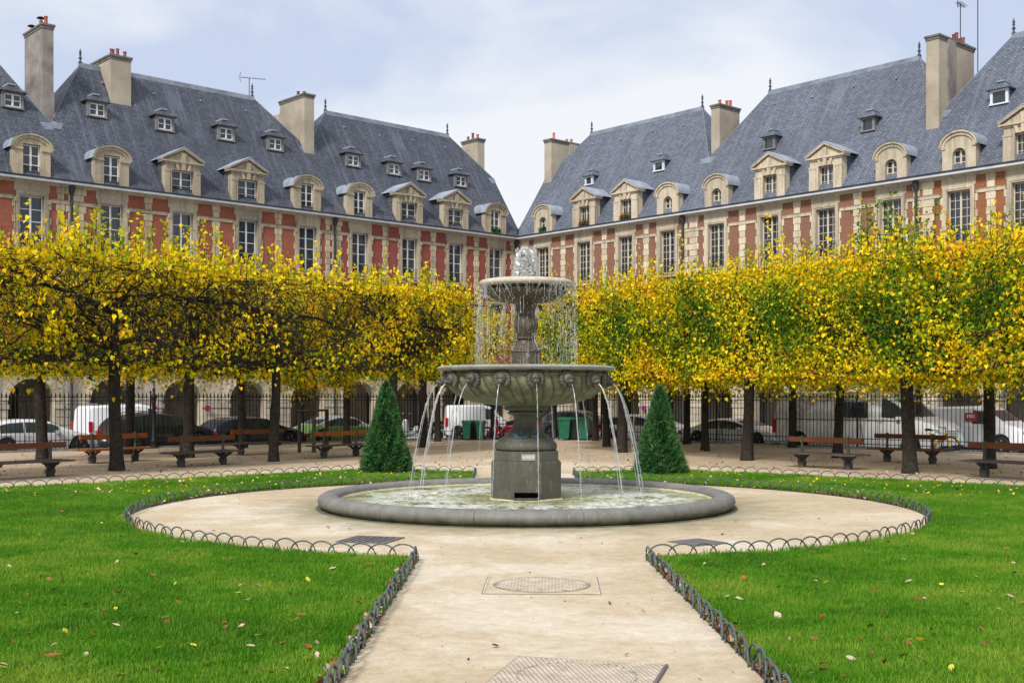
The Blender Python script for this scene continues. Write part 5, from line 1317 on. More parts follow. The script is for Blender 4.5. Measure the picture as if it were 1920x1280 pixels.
G0 = lerp2(CL, CR, (GX0 - CL[0]) / (CR[0] - CL[0])); G1 = lerp2(CL, CR, (GX1 - CL[0]) / (CR[0] - CL[0]))
fence('short black railings left of the corner gate, before the white van', CL, G0, 9)
fence('short black railings right of the corner gate, behind the green bins', G1, CR, 9)
gt = thing('garden_gate', 'black iron corner gate between two ball topped posts, behind the fountain stem', 'gate', (G0[0], G0[1], 0), math.atan2(G1[1] - G0[1], G1[0] - G0[0]))
gw = math.dist(G0, G1)
for x in (0.0, gw):
    for (dx) in (-.0,):
        b = B(); b.lathe([(.10, 0), (.10, .15), (.075, .2), (.065, 1.15), (.09, 1.2), (.06, 1.24), (.04, 1.27), (.085, 1.33), (.09, 1.37), (.05, 1.43), (.01, 1.46)], M['iron'], 12, c=(x, 0)); b.obj('gate_post', gt, 40)
for k in range(int(gw / .14) - 1):
    if .55 < (k + 1) * .14 < gw - .55: continue
    link('bar', BAR, gt, loc=((k + 1) * .14, .0, 0), scale=(1, 1, .78))
for (x0, x1) in ((0, .6), (gw - .6, gw)):
    for z in (.2, .62, 1.25):
        b = B(); b.box(x0, x1, -.014, .014, z - .014, z + .014, M['iron']); b.obj('rail', gt)
# ornate cast iron column in the left railings
kk = (287 - 960) / F_; P = fl(0); s = (P[0] - .0 - kk * P[1]) / (kk * -.673 + .74)
xx, yy = fl(s); cl = thing('fence_column', 'ornate black cast iron column with ball finial standing in the left railings', 'column', (xx + .05, yy - .08, 0))
b = B(); b.lathe([(.15, 0), (.15, .05), (.115, .08), (.10, .2), (.115, .24), (.08, .30), (.065, .9), (.062, 1.5), (.085, 1.53), (.06, 1.57), (.10, 1.66), (.11, 1.74), (.085, 1.79)], M['iron'], 14); b.obj('shaft', cl, 40)
b = B(); b.lathe([(.07, 1.79), (.03, 1.85), (.045, 1.90), (.055, 1.95), (.03, 2.0), (.015, 2.08), (.03, 2.10), (.004, 2.17)], M['iron'], 12); b.obj('finial', cl, 40)

# ------------------------------------------------------------------ pleached linden trees
def branch_tubes(paths, nside=4):
    """paths: list of (pts(n,3), radii(n)) -> verts, quads"""
    V, Fc = [], []; o = 0
    for pts, rad in paths:
        pts = np.asarray(pts); n = len(pts)
        d = np.gradient(pts, axis=0); d /= np.linalg.norm(d, axis=1)[:, None] + 1e-9
        a = np.where(np.abs(d[:, 2:3]) < .9, np.array([[0, 0, 1.]]), np.array([[1., 0, 0]]))
        u = np.cross(d, a); u /= np.linalg.norm(u, axis=1)[:, None] + 1e-9; w = np.cross(d, u)
        for k in range(nside):
            pass
        ang_ = 2 * np.pi * np.arange(nside) / nside
        ring = pts[:, None, :] + (u[:, None, :] * np.cos(ang_)[None, :, None] + w[:, None, :] * np.sin(ang_)[None, :, None]) * np.asarray(rad)[:, None, None]
        V.append(ring.reshape(-1, 3))
        i = np.arange(n - 1)[:, None] * nside; k = np.arange(nside)[None, :]; k2 = (k + 1) % nside
        q = np.stack([i + k, i + k2, i + nside + k2, i + nside + k], -1).reshape(-1, 4) + o
        Fc.append(q); o += n * nside
    return np.concatenate(V), np.concatenate(Fc)

def crown_sets(style, seed, HL=2.8, HD=1.7, Z0=2.1, Z1=4.72):
    if style == 'bare': Z0 = 2.4; HL = 2.75
    """style: 'bare' (left, many twigs) or 'full' (right)"""
    rs = np.random.default_rng(seed); limbs = []; twigs = []; tips = []
    def grow(p, d, L, r, lvl, store):
        n = 6 if lvl < 2 else 4; pts = [p]; dd = d / np.linalg.norm(d)
        for i in range(n):
            dd = dd + rs.normal(0, .16 + .05 * lvl, 3); 
            q = pts[-1]
            # clipped box: turn back at the faces
            for ax, lim in ((0, HL), (1, HD)):
                if abs(q[ax]) > lim * .93 and dd[ax] * q[ax] > 0: dd[ax] *= -.2
            if q[2] > Z1 - .2 and dd[2] > 0: dd[2] *= .1
            if q[2] < Z0 + .15 and dd[2] < 0: dd[2] *= -.3
            dd /= np.linalg.norm(dd); pts.append(q + dd * L / n)
        rad = [r * (1 - .6 * i / n) for i in range(n + 1)]; store.append((pts, rad))
        return pts, dd
    for k in range(11):
        a = rs.uniform(0, 2 * np.pi) if k > 3 else [0.1, np.pi - .1, .4, np.pi + .3][k]
        z = rs.uniform(Z0 + .0, Z1 - .7); d = np.array([np.cos(a) * 1.6, np.sin(a), rs.uniform(.05, .5)])
        pts, dd = grow(np.array([0, 0, z]), d, rs.uniform(1.9, 3.2), rs.uniform(.04, .075), 0, limbs)
        for j in range(9):
            p = np.array(pts[rs.integers(1, 7)]); d2 = rs.normal(0, 1, 3) * [1.3, 1, .7]
            p2, _ = grow(p, d2, rs.uniform(.7, 1.7), .022, 1, twigs)
            for m in range(7 if style == 'bare' else 4):
                q = np.array(p2[rs.integers(1, 7)]); d3 = rs.normal(0, 1, 3) + [0, 0, .1]
                p3, _ = grow(q, d3, rs.uniform(.25, .8), .0075, 2, twigs); tips += p3[2:]
                if style == 'bare' or m < 2:
                    for w in range(2):
                        p4, _ = grow(np.array(p3[rs.integers(1, 5)]), rs.normal(0, 1, 3), rs.uniform(.15, .45), .0045, 3, twigs); tips += p4[2:]
    # knobbly surface twigs on the clipped faces
    nS = {'bare': 850, 'full': 240, 'lime': 200}[style]
    for k in range(nS):
        fc = rs.random(); x, y, z = rs.uniform(-HL, HL), rs.uniform(-HD, HD), rs.uniform(Z0, Z1)
        if fc < .55: y = np.sign(rs.random() - .5) * HD * rs.uniform(.85, 1)
        elif fc < .75: z = Z1 * rs.uniform(.96, 1)
        elif fc < .88: x = np.sign(rs.random() - .5) * HL * rs.uniform(.9, 1)
        else: z = Z0 + rs.uniform(0, .2)
        p, _ = grow(np.array([x, y, z]), rs.normal(0, 1, 3) * [1, .7, .8], rs.uniform(.3, 1.1), rs.uniform(.005, .015), 2, twigs)
    if style != 'full':      # drooping fine twigs below the crown
        for k in range(420 if style == 'bare' else 120):
            x, y = rs.uniform(-HL, HL), rs.uniform(-HD, HD); L = rs.gamma(2., .10) + .05; d = np.array([rs.normal(0, .5), rs.normal(0, .5), -1.]); d /= np.linalg.norm(d)
            z0 = Z0 + rs.uniform(.0, .35); pts = [np.array([x, y, z0]) + d * L * t + rs.normal(0, .02, 3) for t in (0, .33, .66, 1)]
            twigs.append((pts, [.005, .004, .003, .002])); tips += pts[2:]
    # upright shoots on top
    shoots = []; nsh = 300 if style == 'bare' else 330
    for k in range(nsh):
        x, y = rs.uniform(-HL, HL), rs.uniform(-HD, HD); h = rs.gamma(2.2, .125) + .06
        if rs.random() < .05: h += rs.uniform(.1, .5)
        h = min(h, 1.35)
        lean = rs.normal(0, .10, 2); pts = [np.array([x + lean[0] * h * t, y + lean[1] * h * t, Z1 - .12 + (h + .12) * t]) for t in (0, .33, .66, 1)]
        twigs.append((pts, [.006, .005, .004, .0025])); shoots.append((pts, h))
    # leaves
    LP, TN = [], []
    def add(P, t): LP.append(P); TN.append(t)
    und = lambda P: .12 * np.sin(P[:, 0] * 2.1 + seed) + .10 * np.sin(P[:, 2] * 3.3 + P[:, 0] * 1.7) 
    if style == 'full': N = 21000
    elif style == 'lime': N = 9500
    else: N = {0: 6500, 1: 4000, 2: 9000}[seed % 10]
    f = rs.random(N); P = np.stack([rs.uniform(-HL, HL, N), rs.uniform(-HD, HD, N), rs.uniform(Z0, Z1, N)], 1)
    dep = np.minimum(rs.exponential(.16, N), .9)
    s = np.sign(rs.random(N) - .5)
    m1 = f < .56; P[m1, 1] = s[m1] * (HD - dep[m1] + und(P)[m1] * .7)
    m2 = (f >= .56) & (f < .72); P[m2, 2] = Z1 - dep[m2] * .8 + rs.random(m2.sum()) * .08
    m3 = (f >= .72) & (f < .84); P[m3, 0] = s[m3] * (HL - dep[m3])
    m4 = (f >= .84) & (f < .92); P[m4, 2] = Z0 + dep[m4] - rs.exponential(.10, m4.sum())
    # clumpy gaps where the twigs show
    cl = np.sin(P[:, 0] * 2.3 + seed * 1.7) * np.sin(P[:, 2] * 3.3 + P[:, 0] + seed) * (.5 if style == 'full' else .8) + np.sin(P[:, 0] * 7.7 + P[:, 2] * 5.9 + seed) * .35 + rs.normal(0, .30, N)
    if style != 'bare': keep = cl > (-.54 if style == 'full' else -.3)
    else:
        core = np.exp(-((P[:, 2] - 3.75) / .75) ** 2) * .85 + .30 * np.exp(-((P[:, 0] + .3) / 1.2) ** 2)
        keep = cl > -.25 + core * (1.25, 1.1, .5)[seed % 10] - np.clip((P[:, 2] - 4.42) * 4, 0, 1.3)
    keep &= P[:, 2] > Z0 + (.6 if style != 'full' else .22) * (np.abs(P[:, 0]) / HL) ** 2.5 * (.6 + .4 * np.sin(seed + P[:, 0] * 2))
    P = P[keep]; h = (P[:, 2] - Z0) / (Z1 - Z0); n = len(P)
    if style == 'lime':
        t = rs.normal(.42, .07, n) + .10 * rs.random(n)
    elif style == 'full':
        patch = .10 * np.sin(P[:, 0] * 1.9 + seed * 2) + .08 * np.sin(P[:, 2] * 3 + P[:, 0] * 2.7)
        t = rs.normal(.37, .165, n) + patch * 1.2 + .14 * (h > .88) + .20 * np.exp(-h * 5) - .12 * np.exp(-((h - .5) / .25) ** 2)
    else:
        t = rs.normal(.55, .11, n) + .03 * np.sin(P[:, 0] * 2 + seed) - .22 * (h < .22) * rs.random(n)
    o_ = rs.random(n) < .05; t[o_] += .3
    add(P, t)
    tp = np.array(tips)
    if len(tp):
        k = rs.choice(len(tp), min(len(tp), 2600 if style == 'full' else 900), replace=False); q = tp[k] + rs.normal(0, .03, (len(k), 3)); add(q, rs.normal(.45 if style == 'full' else .5, .18, len(k)))
    for pts, hh in shoots:
        m = max(2, int(hh * 19)); tt = rs.random(m) ** .8; a0 = np.array(pts[0]); a1 = np.array(pts[-1]); q = a0 + (a1 - a0) * tt[:, None] + rs.normal(0, .035, (m, 3))
        base = .34 if rs.random() < .2 else .54; add(q, rs.normal(base, .10, m) + .14 * (rs.random(m) < .08))
    # hanging fringe
    m = {'full': 520, 'bare': 170, 'lime': 120}[style]; q = np.stack([rs.uniform(-HL, HL, m), rs.uniform(-HD, HD, m), Z0 - rs.exponential(.15, m)], 1); q = q[q[:, 2] > 1.55]; add(q, rs.normal(.50, .17, len(q)))
    P = np.concatenate(LP); T = np.clip(np.concatenate(TN), 0, 1)
    n = len(P); sz = rs.uniform(.038, .074, n)[:, None] * {'full': 1.0, 'bare': 1.28, 'lime': 1.15}[style]
    # leaves hang, facing outwards and drooping
    nrm = rs.normal(0, 1, (n, 3)) * [1, 1, .8] + np.stack([P[:, 0] / HL * .5, np.sign(P[:, 1]) * .8, np.full(n, .45)], 1); nrm /= np.linalg.norm(nrm, axis=1)[:, None]
    dn = np.array([0, 0, -1.]) + rs.normal(0, .45, (n, 3)); dn -= nrm * np.sum(dn * nrm, 1)[:, None]; dn /= np.linalg.norm(dn, axis=1)[:, None]
    sd_ = np.cross(nrm, dn)
    # heart shaped leaf: 6 points, folded along the rib
    shape = [(-.45, 0, 0), (-.62, .42, .10), (-.10, .62, .14), (.85, 0, -.05), (-.10, -.62, .14), (-.62, -.42, .10)]
    V = np.stack([P + sz * (dn * a + sd_ * b_ * .9 + nrm * c) for a, b_, c in shape], 1).reshape(-1, 3)
    base = (np.arange(n) * 6)[:, None]; F1 = base + np.array([[0, 1, 2, 3]]); F2 = base + np.array([[0, 3, 4, 5]])
    Fc = np.stack([F1, F2], 1).reshape(-1, 4); tint = np.repeat(T, 2)
    lv, lf = branch_tubes(limbs, 6); tv, tf = branch_tubes(twigs, 3)
    return (np_mesh('crown', V, Fc, 4, M['leaf'], tint), np_mesh('limbs', lv, lf, 4, M['bark']), np_mesh('twigs', tv, tf, 4, M['twig']))

def trunk_mesh(seed, r, h, mat):
    rr = random.Random(seed); b = B(); n = 12; rings = 14; vs = []; fs = []
    cx = cy = 0; dx, dy = rr.uniform(-.012, .012), rr.uniform(-.012, .012)
    for i in range(rings + 1):
        t = i / rings; z = -.03 + h * t; R_ = r * (1.28 * math.exp(-t * 22) * .25 + 1.0 - .20 * t - .45 * max(0, t - .6) / .4); cx += dx + rr.uniform(-.008, .008); cy += dy + rr.uniform(-.008, .008)
        for k in range(n):
            a = 2 * math.pi * k / n; q = R_ * (1 + .06 * math.sin(a * 5 + seed) + .035 * math.sin(a * 3 + z * 2) + rr.uniform(-.03, .03)); vs.append((cx + q * math.cos(a), cy + q * math.sin(a), z))
    for i in range(rings):
        for k in range(n): fs.append((i * n + k, i * n + (k + 1) % n, (i + 1) * n + (k + 1) % n, (i + 1) * n + k))
    b.add(vs, fs, M[mat])
    return b.mesh('trunk', 180)
CR_ = {('bare', i): crown_sets('bare', 10 + i) for i in range(3)}
CR_.update({('full', i): crown_sets('full', 30 + i) for i in range(3)})
CR_.update({('lime', i): crown_sets('lime', 50 + i) for i in range(2)})
aTL, aTR = math.atan2(.82, .57), math.atan2(-.84, .54)
def tree(label, x, y, style, var, rz, r=.135, sx=1.0, sy=1.0, sz=1.0, bark='bark', grp=None, tr=True):
    dz = 0
    if x < 0 and style == 'full' and x > -20: style = 'lime'; var = var % 2; dz = .40; sz = sz * .90
    t_ = thing('linden_tree', label, 'tree', (x, y, 0), 0, grp or 'pleached lindens in rows on each side')
    link('trunk', trunk_mesh(int(x * 100 + y * 7), r, 3.9, bark), t_)
    leaves, limbs, twigs = CR_[(style, var)]
    for nm, me in (('crown', leaves), ('limbs', limbs), ('twigs', twigs)):
        o = link(nm, me, t_, loc=(0, 0, dz), rot=(0, 0, rz), scale=(sx, sy, sz))
        if nm != 'limbs': o['kind'] = 'stuff'
    return t_
PI = math.pi
# left group
tree('foremost tree of the left group, thick trunk with pale foot, sparse twiggy crown', -9.13, 27.1, 'bare', 0, aTL, .15)
tree('slim leaning trunk left of the middle, bare grey twigs at its crown top', -6.30, 30.95, 'bare', 1, aTL, .125, .95, 1, 1.0)
tree('tree behind the left clipped cone, yellow crown ending at the fountain', -3.50, 35.3, 'bare', 2, aTL, .15, .85, .95, 1.02)
tree('tree beyond the left edge whose sparse crown enters the picture', -12.0, 23.1, 'bare', 2, aTL + PI, .15, 1.0, 1, .98)
tree('dark trunk behind the leftmost bench', -12.26, 30.66, 'full', 0, aTL, .15, 1.0, .8, .97)
tree('dark trunk standing close behind the foremost left tree', -11.45, 35.0, 'full', 1, aTL + PI, .14, 1, .8, .98)
tree('dark trunk crossing the brown bench on the left', -9.07, 32.81, 'bare', 1, aTL + PI, .15, 1, .8, 1.0)
tree('far dark trunk before the navy car', -9.0, 39.3, 'full', 2, aTL, .14, 1, .9, 1.0)
tree('far trunk behind the bench near the green car', -6.0, 42.6, 'full', 0, aTL + PI, .135, 1, .9, 1.03)
tree('far trunk beside the parked scooters', -3.05, 39.6, 'full', 1, aTL, .15, .85, .8, 1.0)
tree('farthest slim trunk between scooters and white van', -2.85, 44.9, 'full', 2, aTL, .12, 1.25, 1.0, 1.0)
# right group
tree('foremost tree of the right group, thick trunk with grey foot', 8.88, 26.15, 'full', 0, aTR, .155, 1.02, 1, 1.0)
tree('front trunk left of the tall grey van, dense mixed green and yellow crown', 6.30, 31.5, 'full', 1, aTR, .15, 1.04, 1, 1.03)
tree('front trunk beside the right clipped cone, crown ending at the fountain', 3.34, 36.0, 'full', 2, aTR, .155, .82, .85, 1.02)
tree('tree beyond the right edge whose dense crown enters the picture', 11.5, 20.9, 'full', 1, aTR + PI, .15, 1, 1, 1.0)
tree('dark trunk beside the rightmost bench', 11.38, 27.91, 'full', 2, aTR + PI, .14, 1, .9, .97)
tree('dark trunk crossing the tall grey van behind a bench', 9.1, 32.81, 'full', 0, aTR + PI, .13, 1, .9, 1.0)
tree('dark trunk at the middle of the silver saloon', 6.09, 37.0, 'full', 1, aTR + PI, .12, 1, .9, 1.02)
tree('dark trunk left of the saloon, right of the right cone', 6.3, 42.4, 'full', 2, aTR, .12, .9, .9, 1.02)
tree('dark trunk just left of the right cone, behind the silver estate car', 3.24, 40.1, 'full', 0, aTR, .12, .7, .8, 1.0)
tree('farthest trunk right of the green bins', 3.25, 45.6, 'full', 1, aTR, .11, 1.25, 1.0, 1.0)
tree('dark trunk at the rear end of the tall grey van', 9.45, 39.6, 'full', 1, aTR, .13, 1, .9, 1.02)
tree('thin dark trunk before the cab of the tall grey van', 13.2, 38.0, 'full', 2, aTR, .10, 1, .9, 1.0)
def tall_shoots(parent, dirx, x0, x1, n, hmin, hmax, seed, base):
    rs = np.random.default_rng(seed); tw = []; LPs = []
    for k in range(n):
        a = rs.uniform(x0, x1); x, y = dirx[0] * a + rs.normal(0, .5) * dirx[1], dirx[1] * a - rs.normal(0, .5) * dirx[0]; h = hmin + (hmax - hmin) * rs.random() ** 2; ln = rs.normal(0, .07, 2)
        pts = [np.array([x + ln[0] * h * t, y + ln[1] * h * t, 4.6 + h * t]) for t in (0, .33, .66, 1)]; tw.append((pts, [.009, .008, .006, .003]))
        m = int(h * 30); tt = rs.uniform(.1, 1, m); LPs.append(np.array(pts[0]) + (np.array(pts[-1]) - np.array(pts[0])) * tt[:, None] + rs.normal(0, .06, (m, 3)))
    P = np.concatenate(LPs); n = len(P); sz = rs.uniform(.05, .085, n)[:, None]; nrm = rs.normal(0, 1, (n, 3)); nrm /= np.linalg.norm(nrm, axis=1)[:, None]
    dn = np.array([0, 0, -1.]) + rs.normal(0, .5, (n, 3)); dn -= nrm * np.sum(dn * nrm, 1)[:, None]; dn /= np.linalg.norm(dn, axis=1)[:, None]; sd_ = np.cross(nrm, dn)
    V = np.stack([P + sz * (dn * a + sd_ * b_ * .9) for a, b_ in ((-.55, 0), (-.1, .6), (.85, 0), (-.1, -.6))], 1).reshape(-1, 3)
    T = np.clip(rs.normal(base, .10, n) + .15 * (P[:, 2] < 5.1), 0, 1)
    o = link('shoot_leaves', np_mesh('shoot_leaves', V, np.arange(4 * n).reshape(-1, 4), 4, M['leaf'], T), parent); o['kind'] = 'stuff'
    v, f = branch_tubes(tw, 4); o = link('tall_shoots', np_mesh('tall_shoots', v, f, 4, M['twig']), parent); o['kind'] = 'stuff'
for o in list(bpy.data.objects):
    if o.name == 'linden_tree': tall_shoots(o, (.57, .82), -1.8, 2.4, 60, .3, 1.5, 3, .42)
    if o.get('label', '').startswith('foremost tree of the right'): tall_shoots(o, (-.54, .84), -.8, 1.5, 34, .4, 1.9, 4, .25); tall_shoots(o, (-.54, .84), -2.6, 2.6, 40, .3, 1.0, 5, .72)
# young staked tree
sx_, sy_ = g(588, 848)
t_ = thing('young_tree', 'slim young tree held between wooden stakes with a crossbar', 'tree', (sx_, sy_, 0))
link('trunk', trunk_mesh(5, .052, 4.0, 'bark_grey'), t_)
o = link('crown', CR_[('full', 2)][0], t_, scale=(.45, .5, .95)); o['kind'] = 'stuff'
o = link('twigs', CR_[('full', 2)][2], t_, scale=(.45, .5, .95)); o['kind'] = 'stuff'
st_ = thing('tree_stakes', 'dark wooden stakes joined by a crossbar round the young tree', 'tree stake', (sx_, sy_, 0))
for (u, v) in ((562, 848), (588, 846), (614, 846)):
    x, y = g(u, v); b = B(); b.tube([(x - sx_, y - sy_ + (.14 if u == 588 else 0) - .07, 0), (x - sx_, y - sy_ + (.14 if u == 588 else 0) - .07, 1.32)], .055, M['stake'], 8); b.obj('stake', st_)
x0, _ = g(562, 847); x1, _ = g(616, 847); b = B(); b.tube([(x0 - sx_, -.13, 1.28), (x1 - sx_ + .05, -.13, 1.30)], .035, M['stake'], 8); b.obj('crossbar', st_)

# ------------------------------------------------------------------ vehicles
ROADZ = -0.14
def interp(tab, x):
    for i in range(len(tab) - 1):
        (x0, z0), (x1, z1) = tab[i], tab[i + 1]
        if x <= x1: return z0 + (z1 - z0) * (x - x0) / (x1 - x0 + 1e-9)
    return tab[-1][1]
def wheel(parent, x, y, r, side):
    b = B(); w = .10; s = side
    b.lathe([(r * .62, -w), (r * .95, -w), (r, -w * .7), (r, w * .7), (r * .95, w), (r * .62, w)], M['rubber'], 24)
    o = b.obj('wheel', parent, 40, loc=(x, y, r + ROADZ), rot=(R(90), 0, 0))
    c = B(); z0 = -w * .9 if s < 0 else w * .9; zz = -1 if s > 0 else 1
    c.lathe([(r * .64, 0), (r * .60, -.02), (r * .20, -.03), (0, -.03)], M['chrome'], 20, cap=False)
    for k in range(5):
        a = 2 * math.pi * k / 5; dx, dy = math.cos(a), math.sin(a); px, py = -dy * .030, dx * .030
        c.add([(dx * .04 + px * 1.2, dy * .04 + py * 1.2, .0), (dx * .04 - px * 1.2, dy * .04 - py * 1.2, .0), (dx * r * .6 - px, dy * r * .6 - py, .012), (dx * r * .6 + px, dy * r * .6 + py, .012)], [(0, 1, 2, 3)], M['chrome'])
    c.obj('hubcap', o, 40, loc=(0, 0, w * .93 if s < 0 else -w * .93), rot=((0, 0, 0) if s < 0 else (math.pi, 0, 0)))
def vehicle(name, label, cat, pos, rz, L, W, H, top, belt, paintm, wheels, wr, glass_side, cabin, roof_inset=.14, roofm=None, shut=(), lamp='low', grp=None, glass_w=None, rear_glass=True, trim=True, bars=False, extra=None):
    """top/belt: [(x fraction, z)] lines along the length, x from the tail (0) to the nose (1)"""
    t_ = thing(name, label, cat, (pos[0], pos[1], 0), rz, grp); pm = M[paintm]
    hw = W / 2; n = 64; zb = .17 + ROADZ
    X = [i / n for i in range(n + 1)]
    rows = []
    for f in X:
        x = (f - .5) * L; zt, zl = interp(top, f) + ROADZ, interp(belt, f) + ROADZ
        plan = 1 - .10 * max(0, (f - .86) / .14) ** 2 - .06 * max(0, (.08 - f) / .08) ** 2
        zlow = zb + .05 * max(0, (f - .93) / .07) + .04 * max(0, (.06 - f) / .06)
        for wx in wheels:
            d = abs(x - (wx - .5) * L); ra = wr * 1.17
            if d < ra: zlow = max(zlow, wr + ROADZ + math.sqrt(max(0, ra * ra - d * d)) - .01)
        cab = max(0.0, zt - zl); zt2 = max(zt, zl + .012)
        ins = roof_inset * min(1, cab / .22) + .06 * (1 - min(1, cab / .22))
        y_b, y_m, y_l, y_t = hw * plan * .985, hw * plan, hw * plan * .965, (hw * plan - ins)
        zmid = (zlow + zl) / 2
        rows.append([(x, y_b * .93, zlow), (x, y_b, min(zlow + .04, zl - .03)), (x, y_m, max(zlow + .06, min(zmid + .06, zl - .05))), (x, y_l, zl), (x, y_t + .02, zl + (zt2 - zl) * .90), (x, y_t - .06, zt2 - .008), (x, y_t * .5, zt2 + .012 * min(1, cab / .2))])
    m = 7; vs = []; fs = []; b = B()
    for r in rows: vs += r + [(p[0], -p[1], p[2]) for p in r[::-1]]
    k = 2 * m
    for i in range(n):
        for j in range(k - 1): fs.append((i * k + j, (i + 1) * k + j, (i + 1) * k + j + 1, i * k + j + 1))
    fs.append(tuple(range(k))); fs.append(tuple(n * k + j for j in range(k - 1, -1, -1)))
    b.add(vs, fs, pm)
    if roofm:      # roof and pillars in a second colour
        b.mats.append(M[roofm]); ri = len(b.mats) - 1; idx = 0
        for i in range(n):
            for j in range(k - 1):
                if 3 <= j <= k - 5 and cabin[0] <= X[i] <= cabin[1]: b.m[idx] = ri
                idx += 1
    b.obj('body', t_, 32)
    u = B(); u.box(-L * .47, L * .47, -hw * .9, hw * .9, ROADZ + .10, zb + .16, M['rubber']); u.obj('underbody', t_)
    for s in (-1, 1):      # side windows
        for (f0, f1) in glass_side:
            b = B(); q = 8; vs = []
            for i in range(q + 1):
                f = f0 + (f1 - f0) * i / q; x = (f - .5) * L; zt, zl = interp(top, f) + ROADZ, interp(belt, f) + ROADZ
                plan = 1 - .10 * max(0, (f - .86) / .14) ** 2; c = zt - zl; ins = roof_inset * min(1, c / .22) + .06 * (1 - min(1, c / .22))
                yl, yt = hw * plan * .965, hw * plan - ins + .02
                lo, hi = .06, .90
                for tt in (lo, hi): vs.append((x, s * (yl + (yt - yl) * tt + .006), zl + c * .9 * tt))
            fs = [(2 * i, 2 * i + 2, 2 * i + 3, 2 * i + 1) for i in range(q)]
            b.add(vs, fs, M['car_glass']); b.obj('side_window', t_, 60)
    def cross(f0, f1, nm):
        b = B(); q = 6; vs = []
        for i in range(q + 1):
            f = f0 + (f1 - f0) * i / q; x = (f - .5) * L; zt = interp(top, f) + ROADZ; c = zt - interp(belt, f) - ROADZ; ins = roof_inset * min(1, c / .22) + .06 * (1 - min(1, c / .22)); y = hw - ins - .09
            for s in (-1, 0, 1): vs.append((x, s * y, zt + .016))
        fs = [(3 * i + j, 3 * i + 3 + j, 3 * i + 4 + j, 3 * i + 1 + j) for i in range(q) for j in (0, 1)]
        b.add(vs, fs, M['car_glass']); b.obj(nm, t_, 60)
    cross(*glass_w, 'windscreen')
    if rear_glass: cross(*rear_glass, 'rear_window')
    for wx in wheels:
        for s in (-1, 1): wheel(t_, (wx - .5) * L, s * (hw - .095), wr, s)
    zl0 = interp(belt, .03) + ROADZ
    for s in (-1, 1):
        b = B()
        if lamp == 'tall': b.box(-L / 2 - .008, -L / 2 + .11, s * hw - .06 if s > 0 else s * hw - .008, s * hw + .008 if s > 0 else s * hw + .06, .45, .45 + H * .24, M['red_lamp'])
        else: b.box(-L / 2 - .006, -L / 2 + .14, min(s * hw * .62, s * hw * .97), max(s * hw * .62, s * hw * .97), zl0 - .17, zl0 - .05, M['red_lamp'])
        b.obj('tail_lamp', t_)
        b = B(); zn = interp(belt, .95) + ROADZ
        b.box(L / 2 - .20, L / 2 - .02, min(s * hw * .55, s * hw * .90), max(s * hw * .55, s * hw * .90), zn - .13, zn - .03, M['clear_lamp']); b.obj('head_lamp', t_)
        xm = (glass_side[-1][1] - .5) * L - .12; zz = interp(belt, glass_side[-1][1] - .02) + ROADZ
        b = B(); b.box(xm - .03, xm + .09, min(s * hw * .97, s * (hw + .12)), max(s * hw * .97, s * (hw + .12)), zz + .0, zz + .10, pm if not roofm else M['p_silver']); b.obj('door_mirror', t_, 30)
        for f in shut:
            b = B(); x = (f - .5) * L; zl = interp(belt, f) + ROADZ; b.box(x - .005, x + .005, s * hw - .002 if s > 0 else s * hw - .004, s * hw + .004 if s > 0 else s * hw + .002, zb + .08, zl - .03, M['rubber']); b.obj('door_seam', t_)
            b = B(); b.box(x + .05, x + .16, s * hw - .005 if s > 0 else s * hw - .018, s * hw + .018 if s > 0 else s * hw + .005, zl - .11, zl - .085, pm); b.obj('door_handle', t_)
    b = B(); b.box(L / 2 - .06, L / 2 + .012, -hw * .84, hw * .84, zb + .02, zb + .13, M['plastic']); b.obj('front_bumper', t_)
    b = B(); b.box(-L / 2 - .015, -L / 2 + .05, -hw * .86, hw * .86, zb + .03, zb + .16, M['plastic']); b.obj('rear_bumper', t_)
    b = B(); b.box(-L / 2 - .02, -L / 2 - .014, -.2, .2, zb + .2, zb + .29, M['paint_white']); b.obj('number_plate', t_)
    if bars:
        for s in (-1, 1):
            b = B(); y = s * (hw - roof_inset - .1); pts = [((f - .5) * L, y, interp(top, f) + ROADZ + (.05 if 0 < i < 6 else 0)) for i, f in enumerate([.16 + .07 * j for j in range(7)])]; b.tube(pts, .014, M['iron'], 5); b.obj('roof_rail', t_)
    if extra: extra(t_, L, hw)
    return t_
aL_, aR_ = math.atan2(.673, .74), math.atan2(-.745, .667)
ROAD_GRP = 'cars parked along the railings'
HATCH = [(0, .55), (.02, .74), (.05, .86), (.10, .98), (.2, 1.09), (.35, 1.13), (.48, 1.12), (.58, 1.05), (.70, .86), (.80, .74), (.90, .66), (.97, .56), (1, .42)]
HBELT = [(0, .50), (.04, .70), (.5, .70), (.72, .67), (.85, .63), (.95, .54), (1, .38)]
sc1 = lambda tab, k: [(x, z * k) for x, z in tab]
vehicle('parked_car', 'silver hatchback at the far left behind the railings', 'car', (-15.35, 37.75), aL_, 3.6, 1.55, 1.13, HATCH, HBELT, 'p_silver', (.19, .82), .27, [(.13, .33), (.345, .47), (.485, .64)], (.08, .72), glass_w=(.585, .70), rear_glass=(.055, .13), shut=(.34, .48), grp=ROAD_GRP)
ESTATE = [(0, .60), (.015, .82), (.07, 1.08), (.13, 1.20), (.3, 1.29), (.45, 1.30), (.56, 1.24), (.70, 1.00), (.80, .86), (.92, .74), (.98, .62), (1, .45)]
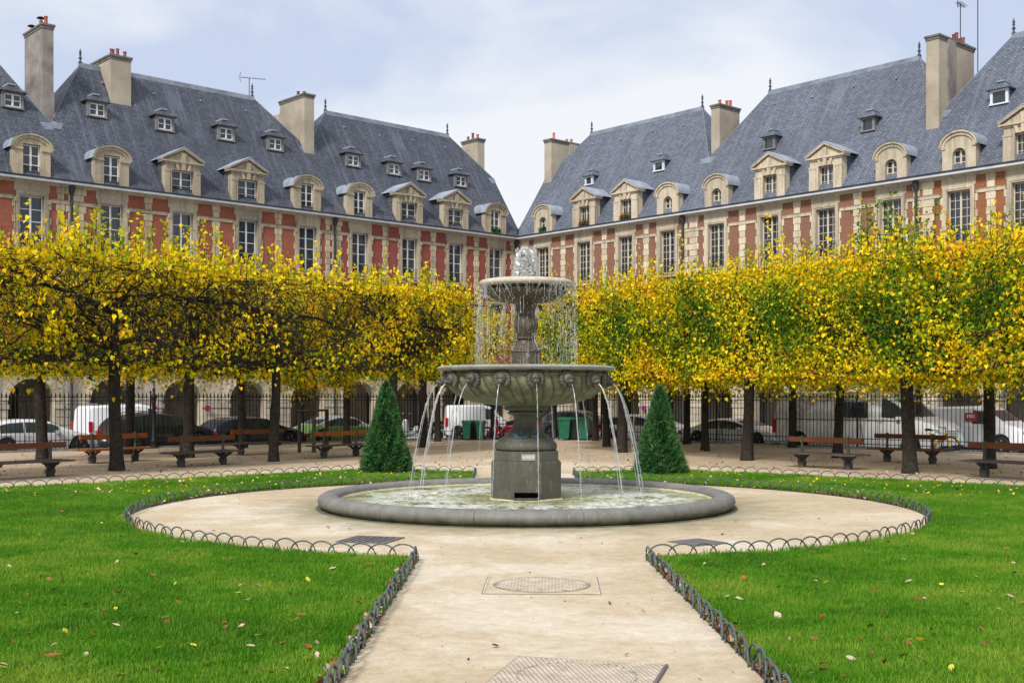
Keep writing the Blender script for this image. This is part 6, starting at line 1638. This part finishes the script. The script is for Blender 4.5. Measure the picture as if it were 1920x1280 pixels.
vehicle('parked_car', 'black estate car with roof rails behind the orange bench', 'car', (-12.25, 40.55), aL_, 3.75, 1.6, 1.3, ESTATE, [(0, .55), (.04, .82), (.5, .80), (.72, .78), (.85, .74), (.95, .62), (1, .42)], 'p_black', (.18, .81), .29, [(.10, .27), (.29, .45), (.47, .66)], (.05, .72), glass_w=(.575, .70), rear_glass=(.03, .10), shut=(.28, .46), bars=True, grp=ROAD_GRP)
vehicle('parked_car', 'dark navy hatchback with red tail lamp behind the farther left bench', 'car', (-9.55, 43.0), aL_, 3.75, 1.5, 1.1, sc1(HATCH, 1.0), HBELT, 'p_navy', (.18, .82), .27, [(.13, .33), (.345, .47), (.485, .64)], (.08, .72), glass_w=(.585, .70), rear_glass=(.055, .13), shut=(.34, .48), grp=ROAD_GRP)
BEET = [(0, .42), (.03, .58), (.09, .70), (.16, .80), (.26, .98), (.38, 1.10), (.50, 1.12), (.60, 1.06), (.70, .88), (.78, .74), (.88, .68), (.95, .58), (1, .40)]
vehicle('parked_car', 'light green rounded car with a silver roof, right of the young staked tree', 'car', (-6.75, 45.5), aL_, 3.75, 1.55, 1.12, BEET, [(0, .40), (.06, .62), (.2, .72), (.72, .70), (.85, .66), (.95, .56), (1, .36)], 'p_green', (.19, .81), .28, [(.26, .44), (.46, .66)], (.16, .78), roofm='p_silver', glass_w=(.62, .74), rear_glass=(.17, .26), shut=(.45,), grp=ROAD_GRP)
VAN1 = [(0, .5), (.01, 1.40), (.04, 1.52), (.55, 1.58), (.66, 1.50), (.74, 1.26), (.82, 1.02), (.93, .90), (.98, .78), (1, .5)]
VB1 = [(0, .45), (.01, .93), (.66, .93), (.80, .90), (.92, .82), (.98, .70), (1, .45)]
def racks(t_, L, hw):
    b = B()
    for x in (-L * .4, -L * .15, L * .05): b.box(x - .02, x + .02, -hw * .8, hw * .8, 1.44, 1.47, M['chrome'])
    b.obj('roof_rack', t_)
vehicle('parked_van', 'white panel van with tall red tail lamp behind the black estate car', 'van', (-14.1, 43.3), aL_, 3.7, 1.6, 1.58, VAN1, VB1, 'p_white', (.18, .81), .29, [(.60, .745)], (.03, .8), glass_w=(.68, .80), rear_glass=None, shut=(.55,), lamp='tall', extra=racks)
vehicle('parked_car', 'silver estate car with red tail lamp between trunk and right cone', 'car', (5.45, 46.75), aR_, 4.1, 1.55, 1.1, sc1(ESTATE, .88), sc1([(0, .55), (.04, .82), (.5, .80), (.72, .78), (.85, .74), (.95, .62), (1, .42)], .88), 'p_silver', (.19, .81), .27, [(.09, .27), (.29, .45), (.47, .66)], (.05, .72), glass_w=(.575, .70), rear_glass=(.03, .10), shut=(.28, .46), grp=ROAD_GRP)
SALOON = [(0, .50), (.02, .66), (.14, .72), (.19, .80), (.27, .96), (.38, 1.04), (.50, 1.04), (.58, .98), (.70, .78), (.80, .70), (.92, .60), (.98, .50), (1, .36)]
vehicle('parked_car', 'silver saloon with long bonnet right of the right clipped cone', 'car', (8.4, 43.5), aR_, 4.45, 1.6, 1.04, SALOON, [(0, .45), (.03, .64), (.5, .66), (.72, .64), (.85, .60), (.95, .50), (1, .34)], 'p_silver', (.2, .81), .27, [(.24, .42), (.435, .66)], (.2, .72), glass_w=(.585, .70), rear_glass=(.19, .265), shut=(.25, .43), grp=ROAD_GRP)
BIGV = [(0, .6), (.005, 1.92), (.03, 2.0), (.62, 2.02), (.70, 1.95), (.76, 1.72), (.86, 1.16), (.95, 1.02), (.985, .85), (1, .5)]
def bigwin(t_, L, hw):
    for s in (-1, 1):
        b = B(); x0, x1 = (.44 - .5) * L, (.60 - .5) * L; b.box(x0, x1, s * (hw - .03) - (.004 if s > 0 else -.0) , s * (hw - .03) + .035 * s if s > 0 else s * (hw - .03) + .0, 1.02, 1.55, M['car_glass']) if s > 0 else b.box(x0, x1, -hw - .008, -hw + .03, 1.02, 1.55, M['car_glass'])
        b.obj('side_window', t_)
        b = B(); b.box(-L * .47, L * .28, (hw - .004) if s > 0 else (-hw - .006), (hw + .006) if s > 0 else (-hw + .004), .93, .95, M['plastic']); b.obj('door_rail', t_)
vehicle('parked_van', 'tall pale grey van with a long roof behind the right railings', 'van', (11.95, 39.75), aR_, 6.25, 1.75, 2.0, BIGV, [(0, .5), (.005, 1.13), (.70, 1.13), (.84, 1.10), (.93, .92), (.98, .76), (1, .45)], 'p_grey', (.17, .85), .30, [(.68, .80)], (.02, .84), glass_w=(.745, .855), rear_glass=None, roof_inset=.10, shut=(.43, .66), lamp='tall', extra=bigwin)
def logo(t_, L, hw):
    b = B(); b.box(.02, .42, -hw - .012, -hw + .01, .90, 1.18, M['red']); o = b.obj('red_logo_panel', t_)
    b = B()
    for (x0, x1, z0, z1) in ((.09, .13, 1.02, 1.12), (.13, .18, 1.08, 1.12), (.18, .22, 1.02, 1.12), (.25, .29, 1.02, 1.12), (.29, .35, 1.02, 1.05), (.29, .35, 1.08, 1.12)): b.box(x0, x1, -hw - .016, -hw - .0125, z0, z1, M['paint_white'])
    b.obj('logo_mark', o)
vehicle('parked_van', 'pale silver van with a small red panel at the right edge', 'van', (15.6, 39.4), aR_, 4.0, 1.65, 1.5, sc1(VAN1, .97), sc1(VB1, 1.0), 'p_white', (.18, .80), .29, [(.56, .735)], (.03, .8), glass_w=(.68, .80), rear_glass=None, shut=(.54,), lamp='tall', extra=logo)
vehicle('parked_van', 'white van seen under the bowl behind the green bins', 'van', (-1.55, 51.0), R(6), 2.75, 1.55, 1.5, [(0, .5), (.01, 1.38), (.04, 1.48), (.6, 1.50), (.72, 1.40), (.86, 1.02), (.94, .86), (1, .5)], [(0, .45), (.01, .85), (.7, .85), (.84, .84), (.93, .74), (1, .45)], 'p_white', (.2, .80), .28, [(.62, .80)], (.03, .85), glass_w=(.74, .85), rear_glass=None, shut=(.58,), lamp='tall')
vehicle('parked_car', 'dark grey people carrier behind the green bins right of the fountain stem', 'car', (3.05, 51.3), R(-22), 3.5, 1.55, 1.3, sc1(ESTATE, .97), sc1([(0, .55), (.04, .82), (.5, .80), (.72, .78), (.85, .74), (.95, .62), (1, .42)], .97), 'p_dgrey', (.18, .81), .28, [(.10, .27), (.29, .45), (.47, .66)], (.05, .72), glass_w=(.575, .70), rear_glass=(.03, .10), shut=(.28, .46))

# wheelie bins
def wbin(label, x, y, rz, front, body, s=1.0):
    t_ = thing('wheelie_bin', label, 'bin', (x, y, 0), rz, 'wheeled bins beside the gate')
    b = B(); w0, w1, d0, d1, z0, z1 = .12 * s, .155 * s, .17, .24, .06, .70 + .12 * (s > 1.2)
    vs = [(-w0, -d0, z0), (w0, -d0, z0), (w0, d0, z0), (-w0, d0, z0), (-w1, -d1, z1), (w1, -d1, z1), (w1, d1, z1), (-w1, d1, z1)]
    b.add(vs, [(0, 3, 2, 1), (4, 5, 6, 7), (0, 1, 5, 4), (1, 2, 6, 5), (2, 3, 7, 6), (3, 0, 4, 7)], M[body]); b.box(-w1 - .015, w1 + .015, -d1 - .015, d1 + .015, z1 - .05, z1 - .0, M[body]); b.obj('body', t_)
    b = B(); b.prism([(-d1 - .03, z1 + .002), (d1 + .04, z1 + .002), (d1 + .04, z1 + .04), (-d1 * .2, z1 + .085), (-d1 - .03, z1 + .035)], -w1 - .025, w1 + .025, M[front], 'x'); b.tube([(-w1, d1 + .05, z1), (w1, d1 + .05, z1)], .018, M[front], 6); b.obj('lid', t_)
    for q in (-1, 1):
        b = B(); b.lathe([(.075, -.02), (.075, .02)], M['rubber'], 12); b.obj('wheel', t_, 40, loc=(q * (w0 + .02), d0 + .02, .075), rot=(0, R(90), 0))
gy = 46.4
wbin('green bin, leftmost of the three under the white van', (874.5 - 960) / F_ * 46.35, 46.35, R(6), 'bin_green', 'bin_green')
wbin('dark bin in the middle of the three under the white van', (888 - 960) / F_ * 46.75, 46.75, R(0), 'bin_dark', 'bin_dark')
wbin('green bin, rightmost of the three under the white van', (901.5 - 960) / F_ * 46.3, 46.3, R(-8), 'bin_green', 'bin_green')
wbin('green bin just right of the fountain stem, beside a dark one', (1057 - 960) / F_ * 46.25, 46.25, R(5), 'bin_green', 'bin_green', 1.4)
wbin('dark green lidded bin between two green bins right of the stem', (1076 - 960) / F_ * 46.5, 46.5, R(0), 'bin_green', 'bin_dark', 1.4)
wbin('green bin on the right of the pair, next to a trunk', (1095 - 960) / F_ * 46.2, 46.2, R(-8), 'bin_green', 'bin_green', 1.35)

# scooters and bicycles
def scooter(label, x, y, rz, pm):
    t_ = thing('motor_scooter', label, 'scooter', (x, y, 0), rz, 'two wheelers by the gate'); m = M[pm]; z = ROADZ
    for wx in (-.50, .52):
        b = B(); b.lathe([(.13, -.05), (.21, -.05), (.235, 0), (.21, .05), (.13, .05)], M['rubber'], 18); b.lathe([(.13, -.03), (.02, -.04), (.02, .04), (.13, .03)], M['chrome'], 12); b.obj('wheel', t_, 40, loc=(wx, 0, .235 + z), rot=(R(90), 0, 0))
    b = B(); b.tube([(-.72, 0, .62 + z), (-.5, 0, .60 + z), (-.2, 0, .52 + z), (0, 0, .34 + z)], [.10, .17, .16, .08], m, 10); b.tube([(0, 0, .32 + z), (.3, 0, .30 + z)], [.09, .10], m, 8); b.tube([(.30, 0, .28 + z), (.38, 0, .62 + z), (.32, 0, .92 + z)], [.13, .17, .09], m, 10); b.tube([(.44, 0, .46 + z), (.62, 0, .44 + z)], [.05, .09], m, 8); b.obj('body', t_, 60)
    b = B(); b.tube([(-.75, 0, .75 + z), (-.4, 0, .76 + z), (-.1, 0, .72 + z)], [.08, .12, .08], M['rubber'], 8); b.obj('seat', t_, 60)
    b = B(); b.tube([(.28, -.32, 1.0 + z), (.32, 0, .95 + z), (.28, .32, 1.0 + z)], .02, M['iron'], 6)
    for s in (-1, 1): b.tube([(.30, s * .24, 1.0 + z), (.28, s * .30, 1.16 + z)], .008, M['iron'], 4); b.lathe([(.06, -.01), (.06, .01)], M['chrome'], 10, c=(0, 0)) if False else b.tube([(.27, s * .30, 1.16 + z), (.30, s * .30, 1.18 + z)], .05, M['chrome'], 8)
    b.obj('handlebar', t_); b = B(); b.tube([(.40, 0, .80 + z), (.46, 0, .80 + z)], [.09, .07], M['clear_lamp'], 12); b.obj('head_lamp', t_)
scooter('silver motor scooter left of the trunk by the corner railings', -4.1, 48.4, R(215), 'p_silver')
scooter('second scooter, dark, just right of the same trunk', -3.35, 48.8, R(235), 'p_dgrey')
def bicycle(label, x, y, rz, pm, basket=False, cat='bicycle'):
    t_ = thing('bicycle', label, cat, (x, y, 0), rz, 'two wheelers by the railings'); m = M[pm]; z = ROADZ; r = .29
    for wx in (-.48, .48):
        b = B(); n = 24; b.tube([(r * math.cos(2 * math.pi * k / n), 0, r * math.sin(2 * math.pi * k / n)) for k in range(n + 1)], .022, M['rubber'], 6, cap=False)
        for k in range(8):
            a = math.pi * k / 8; b.tube([(r * math.cos(a), 0, r * math.sin(a)), (-r * math.cos(a), 0, -r * math.sin(a))], .003, M['chrome'], 3)
        b.obj('wheel', t_, 60, loc=(wx, 0, r + z))
    b = B(); bb, seat, head, rear, front = (-.06, 0, .27 + z), (-.20, 0, .72 + z), (.34, 0, .68 + z), (-.48, 0, r + z), (.48, 0, r + z)
    for p, q, rr_ in ((bb, seat, .038), (bb, head, .05), (rear, bb, .026), (rear, seat, .022), (head, front, .034)): b.tube([p, q], rr_, m, 6)
    for wx in (-.48, .48): b.tube([(wx + .33 * math.cos(a), 0, r + z + .33 * math.sin(a)) for a in [R(20 + 14 * k) for k in range(11)]], .026, m, 5)
    b.obj('frame', t_, 60)
    b = B(); b.tube([(-.32, 0, .80 + z), (-.20, 0, .81 + z), (-.06, 0, .79 + z)], [.05, .045, .02], M['rubber'], 6); b.obj('saddle', t_, 60)
    b = B(); b.tube([(.34, 0, .68 + z), (.31, 0, .88 + z)], .014, M['iron'], 5); b.tube([(.20, -.26, .90 + z), (.31, -.08, .88 + z), (.31, .08, .88 + z), (.20, .26, .90 + z)], .014, M['iron'], 5); b.obj('handlebar', t_, 60)
    if basket:
        b = B()
        for k in range(5):
            zz = .58 + .05 * k + z; b.tube([(.40, -.15, zz), (.66, -.15, zz), (.66, .15, zz), (.40, .15, zz), (.40, -.15, zz)], .007, M['plastic'], 4)
        for (px, py) in ((.40, -.15), (.53, -.15), (.66, -.15), (.66, .0), (.66, .15), (.53, .15), (.40, .15)): b.tube([(px, py, .56 + z), (px, py, .80 + z)], .006, M['plastic'], 4)
        b.obj('basket', t_)
bicycle('yellow bicycle with a black front basket behind the brown bench, right side', 13.35, 37.0, aR_ + R(4), 'yellow', True)
bicycle('red bicycle leaning at the gate behind the fountain stem', -.55, 48.0, R(10), 'red')
scooter('dark red scooter parked behind the gate railings left of the stem', -.35, 49.3, R(190), 'red')

# ------------------------------------------------------------------ fallen leaves
def leaf_mesh(kind, seed):
    rr = random.Random(seed); b = B(); n = 9; curl = rr.uniform(.15, .6); vs = [(0, 0, .012)]
    for i in range(n):
        a = 2 * math.pi * i / n; r = .5 * (1 + .18 * math.cos(a) + rr.uniform(-.08, .08)) * (1.18 if i == 0 else 1); x, y = r * math.cos(a), r * .82 * math.sin(a)
        vs.append((x, y, .02 + curl * (y * y * .9 + x * x * .35) + rr.uniform(0, .05)))
    b.add(vs, [(0, i + 1, (i + 1) % n + 1) for i in range(n)], M[kind])
    b.tube([(-.5, 0, .04 + curl * .08), (-.66, .03, .03), (-.82, .02, .06)], .016, M[kind], 3)
    return b.mesh('fallen_leaf')
LM = {k: [leaf_mesh(k, i) for i in range(3)] for k in ('fl_brown', 'fl_pale', 'fl_yellow', 'fl_red')}
rr = random.Random(42)
GR = {('left', 'fl_brown'): 'curled brown fallen leaf lying on the left lawn', ('left', 'fl_pale'): 'pale dry fallen leaf lying on the left lawn', ('left', 'fl_yellow'): 'small yellow fallen leaf lying on the left lawn', ('left', 'fl_red'): 'red brown fallen leaf lying on the left lawn',
      ('right', 'fl_brown'): 'curled brown fallen leaf lying on the right lawn', ('right', 'fl_pale'): 'pale dry fallen leaf lying on the right lawn', ('right', 'fl_yellow'): 'small yellow fallen leaf lying on the right lawn', ('right', 'fl_red'): 'red brown fallen leaf lying on the right lawn',
      ('sand', 'fl_brown'): 'brown fallen leaf lying on the pale sand', ('sand', 'fl_red'): 'red brown fallen leaf lying on the pale sand', ('sand', 'fl_pale'): 'pale fallen leaf lying on the sand', ('sand', 'fl_yellow'): 'yellow fallen leaf lying on the sand'}
def put_leaf(where, kind, x, y, z, s, label=None):
    o = link('fallen_leaf', rr.choice(LM[kind]), None, loc=(x, y, z), rot=(rr.gauss(0, .3), rr.gauss(0, .3), rr.uniform(0, 6.28)), scale=(s, s * rr.uniform(.55, 1), s))
    if label: tag(o, label, 'fallen leaf')
    else:
        dc = math.hypot(x - CX, y - CY); dp = abs(x - .2)
        zone = 'near the path' if y < 12 and dp < 1.9 else 'near the circle' if dc < 6.9 else 'far back' if y > 21 else 'at the side' if abs(x) > 6.2 else 'at the front' if y < 9.3 else 'in mid lawn'
        if where == 'sand': zone = 'in front of the basin' if y < 15 else 'beside the basin'
        lab = GR[(where, kind)] + ', ' + zone
        tag(o, lab, 'fallen leaf', lab)
cnt = 0
while cnt < 270:
    side = rr.choice(['left', 'right']); v = 895 + (1290 - 895) * rr.random() ** 1.25; u = rr.uniform(0, 1920); x, y = g(u, v)
    if (x < 0) != (side == 'left') or not inside((x, y), LAWN[side][0]): continue
    kind = rr.choices(['fl_brown', 'fl_pale', 'fl_yellow', 'fl_red'], [6, 4, 1.0 if v > 960 else 5, 3.0])[0]
    put_leaf(side, kind, x, y, .07, rr.uniform(.038, .066)); cnt += 1
for (u, v, kind, s, lab) in ((1724, 1229, 'fl_yellow', .10, 'large bright yellow leaf on the right lawn near the bottom'), (95, 1258, 'fl_red', .10, 'large dark red leaf on the left lawn at the bottom'), (222, 1133, 'fl_red', .085, 'orange red leaf standing up in the left lawn')):
    x, y = g(u, v); put_leaf('left', kind, x, y, .10, s, lab)
for (u, v) in ((1050, 1018), (1143, 1132), (747, 1022), (1355, 1003), (1380, 978), (1290, 966), (655, 992), (930, 1213), (1535, 973), (1625, 975), (400, 996), (615, 990), (1205, 1145), (1175, 1230)):
    x, y = g(u, v); put_leaf('sand', rr.choice(['fl_brown', 'fl_red']), x, y, .012, rr.uniform(.035, .06))
# litter drifted into the soil strip inside the hoops, and far crumbs under the trees: nobody could count it
def litter(name, label, pts, mats, smin, smax):
    b = B(); q = random.Random(len(pts))
    for (x, y, z) in pts:
        m_ = M[q.choice(mats)]; s = q.uniform(smin, smax); a = q.uniform(0, 6.28); tl = q.gauss(0, .5); ca, sa_ = math.cos(a), math.sin(a)
        P = [(-.5, 0, .1), (-.1, -.38, 0), (.5, 0, .12), (-.1, .38, .25)]
        b.add([(x + s * (p[0] * ca - p[1] * sa_), y + s * (p[0] * sa_ + p[1] * ca), z + s * (p[2] + p[1] * tl) + .3 * s * abs(tl)) for p in P], [(0, 1, 2, 3)], m_)
    o = b.obj(name); tag(o, label, 'leaf litter', kind='stuff')
for side in ('left', 'right'):
    L = LB[side]; P = L['path']; pts = []; s = -1 if side == 'left' else 1; q = random.Random(5)
    for i in range(1500):
        t = q.random(); y = P[1][1] - (P[1][1] - 6.0) * t; x = P[0][0] + (P[1][0] - P[0][0]) * (y - P[0][1]) / (P[1][1] - P[0][1])
        if math.sin(y * 3.1) + math.sin(y * 7.3) + q.uniform(-1.2, 1.6) < 0: continue
        pts.append((x + s * abs(q.gauss(.05, .035)), y, .012 + .03 * q.random()))
    a0, a1 = L['arc']
    for i in range(900):
        t = q.random(); a = a0 + (a1 - a0) * t
        if math.sin(t * 23) + math.sin(t * 51) + q.uniform(-1, 1) < .2: continue
        r = CRAD + abs(q.gauss(.04, .04)) ; pts.append((CX + r * math.cos(a), CY + r * math.sin(a), .012 + .02 * q.random()))
    litter('leaf_litter', 'brown leaves drifted along the hoops of the %s lawn' % side, pts, ['fl_brown', 'fl_red', 'fl_brown', 'fl_pale', 'fl_pale'], .035, .075)
pts = []; q = random.Random(8)
while len(pts) < 1500:
    u, v = q.uniform(0, 1920), 826 + 66 * q.random(); x, y = g(u, v)
    if y > 27.4 - .9 * abs(x) + 6 * (abs(x) > 30) and y < 50 - abs(x): pts.append((x, y, .008))
litter('leaf_litter', 'small brown leaves scattered on the earth under the trees', pts, ['fl_brown', 'fl_brown', 'fl_pale', 'fl_brown'], .03, .075)
pts = []
while len(pts) < 500:
    x, y = q.uniform(-5.5, 5.9), q.uniform(6.3, 23.5)
    if not inside((x, y), LAWN['left'][0]) and not inside((x, y), LAWN['right'][0]) and math.hypot(x - FX, y - FY) > 3.35: pts.append((x, y, .003))
litter('twig_crumbs', 'tiny crumbs and twigs on the sand of the path', pts, ['fl_brown', 'bark_grey'], .008, .022)
pts = []
while len(pts) < 800:
    u, v = q.uniform(0, 1920), 887 + 50 * q.random() ** 1.5; x, y = g(u, v)
    if inside((x, y), LAWN['left'][0]) or inside((x, y), LAWN['right'][0]): pts.append((x, y, .075))
litter('leaf_litter', 'small yellow and pale leaves strewn over the far lawn', pts, ['fl_yellow', 'fl_pale', 'fl_yellow', 'fl_brown'], .03, .06)
# drop the tuft template from the scene: it only lives inside the scatter
